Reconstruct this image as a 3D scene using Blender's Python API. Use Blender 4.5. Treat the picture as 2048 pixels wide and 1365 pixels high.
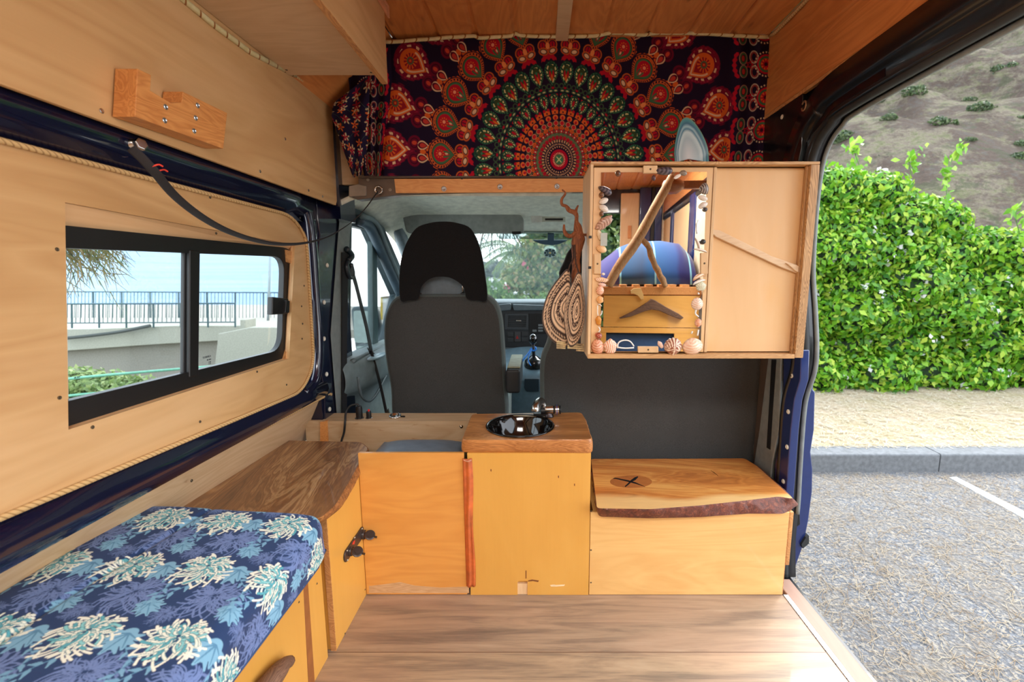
import bpy, bmesh, math, random
import numpy as np
from mathutils import Vector, Matrix, noise as mnoise

for o in list(bpy.data.objects):
    bpy.data.objects.remove(o)
SC = bpy.context.scene
COL = SC.collection
R = math.radians
random.seed(7)
RNG = np.random.default_rng(11)

# ------------------------------------------------------------------ camera
FPX, CX, CY, PITCH, EYE = 900.0, 1078.0, 682.5, R(8.47), 1.08
cd = bpy.data.cameras.new('camera')
cam = bpy.data.objects.new('camera', cd)
COL.objects.link(cam)
cam.location = (0, 0, EYE)
cam.rotation_euler = (R(90) - PITCH, 0, 0)
cd.sensor_width = 36
cd.lens = 36 * FPX / 2048
cd.shift_x = -(CX - 1024) / 2048
cd.clip_start = 0.02
cd.clip_end = 2000
cd.dof.use_dof = True
cd.dof.focus_distance = 1.35
cd.dof.aperture_fstop = 4.0
SC.camera = cam

# ------------------------------------------------------------------ light
SC.view_settings.view_transform = 'Standard'
SC.view_settings.look = 'None'
SC.view_settings.gamma = 1
SC.view_settings.use_curve_mapping = False
SC.view_settings.exposure = 0.88

w = bpy.data.worlds.new('sky')
SC.world = w
w.use_nodes = True
nt = w.node_tree
nt.nodes.clear()
wo = nt.nodes.new('ShaderNodeOutputWorld')
bg = nt.nodes.new('ShaderNodeBackground')
tc = nt.nodes.new('ShaderNodeTexCoord')
sx = nt.nodes.new('ShaderNodeSeparateXYZ')
rp = nt.nodes.new('ShaderNodeValToRGB')
nt.links.new(tc.outputs['Generated'], sx.inputs[0])
nt.links.new(sx.outputs['Z'], rp.inputs[0])
rp.color_ramp.elements[0].position = 0.0
rp.color_ramp.elements[0].color = (0.93, 0.96, 1.0, 1)
rp.color_ramp.elements[1].position = 1.0
rp.color_ramp.elements[1].color = (0.72, 0.84, 1.0, 1)
nt.links.new(rp.outputs[0], bg.inputs[0])
bg.inputs[1].default_value = 2.6
nt.links.new(bg.outputs[0], wo.inputs[0])

sd = bpy.data.lights.new('sun', 'SUN')
sd.energy = 2.2
sd.angle = R(25)
sd.color = (1.0, 0.95, 0.86)
sun = bpy.data.objects.new('sun', sd)
COL.objects.link(sun)
sun.rotation_euler = (R(-28), R(30), 0)

# added fill light for the dark interior (its fitting is built with the furniture)
ld = bpy.data.lights.new('added_fill_light', 'AREA')
ld.shape = 'RECTANGLE'; ld.size = 1.0; ld.size_y = .5; ld.energy = 21; ld.color = (1.0, .96, .90)
fill_light = bpy.data.objects.new('added_fill_light', ld)
COL.objects.link(fill_light); fill_light.location = (.1, -.75, 1.925)

# ------------------------------------------------------------------ pixel rays -> world points on real planes
_c, _s = math.cos(PITCH), math.sin(PITCH)
def ray(u, v):
    b = (CY - v) / FPX
    return Vector(((u - CX) / FPX, _c + b * _s, -_s + b * _c))
EYEP = Vector((0, 0, EYE))
def PY(u, v, y):
    d = ray(u, v); return EYEP + d * (y / d.y)
def PX(u, v, x):
    d = ray(u, v); return EYEP + d * (x / d.x)
def PZ(u, v, z):
    d = ray(u, v); return EYEP + d * ((z - EYE) / d.z)

# ------------------------------------------------------------------ object helpers
def tag(o, label=None, cat=None, group=None, kind=None):
    if label: o['label'] = label
    if cat: o['category'] = cat
    if group: o['group'] = group
    if kind: o['kind'] = kind
    return o
def thing(name, label, cat, loc=(0, 0, 0), group=None, kind=None):
    o = bpy.data.objects.new(name, None)
    o.empty_display_size = 0.05
    COL.objects.link(o); o.location = loc
    return tag(o, label, cat, group, kind)
WLOC = {}
def wloc(o):
    if o is None: return Vector((0, 0, 0))
    p = Vector(o.location)
    return p + wloc(o.parent)
def mesh(name, V, F, mat, parent=None, smooth=False, bevel=0, seg=2, auto=None, mats=None, fm=None):
    off = wloc(parent)
    me = bpy.data.meshes.new(name)
    if isinstance(V, np.ndarray):
        V = V - np.array(off)
        me.vertices.add(len(V)); me.vertices.foreach_set('co', V.astype(np.float32).ravel())
        F = np.asarray(F, dtype=np.int32); k = F.shape[1]
        me.loops.add(F.size); me.loops.foreach_set('vertex_index', F.ravel())
        me.polygons.add(len(F)); me.polygons.foreach_set('loop_start', np.arange(0, F.size, k, dtype=np.int32))
        me.polygons.foreach_set('loop_total', np.full(len(F), k, dtype=np.int32))
        me.update(calc_edges=True)
    else:
        me.from_pydata([tuple(Vector(v) - off) for v in V], [], F)
        bm = bmesh.new(); bm.from_mesh(me)
        bmesh.ops.recalc_face_normals(bm, faces=bm.faces)
        bm.to_mesh(me); bm.free()
    o = bpy.data.objects.new(name, me)
    COL.objects.link(o)
    o.parent = parent
    for m in (mats or [mat]): me.materials.append(m)
    if fm is not None:
        me.polygons.foreach_set('material_index', list(fm))
    if bevel:
        b = o.modifiers.new('bevel', 'BEVEL'); b.width = bevel; b.segments = seg; b.limit_method = 'ANGLE'; b.angle_limit = R(35)
    if smooth or bevel:
        me.polygons.foreach_set('use_smooth', [True] * len(me.polygons))
        if bevel:
            n = o.modifiers.new('wn', 'WEIGHTED_NORMAL'); n.keep_sharp = True
        elif auto:
            sharp_by_angle(me, auto)
    return o
def sharp_by_angle(me, deg):
    bm = bmesh.new(); bm.from_mesh(me)
    for e in bm.edges:
        if len(e.link_faces) == 2 and e.calc_face_angle(0) > R(deg): e.smooth = False
    bm.to_mesh(me); bm.free()

class MB:
    """collects shapes into one mesh"""
    def __init__(s): s.V = []; s.F = []
    def add(s, V, F):
        n = len(s.V); s.V += [Vector(v) for v in V]; s.F += [tuple(i + n for i in f) for f in F]; return s
    def box(s, x0, x1, y0, y1, z0, z1):
        return s.add([(x, y, z) for x in (x0, x1) for y in (y0, y1) for z in (z0, z1)],
                     [(0, 1, 3, 2), (4, 6, 7, 5), (0, 4, 5, 1), (2, 3, 7, 6), (0, 2, 6, 4), (1, 5, 7, 3)])
    def prism(s, pts, off):
        pts = [Vector(p) for p in pts]; off = Vector(off); n = len(pts)
        V = pts + [p + off for p in pts]
        F = [tuple(range(n)), tuple(range(2 * n - 1, n - 1, -1))] + [(i, (i + 1) % n, (i + 1) % n + n, i + n) for i in range(n)]
        return s.add(V, F)
    def ring(s, outer, inner, off):
        outer = [Vector(p) for p in outer]; inner = [Vector(p) for p in inner]; off = Vector(off); n = len(outer)
        V = outer + inner + [p + off for p in outer] + [p + off for p in inner]
        F = []
        for i in range(n):
            j = (i + 1) % n
            F += [(i, j, j + n, i + n), (i + 2 * n, i + 3 * n, j + 3 * n, j + 2 * n), (i, i + 2 * n, j + 2 * n, j), (i + n, j + n, j + 3 * n, i + 3 * n)]
        return s.add(V, F)
    def tube(s, pts, r, n=8, flat=None, cap=True, up=None):
        pts = [Vector(p) for p in pts]; m = len(pts)
        rs = r if hasattr(r, '__len__') else [r] * m
        t0 = (pts[1] - pts[0]).normalized()
        a = Vector(up) if up else (Vector((0, 0, 1)) if abs(t0.z) < .9 else Vector((1, 0, 0)))
        nrm = (a - t0 * a.dot(t0)).normalized()
        V = []; 
        for i, p in enumerate(pts):
            t = (pts[min(i + 1, m - 1)] - pts[max(i - 1, 0)]).normalized()
            nrm = (nrm - t * nrm.dot(t))
            if nrm.length < 1e-6: nrm = t.orthogonal()
            nrm.normalize(); bi = t.cross(nrm)
            for k in range(n):
                an = 2 * math.pi * (k + .5) / n
                if flat: V.append(p + nrm * (math.copysign(abs(math.cos(an)) ** .5, math.cos(an)) * flat[0]) + bi * (math.copysign(abs(math.sin(an)) ** .5, math.sin(an)) * flat[1]))
                else: V.append(p + (nrm * math.cos(an) + bi * math.sin(an)) * rs[i])
        F = [(i * n + k, i * n + (k + 1) % n, (i + 1) * n + (k + 1) % n, (i + 1) * n + k) for i in range(m - 1) for k in range(n)]
        if cap: F += [tuple(range(n)), tuple(range(m * n - 1, (m - 1) * n - 1, -1))]
        return s.add(V, F)
    def plate(s, outer, holes, off):
        from mathutils.geometry import tessellate_polygon
        outer = [Vector(p) for p in outer]; holes = [[Vector(p) for p in h] for h in holes]; off = Vector(off)
        pts = outer + [p for h in holes for p in h]; tr = tessellate_polygon([outer] + holes); n = len(pts)
        F = [tuple(t) for t in tr] + [tuple(i + n for i in reversed(t)) for t in tr]; k = 0
        for L in [outer] + holes:
            m = len(L); F += [(k + i, k + (i + 1) % m, k + (i + 1) % m + n, k + i + n) for i in range(m)]; k += m
        return s.add(pts + [p + off for p in pts], F)
    def lathe(s, prof, loc, axis=(0, 0, 1), n=24, cap=True):
        ax = Vector(axis).normalized(); q = Vector((0, 0, 1)).rotation_difference(ax); loc = Vector(loc)
        V = []
        for r, z in prof:
            for k in range(n):
                a = 2 * math.pi * k / n
                V.append(loc + q @ Vector((r * math.cos(a), r * math.sin(a), z)))
        m = len(prof)
        F = [(i * n + k, i * n + (k + 1) % n, (i + 1) * n + (k + 1) % n, (i + 1) * n + k) for i in range(m - 1) for k in range(n)]
        if cap:
            F += [tuple(range(n - 1, -1, -1)), tuple(range((m - 1) * n, m * n))]
        return s.add(V, F)
    def ball(s, c, r, n=12, m=8, fn=None):
        V = []; c = Vector(c); r = Vector(r) if hasattr(r, '__len__') else Vector((r, r, r))
        for i in range(m + 1):
            th = math.pi * i / m
            for k in range(n):
                a = 2 * math.pi * k / n
                d = Vector((math.sin(th) * math.cos(a), math.sin(th) * math.sin(a), math.cos(th)))
                f = fn(d) if fn else 1
                V.append(c + Vector((d.x * r.x, d.y * r.y, d.z * r.z)) * f)
        F = [(i * n + k, i * n + (k + 1) % n, (i + 1) * n + (k + 1) % n, (i + 1) * n + k) for i in range(m) for k in range(n)]
        return s.add(V, F)
    def build(s, name, mat, parent=None, **k): return mesh(name, s.V, s.F, mat, parent, **k)

def spline(pts, n=8):
    pts = [Vector(p) for p in pts]; out = []
    P = [pts[0] * 2 - pts[1]] + pts + [pts[-1] * 2 - pts[-2]]
    for i in range(1, len(P) - 2):
        for k in range(n):
            t = k / n; a, b, c, d = P[i - 1], P[i], P[i + 1], P[i + 2]
            out.append(.5 * ((2 * b) + (c - a) * t + (2 * a - 5 * b + 4 * c - d) * t * t + (3 * b - a - 3 * c + d) * t ** 3))
    out.append(pts[-1]); return out
def cspline(pts, n=6):
    pts = [Vector(p) for p in pts]; m = len(pts); out = []
    for i in range(m):
        a, b, c, d = pts[i - 1], pts[i], pts[(i + 1) % m], pts[(i + 2) % m]
        for k in range(n):
            t = k / n
            out.append(.5 * ((2 * b) + (c - a) * t + (2 * a - 5 * b + 4 * c - d) * t * t + (3 * b - a - 3 * c + d) * t ** 3))
    return out
def lerp(a, b, t): return a + (b - a) * t
def roundcorners(P, rads, n=6):
    """P: list of Vectors of a polygon; rads per corner"""
    out = []; m = len(P); P = [Vector(p) for p in P]
    for i in range(m):
        r = rads[i] if hasattr(rads, '__len__') else rads
        a = (P[i - 1] - P[i]); b = (P[(i + 1) % m] - P[i])
        if r <= 0: out += [P[i].copy() for _ in range(n + 1)]; continue
        A = P[i] + a.normalized() * r; B = P[i] + b.normalized() * r
        for k in range(n + 1):
            t = k / n; out.append(A * (1 - t) ** 2 + P[i] * 2 * t * (1 - t) + B * t * t)
    return out

# ------------------------------------------------------------------ materials
def lin(c):
    return tuple((x / 12.92 if x <= .04045 else ((x + .055) / 1.055) ** 2.4) for x in [k / 255 for k in c]) + (1,)
class NT:
    def __init__(s, name):
        s.m = bpy.data.materials.new(name); s.m.use_nodes = True; s.t = s.m.node_tree
        s.b = s.t.nodes['Principled BSDF']; s.co = None
    def n(s, typ, **k):
        o = s.t.nodes.new('ShaderNode' + typ)
        for a, v in k.items(): setattr(o, a, v)
        return o
    def l(s, a, b): s.t.links.new(a, b)
    def coord(s):
        if not s.co: s.co = s.n('TexCoord').outputs['Object']
        return s.co
    def mapping(s, scale, rot=(0, 0, 0), loc=(0, 0, 0), src=None):
        m = s.n('Mapping'); m.inputs['Scale'].default_value = scale; m.inputs['Rotation'].default_value = rot; m.inputs['Location'].default_value = loc
        s.l(src or s.coord(), m.inputs[0]); return m.outputs[0]
    def noise(s, scale=5, detail=4, rough=.55, dist=0, vec=None, out='Fac'):
        o = s.n('TexNoise'); o.inputs['Scale'].default_value = scale; o.inputs['Detail'].default_value = detail
        o.inputs['Roughness'].default_value = rough; o.inputs['Distortion'].default_value = dist
        s.l(vec or s.coord(), o.inputs['Vector']); return o.outputs[out]
    def ramp(s, fac, stops, interp='LINEAR'):
        o = s.n('ValToRGB'); cr = o.color_ramp; cr.interpolation = interp
        while len(cr.elements) < len(stops): cr.elements.new(.5)
        for e, (p, c) in zip(cr.elements, stops): e.position = p; e.color = c if len(c) == 4 else lin(c)
        s.l(fac, o.inputs[0]); return o.outputs[0]
    def mix(s, fac, a, b, mode='MIX'):
        o = s.n('Mix', data_type='RGBA', blend_type=mode)
        for sock, v in ((0, fac), (6, a), (7, b)):
            if isinstance(v, bpy.types.NodeSocket): s.l(v, o.inputs[sock])
            elif sock == 0: o.inputs[0].default_value = v
            else: o.inputs[sock].default_value = v if len(v) == 4 else lin(v)
        return o.outputs[2]
    def math(s, op, a, b=0.0, clamp=False):
        o = s.n('Math', operation=op, use_clamp=clamp)
        for i, v in enumerate((a, b)):
            if isinstance(v, bpy.types.NodeSocket): s.l(v, o.inputs[i])
            else: o.inputs[i].default_value = v
        return o.outputs[0]
    def bump(s, h, strength=.3, dist=.002):
        o = s.n('Bump'); o.inputs['Strength'].default_value = strength; o.inputs['Distance'].default_value = dist
        s.l(h, o.inputs['Height']); s.l(o.outputs[0], s.b.inputs['Normal']); return o
    def base(s, c):
        if isinstance(c, bpy.types.NodeSocket): s.l(c, s.b.inputs['Base Color'])
        else: s.b.inputs['Base Color'].default_value = c if len(c) == 4 else lin(c)
    def set(s, rough=None, metal=None, coat=None, spec=None, sheen=None, coatr=None):
        for k, v in (('Roughness', rough), ('Metallic', metal), ('Coat Weight', coat), ('Specular IOR Level', spec), ('Sheen Weight', sheen), ('Coat Roughness', coatr)):
            if v is not None: s.b.inputs[k].default_value = v
        return s
_mc = {}
def plain(name, c, rough=.5, metal=0, coat=0, bump=0, bscale=200, var=.06, spec=None):
    if name in _mc: return _mc[name]
    t = NT(name)
    n = t.noise(30, 3)
    c0 = tuple(max(0, min(255, k * (1 - var))) for k in c); c1 = tuple(max(0, min(255, k * (1 + var))) for k in c)
    t.base(t.ramp(n, [(.3, c0), (.7, c1)])); t.set(rough, metal, coat, spec)
    if bump: t.bump(t.noise(bscale, 3), bump, .001)
    _mc[name] = t.m; return t.m
def wood(name, light, dark, axis='X', freq=1.0, contrast=.8, rough=.45, coat=0.0, blotch=None, fig=3.0, fine=.35, knots=None, dirt=None):
    """axis = grain direction in object space"""
    if name in _mc: return _mc[name]
    t = NT(name)
    def sc(along, across):
        v = [across] * 3; v['XYZ'.index(axis)] = along; return tuple(v)
    v1 = t.mapping(sc(.9 * freq, 5 * freq), loc=(3.1, 1.7, 2.3))
    warp = t.noise(1.0, 3, .5, 1.2, v1)
    rings = t.math('FRACT', t.math('MULTIPLY', warp, fig * 4))
    rings = t.math('ABSOLUTE', t.math('SUBTRACT', rings, .5))      # 0..0.5 triangles -> growth lines
    rings = t.math('MULTIPLY', rings, 2.0)
    fib = t.noise(1.0, 5, .65, .3, t.mapping(sc(6 * freq, 160 * freq)))
    blot = t.noise(2.2 * freq, 3, .5, .4)
    f = t.math('ADD', t.math('MULTIPLY', rings, .55 * contrast), t.math('MULTIPLY', fib, fine))
    f = t.math('ADD', f, t.math('MULTIPLY', t.math('SUBTRACT', blot, .5), .7))
    col = t.ramp(f, [(.05, light), (.95, dark)])
    if blotch: col = t.mix(t.math('MULTIPLY', t.ramp(t.noise(3.1 * freq, 4, .6, .5, t.mapping(sc(.6, 1.6))), [(.5, (0, 0, 0)), (.72, (255, 255, 255))]), .75), col, blotch)
    if knots:
        vo = t.n('TexVoronoi', feature='F1'); t.l(t.mapping(sc(1.6, 5.0)), vo.inputs['Vector']); vo.inputs['Scale'].default_value = knots[1]
        col = t.mix(t.ramp(vo.outputs['Distance'], [(.035, (255, 255, 255)), (.11, (0, 0, 0))]), col, knots[0])
    if dirt:
        col = t.mix(t.ramp(t.noise(9, 5, .7, .5, t.mapping(sc(1, 5))), [(.62, (0, 0, 0)), (.72, (255, 255, 255))]), col, dirt)
    t.base(col); t.set(rough, 0, coat)
    t.bump(f, .12, .0015)
    _mc[name] = t.m; return t.m
def attrmat(name, attr='Col', rough=.8, bump=None, sheen=0, trans=0, spec=.3):
    t = NT(name)
    a = t.n('Attribute'); a.attribute_name = attr
    t.base(a.outputs['Color']); t.set(rough, 0, 0, spec, sheen)
    if bump:
        t.bump(t.noise(bump[0], 2), bump[1], .001)
    if trans:
        d = t.n('BsdfTranslucent'); t.l(a.outputs['Color'], d.inputs[0])
        mx = t.n('MixShader'); mx.inputs[0].default_value = trans
        t.l(t.b.outputs[0], mx.inputs[1]); t.l(d.outputs[0], mx.inputs[2])
        t.l(mx.outputs[0], t.t.nodes['Material Output'].inputs[0])
    return t.m
def setcol(o, C, name='Col', domain='POINT'):
    me = o.data; a = me.color_attributes.new(name, 'FLOAT_COLOR', domain)
    C = np.asarray(C, dtype=np.float32)
    if C.shape[1] == 3: C = np.hstack([C, np.ones((len(C), 1), np.float32)])
    a.data.foreach_set('color', C.ravel())
def nlin(c):
    c = np.asarray(c, float) / 255
    return np.where(c <= .04045, c / 12.92, ((c + .055) / 1.055) ** 2.4)
def glassmat(name, tint=(1, 1, 1), refl=.06, rough=.0):
    t = NT(name); nt = t.t
    nt.nodes.remove(t.b)
    tr = t.n('BsdfTransparent'); tr.inputs[0].default_value = (*tint, 1)
    gl = t.n('BsdfGlossy'); gl.inputs['Roughness'].default_value = rough
    fr = t.n('Fresnel'); fr.inputs[0].default_value = 1.35
    mx = t.n('MixShader'); t.l(t.math('MULTIPLY', fr.outputs[0], refl / .06), mx.inputs[0]); t.l(tr.outputs[0], mx.inputs[1]); t.l(gl.outputs[0], mx.inputs[2])
    t.l(mx.outputs[0], nt.nodes['Material Output'].inputs[0]); return t.m

BIRCH = wood('birch_wall', (214, 172, 118), (186, 138, 84), 'Y', .8, .7, .5, .1, blotch=(222, 182, 132), fig=2.2, fine=.25)
BIRCHX = wood('birch_x', (228, 186, 134), (204, 156, 104), 'X', .8, .4, .5, .1, fig=1.6, fine=.2)
PALE = wood('birch_pale', (218, 186, 146), (190, 152, 108), 'X', 1.2, .5, .55, 0, fig=2.0, fine=.4)
VARN = wood('varnished_ply', (240, 176, 84), (216, 142, 52), 'X', 1.0, .6, .38, .35, blotch=(236, 168, 74), fig=2.6, fine=.25)
VARNZ = wood('varnished_ply_upright', (226, 170, 80), (208, 148, 60), 'Z', .7, .25, .38, .35, blotch=(234, 182, 92), fig=1.0, fine=.3)
VARNP = wood('varnished_ply_light', (236, 192, 122), (218, 162, 92), 'X', 1.3, .6, .4, .3, blotch=(246, 204, 132), fig=2.4, fine=.3)
PINE = wood('pine_ceiling', (226, 150, 84), (178, 100, 46), 'Y', 1.4, .6, .42, .3, fig=2.4, fine=.4, knots=((120, 56, 20), 2.1))
PINEL = wood('pine_block', (226, 158, 90), (184, 108, 48), 'Y', 3.0, .9, .5, .1, fig=4, fine=.3)
PLYEDGE = wood('ply_edge', (222, 166, 104), (160, 100, 54), 'Y', 2.0, .8, .6, fig=5)
FLOORBASE = None
OAK = wood('oak_top', (200, 140, 80), (140, 84, 38), 'X', 2.4, .9, .45, .2, blotch=(184, 138, 92), fig=4.5, fine=.55)
NAVY = plain('navy_paint', (12, 16, 42), .2, 0, .8, var=.03)
NAVYM = plain('navy_paint_bright', (26, 44, 100), .3, 0, .8, var=.03)
BLACKM = plain('black_paint', (18, 18, 22), .3, 0, .4, var=.02)
BLACK = plain('black_plastic', (20, 20, 21), .45, var=.05)
RUBBER = plain('rubber_seal', (44, 46, 46), .65, var=.08)
GREYTRIM = plain('grey_trim', (126, 132, 130), .6, bump=.15, bscale=400)
CABGREY = plain('cab_grey', (96, 112, 116), .5, bump=.15, bscale=300)
DARKDASH = plain('dash_dark', (40, 43, 46), .5, bump=.2, bscale=300)
STEEL = plain('steel', (190, 188, 184), .25, 1.0, var=.04)
CHROME = plain('chrome', (215, 210, 205), .12, 1.0, var=.02)
TAUPE = plain('taupe_metal', (112, 96, 84), .4, .3, var=.04)
SEATF = None
# ================================================================== STRUCTURE
def st(o): o['kind'] = 'structure'; return o
# ---- floor: oak laminate, planks run across the van
fl = NT('laminate_floor')
v = fl.mapping((2.2, 26, 1), loc=(0.3, 0.1, 0))
g = fl.noise(1, 5, .62, .8, v)
g2 = fl.noise(1, 4, .7, 0, fl.mapping((9, 260, 1)))
f = fl.math('ADD', fl.math('MULTIPLY', g, .8), fl.math('MULTIPLY', g2, .28))
sepf = fl.n('SeparateXYZ'); fl.l(fl.coord(), sepf.inputs[0])
pl = fl.math('FRACT', fl.math('MULTIPLY', fl.math('SUBTRACT', sepf.outputs['Y'], 1.152 - 2.4), 1 / .24))
seam = fl.math('LESS_THAN', fl.math('ABSOLUTE', fl.math('SUBTRACT', pl, .5)), .495)
pid = fl.math('FLOOR', fl.math('MULTIPLY', fl.math('SUBTRACT', sepf.outputs['Y'], 1.152 - 2.4), 1 / .24))
col = fl.ramp(f, [(.3, (206, 190, 168)), (.5, (182, 164, 142)), (.62, (148, 134, 120)), (.8, (102, 96, 92))])
tint = fl.mix(fl.math('GREATER_THAN', sepf.outputs['Y'], 1.152), (236, 226, 212), (222, 212, 204))
col = fl.mix(1.0, col, tint, 'MULTIPLY')
blot = fl.ramp(fl.noise(1, 3, .5, .6, fl.mapping((1.2, 5, 1))), [(.45, (0, 0, 0)), (.7, (255, 255, 255))])
col = fl.mix(fl.math('MULTIPLY', blot, .55), col, (190, 154, 126))
col = fl.mix(seam, (104, 76, 60), col)
fl.base(col); fl.set(.42, 0, .15); fl.bump(f, .15, .001)
b = MB(); b.box(-.62, .828, -2.5, 1.42, -.03, 0)
st(b.build('floor', fl.m))
b = MB(); b.box(-1.0, .93, -2.5, 1.75, -.1, -.031); b.box(-1.0, .93, 1.75, 3.3, -.16, -.1)
st(b.build('floor_underbody', BLACKM))

# ---- door sill : metal strip and wood-tone step
sill = st(thing('door_1', 'side door opening sill', 'sill', (.84, .8, 0))); del sill['category']; del sill['label']
SILLW = wood('sill_tone', (160, 128, 110), (142, 108, 92), 'Y', 1, .3, .5, 0, fine=.3)
MB().box(.846, .898, -.35, 1.47, -.03, -.001).build('step_board', SILLW, sill, bevel=.004)
ms = NT('stamped_aluminium'); vs = ms.n('SeparateXYZ'); ms.l(ms.coord(), vs.inputs[0])
fr = ms.math('FRACT', ms.math('ADD', ms.math('MULTIPLY', vs.outputs['Y'], 22), ms.math('MULTIPLY', vs.outputs['X'], 30)))
mk = ms.math('LESS_THAN', ms.math('ABSOLUTE', ms.math('SUBTRACT', fr, .5)), .03)
mk2 = ms.math('LESS_THAN', ms.math('ABSOLUTE', ms.math('SUBTRACT', fr, .8)), .02)
ms.base(ms.mix(ms.math('MAXIMUM', mk, mk2), (206, 208, 212), (96, 96, 106))); ms.set(.4, .35)
MB().box(.829, .8455, -.35, 1.385, -.02, .003).build('metal_edge_strip', ms.m, sill, bevel=.001)

# ---- ceiling: grooved pine boards running lengthways
ZC = 1.965
seams = [PZ(u, 74, ZC).x for u in (799, 872, 949.5, 1030.5, 1124, 1210.8, 1292.6, 1375.6, 1460, 1541)]
seams[0] = -.56; seams[-1] = .87
prof = []
for i in range(len(seams) - 1):
    a, c_ = seams[i], seams[i + 1]
    prof += [(a, ZC + .010), (a + .007, ZC + .010), (a + .018, ZC), (c_ - .012, ZC), (c_, ZC + .010)]
def extr(prof, y0, y1, thick=.02, axis=(0, 0, 1)):
    n = len(prof); A = Vector(axis) * thick
    V = [Vector((x, y, z)) for y in (y0, y1) for x, z in prof]; V += [p + A for p in V]
    F = []
    for i in range(n - 1):
        F += [(i, i + 1, n + i + 1, n + i), (2 * n + i, 3 * n + i, 3 * n + i + 1, 2 * n + i + 1), (i, 2 * n + i, 2 * n + i + 1, i + 1), (n + i, n + i + 1, 3 * n + i + 1, 3 * n + i)]
    F += [(0, n, 3 * n, 2 * n), (n - 1, 3 * n - 1, 4 * n - 1, 2 * n - 1)]
    return V, F
V, F = extr(prof, -2.5, 1.93)
ceil = st(mesh('ceiling', V, F, PINE))
# left slanted boards between ceiling and wall
V, F = extr([(-.81, 1.715), (-.70, 1.825), (-.694, 1.826), (-.69, 1.834), (-.56, 1.968)], -2.5, 1.93, .02, (-.7, 0, .7))
mesh('slanted_boards', V, F, PINE, ceil)
xs0 = PZ(1111.5, 70, 1.955).x; xs1 = PZ(1137, 70, 1.955).x
MB().box(xs0, xs1, -2.5, 1.925, 1.948, 1.966).build('centre_batten', PALE, ceil, bevel=.001)

# ---- right upper side: horizontal pine boards above the door rail
zb = 1.685
wr = st(thing('wall_right', None, None, (.87, 0, 1.68)))
prof = [(.872, zb), (.872, 1.818), (.878, 1.822), (.872, 1.828), (.872, 1.95), (.872, 1.975)]
V, F = extr(prof, -2.5, 1.86, .02, (1, 0, 0))
mesh('upper_boards', V, F, PINE, wr)
MB().box(.872, .886, -2.5, 1.86, 1.672, 1.684).build('board_edge', PLYEDGE, wr)
# door header rail, painted, curving down into the pillar
def sweep_profile(path, prof, closed=False):
    """path: list of (point, u, v) frames ; prof: list of (a,b)"""
    V = []; n = len(prof)
    for p, uu, vv in path:
        for a, b_ in prof: V.append(Vector(p) + Vector(uu) * a + Vector(vv) * b_)
    F = [(i * n + k, i * n + k + 1, (i + 1) * n + k + 1, (i + 1) * n + k) for i in range(len(path) - 1) for k in range(n - 1)]
    return V, F
HX = .90
path2 = [(-2.5, 1.575), (-1, 1.575), (.0, 1.575), (.9, 1.573), (1.40, 1.562), (1.49, 1.54), (1.545, 1.50), (1.575, 1.43), (1.585, 1.3), (1.575, 1.1), (1.54, .95), (1.515, .83), (1.515, .75), (1.545, .66), (1.553, .58), (1.548, .4), (1.54, .25), (1.54, .1), (1.52, -.03)]
P2 = spline([(HX, y, z) for y, z in path2], 8)
fr = []
for i, p in enumerate(P2):
    t = (P2[min(i + 1, len(P2) - 1)] - P2[max(i - 1, 0)]).normalized()
    fr.append((p, Vector((1, 0, 0)), Vector((0, t.z, -t.y)).normalized() * -1))
# vv points away from the opening (up / forward)
def away(f):
    p, u, v_ = f
    c0 = Vector((HX, .6, .8)) - p
    return (p, u, v_ if v_.dot(c0) < 0 else -v_)
fr = [away(f) for f in fr]
V, F = sweep_profile(fr, [(-.028, .115), (-.026, .06), (-.02, .05), (-.012, .046), (-.004, .04), (-.002, .012), (.002, .006), (.03, .004), (.05, .004)])
V2 = []
for i, f in enumerate(fr):
    kz = min(1, max(.12, .12 + .88 * (f[0].z - .95) / .35)) if f[0].y > 1.3 else 1
    for q in V[i * 9:(i + 1) * 9]: V2.append(f[0] + Vector((q.x - f[0].x, 0, 0)) + f[2] * ((q - f[0]).dot(f[2]) * kz))
V = [Vector((v_.x, min(v_.y, 1.86), min(v_.z, 1.69))) for v_ in V2]
o = mesh('door_header_frame', V, F, BLACKM, wr, smooth=True)
sm = o.modifiers.new('solid', 'SOLIDIFY'); sm.thickness = .006; sm.offset = 0
b = MB().tube([f[0] + Vector((.012, 0, 0)) + f[2] * .004 for f in fr], .013, 8)
b.build('rubber_seal', RUBBER, wr, smooth=True)
b = MB().tube([f[0] + Vector((.046, 0, 0)) - f[2] * .004 for f in fr[:-14]], .008, 6)
b.build('outer_seal', GREYTRIM, wr, smooth=True)
MB().prism([(.893, y, z) for y, z in ((1.25, 1.70), (1.25, 1.585), (1.45, 1.58), (1.56, 1.53), (1.61, 1.44), (1.62, 1.30), (1.9, 1.30), (1.9, 1.70))], (.015, 0, 0)).build('header_filler', BLACKM, wr)
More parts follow.
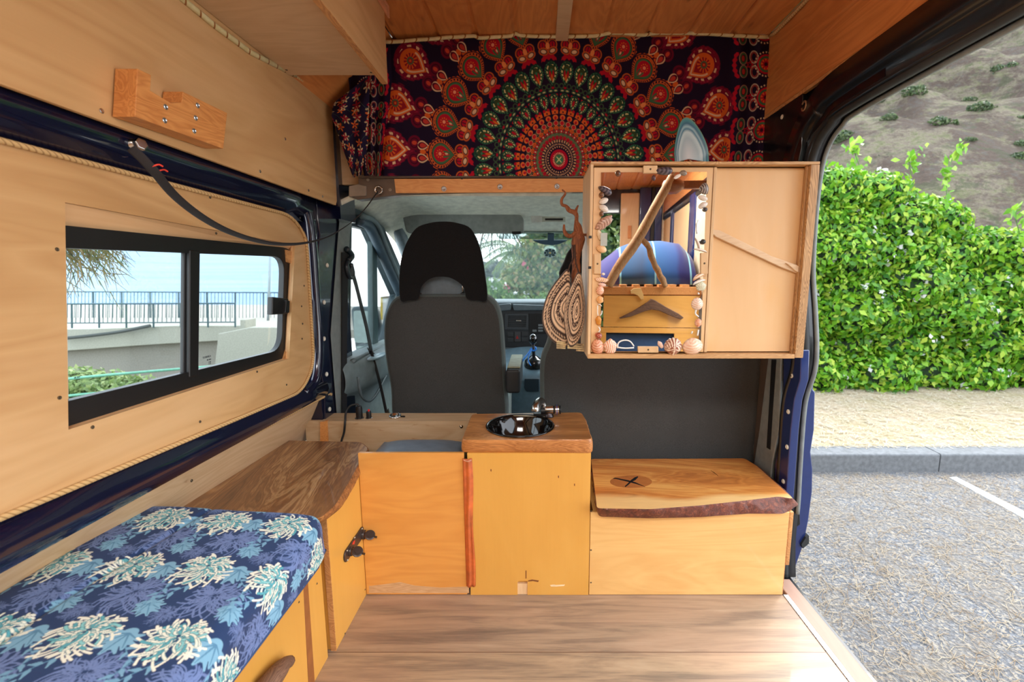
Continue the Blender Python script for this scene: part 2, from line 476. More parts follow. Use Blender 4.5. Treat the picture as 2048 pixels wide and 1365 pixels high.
# B pillar right: top black part and lower blue strip with rivets
topP = [PX(1530, 228, .872), PX(1590, 200, .872), PX(1604, 300, .872), PX(1600, 330, .872), PX(1528, 360, .872)]
b = MB().prism([(.874, 1.60, 1.69), (.874, 1.86, 1.69), (.874, 1.86, 1.35), (.874, 1.62, 1.35), (.874, 1.58, 1.5)], (.02, 0, 0))
b.build('pillar_top', BLACKM, wr, bevel=.004)
b = MB().prism([PX(u, v_, .885) for u, v_ in ((1562, 330), (1590, 262), (1596, 250), (1603, 258), (1593, 330))], (.004, 0, 0))
b.build('pillar_reflector_plate', plain('greyblue_paint', (92, 106, 126), .2, 0, .6), wr)
Lw = [(1566, 700), (1566, 778), (1562, 858), (1549, 930), (1549, 1010), (1570, 1010), (1574, 960), (1581, 860), (1588, 800), (1600, 760), (1602, 700)]
b = MB().prism([PX(u, v_, .876) for u, v_ in Lw] , (.03, 0, 0))
pr = b.build('pillar_blue_strip', NAVYM, wr, bevel=.004)
for u, v_ in ((1583.5, 752), (1577, 824), (1574.5, 894.5), (1567, 963.5)):
    p = PX(u, v_, .876)
    MB().lathe([(.004, -.001), (.0085, 0), (.0085, .002), (.006, .004), (.0045, .004), (.004, .001), (.0, .001)], p, (-1, 0, 0), 14, cap=False).build('rivet_nut', plain('rivet_white', (226, 222, 206), .4), pr, smooth=True)
MB().box(.902, .94, 1.58, 1.86, -.1, 1.4).build('pillar_inner', TAUPE, wr)
MB().box(.93, .95, 1.86, 3.0, -.1, .72).build('cab_side_skin', NAVY, wr)
Gr = [(1538, 700), (1563, 700), (1560, 790), (1558, 858), (1545, 925), (1540, 975), (1500, 975), (1518, 860)]
MB().prism([PX(u, v_, .872) for u, v_ in Gr], (.03, .02, 0)).build('pillar_grey_trim', GREYTRIM, wr, bevel=.006)
MB().prism([PX(u, v_, .87) for u, v_ in ((1543, 720), (1552, 720), (1545, 820), (1540, 900), (1533, 896), (1538, 812))], (.004, 0, 0)).build('trim_slot', BLACK, wr)
# outer painted body edge seen past the seal
b = MB(); OB = [(1600, 690), (1630, 690), (1627, 780), (1631, 784), (1629, 860), (1622, 905), (1626, 940), (1625, 985), (1618, 1040), (1608, 1090), (1590, 1140), (1582, 1160), (1579, 1140), (1582, 1040), (1590, 930), (1593, 820)]
b.prism([PY(u, v_, 1.585) for u, v_ in OB], (0, .05, 0))
ob = b.build('outer_body_edge', NAVYM, wr, bevel=.006)
MB().prism([PY(u, v_, 1.57) for u, v_ in ((1590, 1024), (1600, 1022), (1601, 1050), (1592, 1056))], (0, .014, 0)).build('striker', BLACK, ob, bevel=.003)
MB().prism([PY(u, v_, 1.575) for u, v_ in ((1612, 1076), (1618, 1072), (1618, 1088), (1606, 1098), (1603, 1090))], (0, .02, 0)).build('rubber_buffer', RUBBER, ob)
# rivet + hook on header
p = PX(1565, 234, .874); MB().lathe([(.004, 0), (.008, .001), (.008, .003), (.005, .004), (.004, .001), (0, .001)], p, (-1, 0, 0), 14, cap=False).build('rivet_nut', plain('rivet_white', (226, 222, 206), .4), wr)
p = PX(1608, 212, .87)
MB().tube(spline([p + Vector((0, .012 * math.cos(a), .014 * math.sin(a))) for a in np.linspace(.6, 6.0, 9)], 3), .0032, 6).build('hook_ring', plain('brass_hook', (170, 140, 110), .4, .6), wr, smooth=True)
# right side behind the door opening: shell, pillar, cream panels (seen in the mirror)
MB().box(.90, .94, -2.5, -.42, -.1, 1.69).build('rear_side_skin', NAVY, wr)
CREAM = wood('birch_rear', (226, 190, 140), (206, 164, 112), 'Z', .8, .4, .5, .1)
MB().box(.884, .90, -1.72, -1.05, .5, 1.62).build('rear_panel', CREAM, wr, bevel=.01)
MB().box(.884, .90, -2.45, -1.84, .5, 1.62).build('rear_panel', CREAM, wr, bevel=.01)
MB().box(.87, .90, -1.04, -.84, .0, 1.67).build('rear_pillar', NAVYM, wr, bevel=.02)
MB().box(.87, .90, -1.85, -1.72, .0, 1.67).build('rear_pillar', NAVYM, wr, bevel=.02)
MB().box(.878, .90, -.84, -.42, .3, 1.62).build('rear_panel', plain('cream_panel', (224, 206, 176), .5), wr, bevel=.01)
MB().box(.86, .884, -1.46, -1.36, 1.02, 1.2).build('switch_block', PINEL, wr, bevel=.004)
# cab door right
MB().box(.885, .93, 1.88, 3.0, -.1, .72).build('cab_door_right_panel', CABGREY, wr, bevel=.02)

# ---- left wall
wl = st(thing('wall_left', None, None, (-.87, 0, .6)))
# outer skin with the window hole
hole = [PX(u, v_, -.87) for u, v_ in ((130, 405), (590, 490), (578, 718), (137, 860))]
def skin_frame(x, thick, Y0, Y1, z0, z1, hp):
    O = [Vector((x, Y0, z1)), Vector((x, Y1, z1)), Vector((x, Y1, z0)), Vector((x, Y0, z0))]
    I = [Vector((x, p.y, p.z)) for p in hp]
    return MB().ring(O, I, (thick, 0, 0))
MB().box(-1.14, -1.12, -2.5, 1.92, -.1, .62).build('lower_skin', NAVY, wl)
MB().box(-1.14, -.93, -2.5, 1.92, .60, .61).build('skin_step', NAVY, wl)
skin_frame(-.955, .03, -2.5, 1.92, .60, 2.0, [Vector((0, .76, 1.24)), Vector((0, 1.68, 1.24)), Vector((0, 1.68, .74)), Vector((0, .76, .74))]).build('body_skin', NAVY, wl)
# window panel (birch ply, rounded corners), with hole
out = roundcorners([Vector((-.87, -2.3, 1.325)), Vector((-.87, 1.66, 1.283)), Vector((-.87, 1.715, 1.20)), Vector((-.87, 1.70, .735)), Vector((-.87, 1.60, .655)), Vector((-.87, .6, .694)), Vector((-.87, -2.3, .78))], [.05, .10, .04, .06, .06, .0, .05], 6)
dense = out
MB().plate(out, [hole[::-1]], (-.008, 0, 0)).build('window_panel', BIRCH, wl)
# inset frame border (wood lip round the window)
REV = wood('reveal_pale', (232, 190, 140), (214, 162, 110), 'Y', 1, .3, .5)
lip = [PX(131, 457, -.904), PX(577, 504, -.904), PX(567, 712, -.904), PX(138, 846, -.904)]
for i in range(4):
    j = (i + 1) % 4
    MB().prism([hole[i] - Vector((.008, 0, 0)), hole[j] - Vector((.008, 0, 0)), lip[j], lip[i]], (-.006, 0, 0)).build('window_lip', REV, wl)
# screws in the panel
SCR = plain('screw_dark', (96, 84, 66), .4, .7)
def screws(pts, parent, xx, r=.0035, mat=SCR):
    for u, v_ in pts:
        p = PX(u, v_, xx)
        MB().lathe([(r, 0), (r, .001), (r * .7, .0018), (0, .0012)], p, (1, 0, 0), 10, cap=False).build('screw', mat, parent)
screws([(114, 499), (119, 796), (420, 395), (600, 436), (615, 538), (608, 572), (603, 613), (605, 648), (604, 678), (573, 770), (514, 744), (400, 844), (185, 855), (432, 467)], wl, -.8695)
# painted rails (bulged profile) above and below the panel
prof = [(-.905, 1.42), (-.852, 1.40), (-.838, 1.376), (-.836, 1.35), (-.848, 1.322), (-.868, 1.31), (-.885, 1.285)]
def rail(prof, Y0, Y1, dz0, dz1, name, n=30):
    V = []; m = len(prof)
    for i in range(n + 1):
        t = i / n; y = lerp(Y0, Y1, t); dz = lerp(dz0, dz1, t)
        for x, z in prof: V.append((x, y, z + dz))
    F = [(i * m + k, i * m + k + 1, (i + 1) * m + k + 1, (i + 1) * m + k) for i in range(n) for k in range(m - 1)]
    o = mesh(name, V, F, NAVY, wl, smooth=True); s_ = o.modifiers.new('s', 'SOLIDIFY'); s_.thickness = .004; return o
rail(prof, -2.4, 1.74, .03, -.012, 'upper_rail')
prof = [(-.885, .70), (-.872, .672), (-.858, .655), (-.852, .63), (-.862, .605), (-.888, .590), (-.925, .590)]
rail(prof, -2.4, 1.78, .03, -.01, 'lower_rail')
# corner post of body between rails (rounded return at the front)
b = MB().tube(spline([(-.878, 1.60, 1.37), (-.868, 1.70, 1.34), (-.866, 1.745, 1.25), (-.868, 1.752, 1.0), (-.868, 1.742, .78), (-.87, 1.70, .67), (-.875, 1.62, .64)], 6), .02, 8)
b.build('corner_bead', NAVY, wl, smooth=True)
# navy pillar with rivets
b = MB().prism([PX(u, v_, -.862) for u, v_ in ((629, 372), (684, 372), (672, 524), (661, 670), (669, 780), (676, 860), (650, 860), (650, 780), (630, 690), (628, 560), (640, 470))], (-.03, .01, 0))
pl_ = b.build('pillar_left', NAVY, wl, bevel=.006, seg=3)
for u, v_ in ((654, 531), (648, 605), (648, 678), (653, 749), (659, 819)):
    p = PX(u, v_, -.862)
    MB().lathe([(.004, -.001), (.0095, 0), (.0095, .002), (.007, .004), (.005, .004), (.0045, .001), (.0, .001)], p, (1, 0, 0), 14, cap=False).build('rivet_nut', plain('rivet_white', (226, 222, 206), .4), pl_, smooth=True)
b = MB().prism([PX(u, v_, -.855) for u, v_ in ((684, 372), (716, 384), (700, 470), (694, 560), (690, 700), (690, 860), (676, 860), (668, 760), (661, 670), (672, 524))], (-.02, .04, 0))
b.build('pillar_grey_trim', GREYTRIM, wl, bevel=.005)
MB().box(-.93, -.868, 1.74, 2.06, .2, 1.45).build('pillar_core', NAVY, wl)
MB().box(-.93, -.80, 1.87, 2.02, 1.30, 1.80).build('pillar_head', NAVY, wl)
# upper panel
up = [Vector((-.812, -2.4, 1.42)), PX(0, 168, -.812), PX(672, 411, -.812), PX(683, 365, -.81), PX(690, 335, -.81), PX(686, 290, -.81), PX(676, 240, -.808), PX(664, 208, -.806), PX(640, 180, -.806), PX(590, 151, -.806), Vector((-.806, -2.4, 1.735))]
b = MB().prism(up, (-.01, 0, 0)); b.build('upper_panel', BIRCH, wl, bevel=.0015)
screws([(344 * .5859 * 0 + 203, 222), (520, 343), (617, 381), (645, 393), (648, 212), (570, 278)], wl, -.8115, .0045, STEEL)
# lower panel under the rail
lo = [PX(0, 1132, -.925), PX(655, 790, -.872), PX(653, 842, -.872), Vector((-.965, 1.70, .46)), Vector((-1.03, 1.0, .45)), Vector((-1.06, -.6, .45)), Vector((-.95, -.6, .66))]
b = MB(); top = [Vector((-.96, -2.4, .72)), lo[0], PX(300, 975, -.90), lo[1]]; bot = [Vector((-1.0, -2.4, .40)), Vector((-.99, .65, .40)), Vector((-.985, 1.1, .40)), Vector((-.96, 1.80, .40))]
V = top + bot + [p + Vector((-.01, 0, 0)) for p in top + bot]
F = [(i, i + 1, i + 5, i + 4) for i in range(3)] + [(8 + i, 12 + i, 13 + i, 9 + i) for i in range(3)] + [(0, 8, 9, 1), (1, 9, 10, 2), (2, 10, 11, 3), (3, 11, 15, 7)]
mesh('lower_panel', V, F, wood('birch_lower', (214, 182, 142), (186, 146, 102), 'Y', 1.2, .6, .6, 0, blotch=(200, 160, 116)), wl)
screws([(383, 962), (645, 798)], wl, -.9, .004)
# rope trims
ROPE = NT('jute_rope'); sp = ROPE.n('SeparateXYZ'); ROPE.l(ROPE.coord(), sp.inputs[0])
tw = ROPE.math('FRACT', ROPE.math('ADD', ROPE.math('MULTIPLY', sp.outputs['Y'], 90), ROPE.math('MULTIPLY', sp.outputs['Z'], 90)))
ROPE.base(ROPE.ramp(tw, [(0, (150, 112, 66)), (.25, (206, 170, 116)), (.8, (206, 170, 116)), (1, (150, 112, 66))])); ROPE.set(.9); ROPE.bump(tw, .6, .003)
k0 = [p + Vector((.004, 0, 0)) for p in dense]
rt = MB().tube(k0 + [k0[0]], .0055, 8, cap=False).build('trim_rope', ROPE.m, None, smooth=True); st(rt)
st(MB().tube([p + Vector((.004, 0, .003)) for p in top[:2]] + [PX(150, 1052, -.912)] + [p + Vector((.004, 0, .003)) for p in top[2:]] + [top[-1] + Vector((.01, .012, -.002))], .007, 8).build('trim_rope', ROPE.m, None, smooth=True))
BAM = NT('bamboo_cord'); sp = BAM.n('SeparateXYZ'); BAM.l(BAM.coord(), sp.inputs[0])
a_ = BAM.math('FRACT', BAM.math('MULTIPLY', BAM.math('ADD', sp.outputs['X'], sp.outputs['Y']), 22))
BAM.base(BAM.mix(BAM.math('LESS_THAN', a_, .12), BAM.mix(BAM.noise(60, 2), (196, 180, 116), (232, 222, 178)), (150, 96, 40))); BAM.set(.5)
st(MB().tube([(-.803, -2.4, 1.74), PX(370, 2, -.803), PX(430, 52, -.803), PX(500, 104, -.803), PX(590, 151, -.803)], .007, 8).build('trim_cord', BAM.m, None, smooth=True))
st(MB().tube(spline([PX(592, 152, -.803), PX(625, 176, -.803), PX(650, 196, -.803), PX(668, 207, -.803)], 5), .006, 8).build('trim_rope', ROPE.m, None, smooth=True))
tp = [(772, 84), (800, 83), (830, 80), (866, 78), (893, 75), (915, 74), (948, 72), (958, 76), (990, 74), (1022, 72), (1030, 67), (1042, 71), (1080, 73), (1140, 73), (1190, 72), (1215, 67), (1245, 66), (1285, 70), (1315, 66), (1370, 66), (1420, 68), (1480, 72), (1535, 74)]
st(MB().tube(spline([PY(u, v_, 1.828) for u, v_ in tp], 3), .0065, 8).build('trim_cord', BAM.m, None, smooth=True))
st(MB().tube([PY(1535, 73, 1.865), (.865, 1.80, 1.955), (.865, -2.4, 1.962)], .006, 8).build('trim_rope', ROPE.m, None, smooth=True))

# ---- left sliding window
wn = st(thing('window_1', None, None, (-.905, 1.2, .8)))
XG = -.908
GL = glassmat('window_glass', (.93, .97, .97), .012)
o4 = roundcorners([PX(60, 446, XG), PX(583, 498, XG), PX(574, 722, XG), PX(60, 874, XG)], [.0, .09, .09, .0], 6)
i4 = roundcorners([PX(92, 496, XG), PX(558, 514, XG), PX(552, 700, XG), PX(92, 808, XG)], [.0, .06, .06, .0], 6)
MB().ring(o4, i4, (.02, 0, 0)).build('window_frame', BLACK, wn, bevel=.002)
i5 = roundcorners([PX(110, 437, -.885), PX(600, 497, -.885), PX(588, 726, -.885), PX(115, 870, -.885)], [.0, .1, .1, .0], 6)
# centre bar, track
MB().prism([PX(380, 500, -.885), PX(401, 502, -.885), PX(398, 752, -.885), PX(379, 756, -.885)], (-.02, 0, 0)).build('centre_post', BLACK, wn, bevel=.003)
MB().prism([PX(369, 495, -.895), PX(380, 495, -.895), PX(379, 752, -.895), PX(367, 756, -.895)], (-.01, 0, 0)).build('sash_post', BLACK, wn, bevel=.002)
MB().prism([PX(142, 832, -.895), PX(378, 760, -.895), PX(378, 754, -.895), PX(142, 825, -.895)], (-.03, 0, 0)).build('lower_track', plain('track_dark', (54, 50, 48), .3), wn, bevel=.001)
MB().prism([PX(85, 490, -.9), PX(370, 500, -.9), PX(368, 760, -.9), PX(85, 820, -.9)], (-.004, 0, 0)).build('pane', GL, wn)
MB().prism([PX(395, 500, -.905), PX(560, 512, -.905), PX(556, 705, -.905), PX(395, 752, -.905)], (-.004, 0, 0)).build('pane', GL, wn)
la = MB().prism([PX(546, 594, -.875), PX(578, 598, -.875), PX(577, 628, -.875), PX(545, 630, -.875)], (-.02, 0, 0)); la.build('latch', BLACK, wn, bevel=.004)
MB().prism([PX(573, 601, -.865), PX(580, 602, -.865), PX(579, 626, -.865), PX(571, 626, -.865)], (-.02, 0, 0)).build('latch_grip', BLACK, wn, bevel=.002)
# maker's marks printed on the panes (read from outside, so mirrored inside)
def textobj(name, txt, p, size, mat, parent, right, upv, ext=0.0002, align='LEFT'):
    cu = bpy.data.curves.new(name, 'FONT'); cu.body = txt; cu.size = size; cu.extrude = ext; cu.align_x = align; cu.resolution_u = 2
    o = bpy.data.objects.new(name, cu); COL.objects.link(o); cu.materials.append(mat)
    r_ = Vector(right).normalized(); u_ = Vector(upv).normalized(); n_ = r_.cross(u_)
    o.parent = parent; M_ = Matrix((r_, u_, n_)).transposed().to_4x4(); M_.translation = Vector(p) - wloc(parent); o.matrix_local = M_
    return o
INK = plain('black_ink', (16, 16, 18), .6)
for (u0, v0, xx) in ((160, 749, -.894), (422, 714, -.900)):
    p = PX(u0, v0, xx); sz = (p - PX(u0 - (26 if u0 < 200 else 18), v0, xx)).length / 4.4
    textobj('glass_mark', 'CARBEST', p, sz, INK, wn, (0, -1, 0), (0, 0, 1), .0003)
    textobj('glass_mark', '43R 00', p + Vector((0, 0, -1.1 * sz)), sz * .75, INK, wn, (0, -1, 0), (0, 0, 1), .0003)
    textobj('glass_mark', '8572\n3C11', p + Vector((0, -.3 * sz, -2.0 * sz)), sz * .6, INK, wn, (0, -1, 0), (0, 0, 1), .0003)
# wood corner blocks at the right of the reveal
for a in (((574, 500), (590, 505), (588, 530), (576, 524)), ((568, 722), (586, 712), (584, 688), (574, 700))):
    MB().prism([PX(u, v_, -.88) for u, v_ in a], (-.02, 0, 0)).build('corner_block', PLYEDGE, wl)

# ---- front beam over the cab
wf = st(thing('wall_front', None, None, (0, 1.87, 1.4)))
yb = 1.87
P_ = [PY(u, v_, yb) for u, v_ in ((716, 350), (1600, 350), (1600, 383), (1165, 383), (935, 386), (800, 390), (715, 400), (696, 392), (700, 376), (716, 372))]
MB().prism(P_, (0, .05, 0)).build('cross_beam', TAUPE, wf, bevel=.004)
MB().prism([PY(u, v_, 1.866) for u, v_ in ((716, 350), (1530, 350), (1530, 356), (718, 357))], (0, -.012, 0)).build('beam_lip', TAUPE, wf, bevel=.002)
bd = MB().prism([PY(u, v_, 1.866) for u, v_ in ((790, 359), (1530, 357), (1530, 384), (1165, 385), (793, 387))], (0, -.010, 0)).build('beam_board', wood('beam_pine', (236, 170, 104), (206, 128, 66), 'X', 2.5, .6, .6, 0, knots=((110, 50, 20), 1.1)), wf, bevel=.001)
for u, v_ in ((888, 378), (1000, 374), (1114, 373)):
    p = PY(u, v_, 1.856)
    MB().lathe([(.0105, 0), (.0105, .002), (.0085, .0035), (.006, .0035), (.005, .0015), (0, .0015)], p, (0, -1, 0), 18, cap=False).build('bolt_head', plain('bolt_zinc', (186, 184, 182), .35, .8), bd, smooth=True)
for u, v_ in ((736, 360), (720, 376), (780, 380)):
    p = PY(u, v_, 1.868); MB().lathe([(.006, 0), (.006, .002), (.003, .003), (0, .001)], p, (0, -1, 0), 12, cap=False).build('rivet', plain('rivet_taupe', (150, 136, 118), .4), wf)
for u, v_ in ((924, 357), (1113, 356)):
    p = PY(u, v_, 1.853); MB().lathe([(.004, 0), (0, .0006)], p, (0, -1, 0), 10, cap=False).build('hole', BLACK, wf)
# bulkhead wall behind the tapestry, roof over the cab
MB().box(-.9, .92, 1.905, 1.93, 1.44, 1.99).build('bulkhead_board', PALE, wf)
MB().prism([PY(u, v_, 1.862) for u, v_ in ((697, 372), (716, 368), (732, 372), (732, 392), (697, 394))], (0, .02, 0)).build('corner_bracket', plain('taupe_light', (150, 136, 120), .5), wf, bevel=.004)
# ================================================================== INTERIOR THINGS
def boxf(name, x0, x1, y0, y1, z0, z1, mat, parent=None, bevel=.002): return MB().box(x0, x1, y0, y1, z0, z1).build(name, mat, parent, bevel=bevel)
YF = 1.385
LANDS = []
# --- notched wooden bracket on the upper left panel
br = thing('wooden_bracket', 'notched pine block screwed to the left wall above the blue rail', 'bracket', (-.81, .95, 1.45))
xf = -.765
pts = [(275, 137), (303, 150), (301, 181), (342, 206), (364, 205), (366, 183), (455, 226), (447, 298), (270, 234)]
# front face (towards the room) traced on its own plane
b = MB().prism([PX(u, v_, xf) for u, v_ in pts], (-.043, 0, 0)); b.build('block', PINEL, br, bevel=.0015)
for u, v_ in ((331, 214), (329, 241), (395, 211), (391, 236), (388, 262)):
    MB().lathe([(.0055, 0), (.0055, .001), (.004, .002), (.002, .0008), (0, .0008)], PX(u, v_, xf), (1, 0, 0), 12, cap=False).build('screw', plain('zinc', (176, 186, 190), .3, .9), br)

# --- webbing strap between two bolts
sp_ = thing('webbing_strap', 'black webbing strap slung from the left rail bolt to the beam ring', 'strap', tuple(PX(265, 290, -.83)))
path = [(262, 296, .835), (285, 318, .845), (310, 345, .86), (350, 392, .93), (400, 432, 1.03), (450, 460, 1.15), (500, 478, 1.28), (552, 488, 1.40), (605, 487, 1.53), (655, 474, 1.64), (700, 447, 1.74), (730, 418, 1.80), (755, 384, 1.845)]
b = MB().tube(spline([PY(u, v_, y) for u, v_, y in path], 6), 1, 8, flat=(.0085, .0016), up=(0, -.3, 1)); b.build('webbing', plain('black_webbing', (38, 34, 34), .85, bump=.4, bscale=900), sp_, smooth=True)
p = PX(268, 290, -.835)
b = MB().lathe([(.0, 0), (.013, 0), (.013, .004), (.008, .004), (.008, .022)], p + Vector((-.015, 0, 0)), (1, -.25, .1), 16); b.build('bolt_shank', STEEL, sp_, smooth=True)
b = MB().lathe([(.0115, 0), (.0125, .002), (.0125, .009), (.010, .011), (0, .011)], p + Vector((.010, 0, .0)), (1, -.35, .1), 6); b.build('bolt_head', STEEL, sp_, bevel=.0008)
MB().lathe([(.010, -.004), (.015, -.004), (.015, 0), (.010, 0)], p + Vector((-.015, -.012, -.012)), (1, -.2, .1), 16).build('washer', STEEL, sp_)
p = PY(757, 380, 1.85)
MB().tube([p + Vector((.014 * math.cos(a), 0, .014 * math.sin(a))) for a in np.linspace(0, 2 * math.pi, 20)], .004, 6).build('ring', CHROME, sp_, smooth=True)
RED = plain('red_thread', (226, 66, 44), .6)
for (u, v_, y) in ((309, 338, .858), (319, 348, .872)):
    q = PY(u, v_, y); MB().tube(spline([q + Vector((-.012, 0, -.004)), q + Vector((0, -.006, .002)), q + Vector((.010, -.002, .007)), q + Vector((.016, 0, .004))], 4), .0014, 6).build('red_thread', RED, sp_)

# --- overhead locker (near top left)
oc = thing('overhead_locker', 'pale plywood overhead locker hung under the ceiling, upper left', 'cabinet', (-.66, 0, 1.71))
ye = 1.556; zl = 1.712
b = MB().prism([(-.805, ye, zl), (-.518, ye, zl), (-.518, ye, 1.955), (-.58, ye, 1.955), (-.79, ye, 1.75)], (0, -2.6, 0)); b.build('carcass', PALE, oc, bevel=.001)
b = MB().prism([(-.515, ye + .035, 1.70), (-.498, ye + .035, 1.70), (-.498, ye + .035, 1.953), (-.515, ye + .035, 1.953)], (0, -2.6, 0)); b.build('front_board', BIRCH, oc, bevel=.001)
b = MB().box(-.5168, -.499, ye - 2.0, ye + .034, 1.6985, 1.7002); b.build('board_edge', PLYEDGE, oc)
for u, v_ in ((742, 145), (573, 140)):
    MB().lathe([(.004, 0), (.003, .001), (0, .001)], PZ(u, v_, zl), (0, 0, -1), 10, cap=False).build('screw', SCR, oc)
fr_ = [Vector((-.4965, y, z)) for y, z in ((1.46, 1.915), (1.50, 1.855), (1.50, 1.85), (1.2, 1.85), (1.2, 1.95), (1.46, 1.95))]
fp = [PX(u, v_, -.4975) for u, v_ in ((776, 37), (744, 0))]
q0, q1 = fp[0], fp[1]
A = [Vector((-.4975, q0.y, q0.z)), Vector((-.4975, q0.y, 1.95)), Vector((-.4975, .9, 1.95)), Vector((-.4975, .9, q0.z))]
B = [Vector((-.4975, q0.y - .022, q0.z + .022)), Vector((-.4975, q0.y - .022, 1.94)), Vector((-.4975, .92, 1.94)), Vector((-.4975, .92, q0.z + .022))]
pf = thing('framed_picture', 'small pink framed panel with a dark green painted pattern on the overhead locker', 'picture', (-.4975, 1.2, 1.88))
MB().ring(A, B, (.006, 0, 0)).build('frame', plain('pink_wood', (222, 158, 116), .5), pf, bevel=.001)
pt = NT('painted_pattern'); vo = pt.n('TexVoronoi', feature='DISTANCE_TO_EDGE'); vo.inputs['Scale'].default_value = 38; pt.l(pt.coord(), vo.inputs['Vector'])
pt.base(pt.mix(pt.math('GREATER_THAN', vo.outputs['Distance'], .08), (30, 26, 28), pt.ramp(pt.noise(20, 1), [(.45, (34, 104, 84)), (.55, (214, 150, 100))], 'CONSTANT')))
MB().prism(B, (.003, 0, 0)).build('painting', pt.m, pf)

# --- left bench (under the cushion)
XB = -.600
bn = thing('storage_bench', 'varnished plywood bench with driftwood drawer handle under the floral cushion', 'bench', (-.8, .3, 0))
boxf('carcass', -.98, XB, -1.2, 1.135, 0, .352, VARNZ, bn)
boxf('top_board', -.98, XB + .012, -1.2, 1.12, .352, .366, PLYEDGE, bn)
xd = XB + .006
dr = MB().prism([PX(u, v_, xd) for u, v_ in ((607, 1172), (617, 1365), (616, 1420))] + [Vector((xd, .30, .05)), Vector((xd, .30, .335)), PX(430, 1365, xd)][:0] + [Vector((xd, .55, PX(617, 1420, xd).z)), Vector((xd, .55, PX(607, 1172, xd).z))], (-.012, 0, 0)).build('drawer', VARNZ, bn, bevel=.002)
MB().prism([PX(u, v_, XB + .002) for u, v_ in ((606, 1170), (616, 1166), (632, 1400), (619, 1400))], (-.004, 0, 0)).build('drawer_gap', plain('gap_brown', (150, 92, 44), .6), bn)
for u, v_ in ((597, 1168), (598, 1205), (634, 1168), (610, 1350)):
    MB().lathe([(.003, 0), (.002, .001), (0, .0005)], PX(u, v_, XB + (.006 if u < 600 else 0)), (1, 0, 0), 10, cap=False).build('screw', SCR, bn)
DRIFT = wood('driftwood_dark', (140, 104, 80), (70, 46, 36), 'Y', 5, 1, .7, 0, fig=5)
q = PX(556, 1352, xd)
hb = MB().tube(spline([PX(512, 1400, xd + .02), PX(530, 1378, xd + .024), PX(552, 1350, xd + .026), PX(568, 1330, xd + .024), PX(578, 1325, xd + .016)], 5), [.010 + .012 * math.sin(min(1, i / 20 + .25) * 3.0) ** .5 if i < 19 else .012 for i in range(21)], 10)
for i, v_ in enumerate(hb.V): hb.V[i] = v_ + Vector((1, 1, 1)) * .003 * mnoise.noise(v_ * 60)
hb.build('driftwood_handle', DRIFT, dr, smooth=True)

# --- side cupboard with sockets
XP = -.587
sc_ = thing('side_cupboard', 'varnished plywood side cupboard carrying the 12 volt sockets, beside the fridge panel', 'cupboard', (-.75, 1.28, 0))
boxf('front_panel', XP - .015, XP, 1.158, 1.402, 0, .452, VARNZ, sc_)
boxf('panel_edge', XP - .0152, XP + .0004, 1.1562, 1.1585, 0, .452, PLYEDGE, sc_, 0)
boxf('carcass', -.97, XP - .016, 1.16, 1.56, 0, .44, VARNZ, sc_)
for u, v_ in ((690, 1268), (730, 1180)):
    MB().lathe([(.003, 0), (.002, .001), (0, .0005)], PX(u, v_, XP), (1, 0, 0), 10, cap=False).build('screw', SCR, sc_)
so = thing('socket_plate', 'black two-way 12 volt socket plate with flip caps on the side cupboard', 'socket', tuple(PX(710, 1095, XP)))
BR = plain('brown_black_plastic', (58, 48, 44), .3, bump=.05)
A = PX(691, 1112, XP); B = PX(722, 1066, XP)
n_ = 14
d_ = (B - A); L = d_.length; d_.normalize(); up_ = Vector((1, 0, 0)).cross(d_); up_.normalize()
out = []
for k in range(2 * n_):
    a = -math.pi / 2 + math.pi * k / (n_ - 1) if k < n_ else math.pi / 2 + math.pi * (k - n_) / (n_ - 1)
    c0 = B if k < n_ else A
    out.append(c0 + d_ * (math.cos(a) * .016) + up_ * (math.sin(a) * .019))
MB().prism([p + Vector((.005, 0, 0)) for p in out], (-.005, 0, 0)).build('plate', BR, so, bevel=.0015)
for (u, v_, cu_, cv, name) in ((697, 1103, 710, 1100, 'cap'), (723, 1070, 734, 1068, 'cap')):
    c0 = PX(u, v_, XP)
    MB().lathe([(.0145, .004), (.0145, .012), (.0125, .013), (.0115, .006), (0, .006)], c0, (1, 0, 0), 24, cap=False).build('socket_barrel', BR, so, smooth=True)
    MB().lathe([(.0095, .007), (.0095, .0125), (0, .0125)], c0, (1, 0, 0), 18, cap=False).build('socket_insert', plain('amber_dark', (120, 66, 30), .3), so)
    c1 = c0 + Vector((.030, -.006, .002))
    cp = MB().lathe([(0, -.002), (.0155, -.002), (.0165, 0), (.0165, .002), (.014, .0035), (.008, .003), (.0075, .0042), (0, .0042)], c1, (.35, -.5, .78), 24)
    cp.tube([c1 + Vector((.015, -.002, -.004)), c1 + Vector((.024, -.003, -.006))], .004, 6, flat=(.0035, .0018))
    cp.tube([c1 + Vector((-.014, .002, .002)), c0 + Vector((.006, .004, .010))], .003, 6)
    cp.build('cap', BR, so, smooth=True, auto=40)
for k, (u, v_) in enumerate(((691, 1102), (692, 1121), (721, 1058), (706, 1076))):
    MB().lathe([(.0028, .005), (.002, .007), (0, .0065)], PX(u, v_, XP), (1, 0, 0), 10, cap=False).build('screw', plain('screw_pale', (196, 190, 170), .4, .4), so)
MB().prism([PX(u, v_, XP + .0055) for u, v_ in ((704, 1090), (707, 1083), (710, 1081), (709, 1089))], (.0004, 0, 0)).build('warning_mark', RED, so)

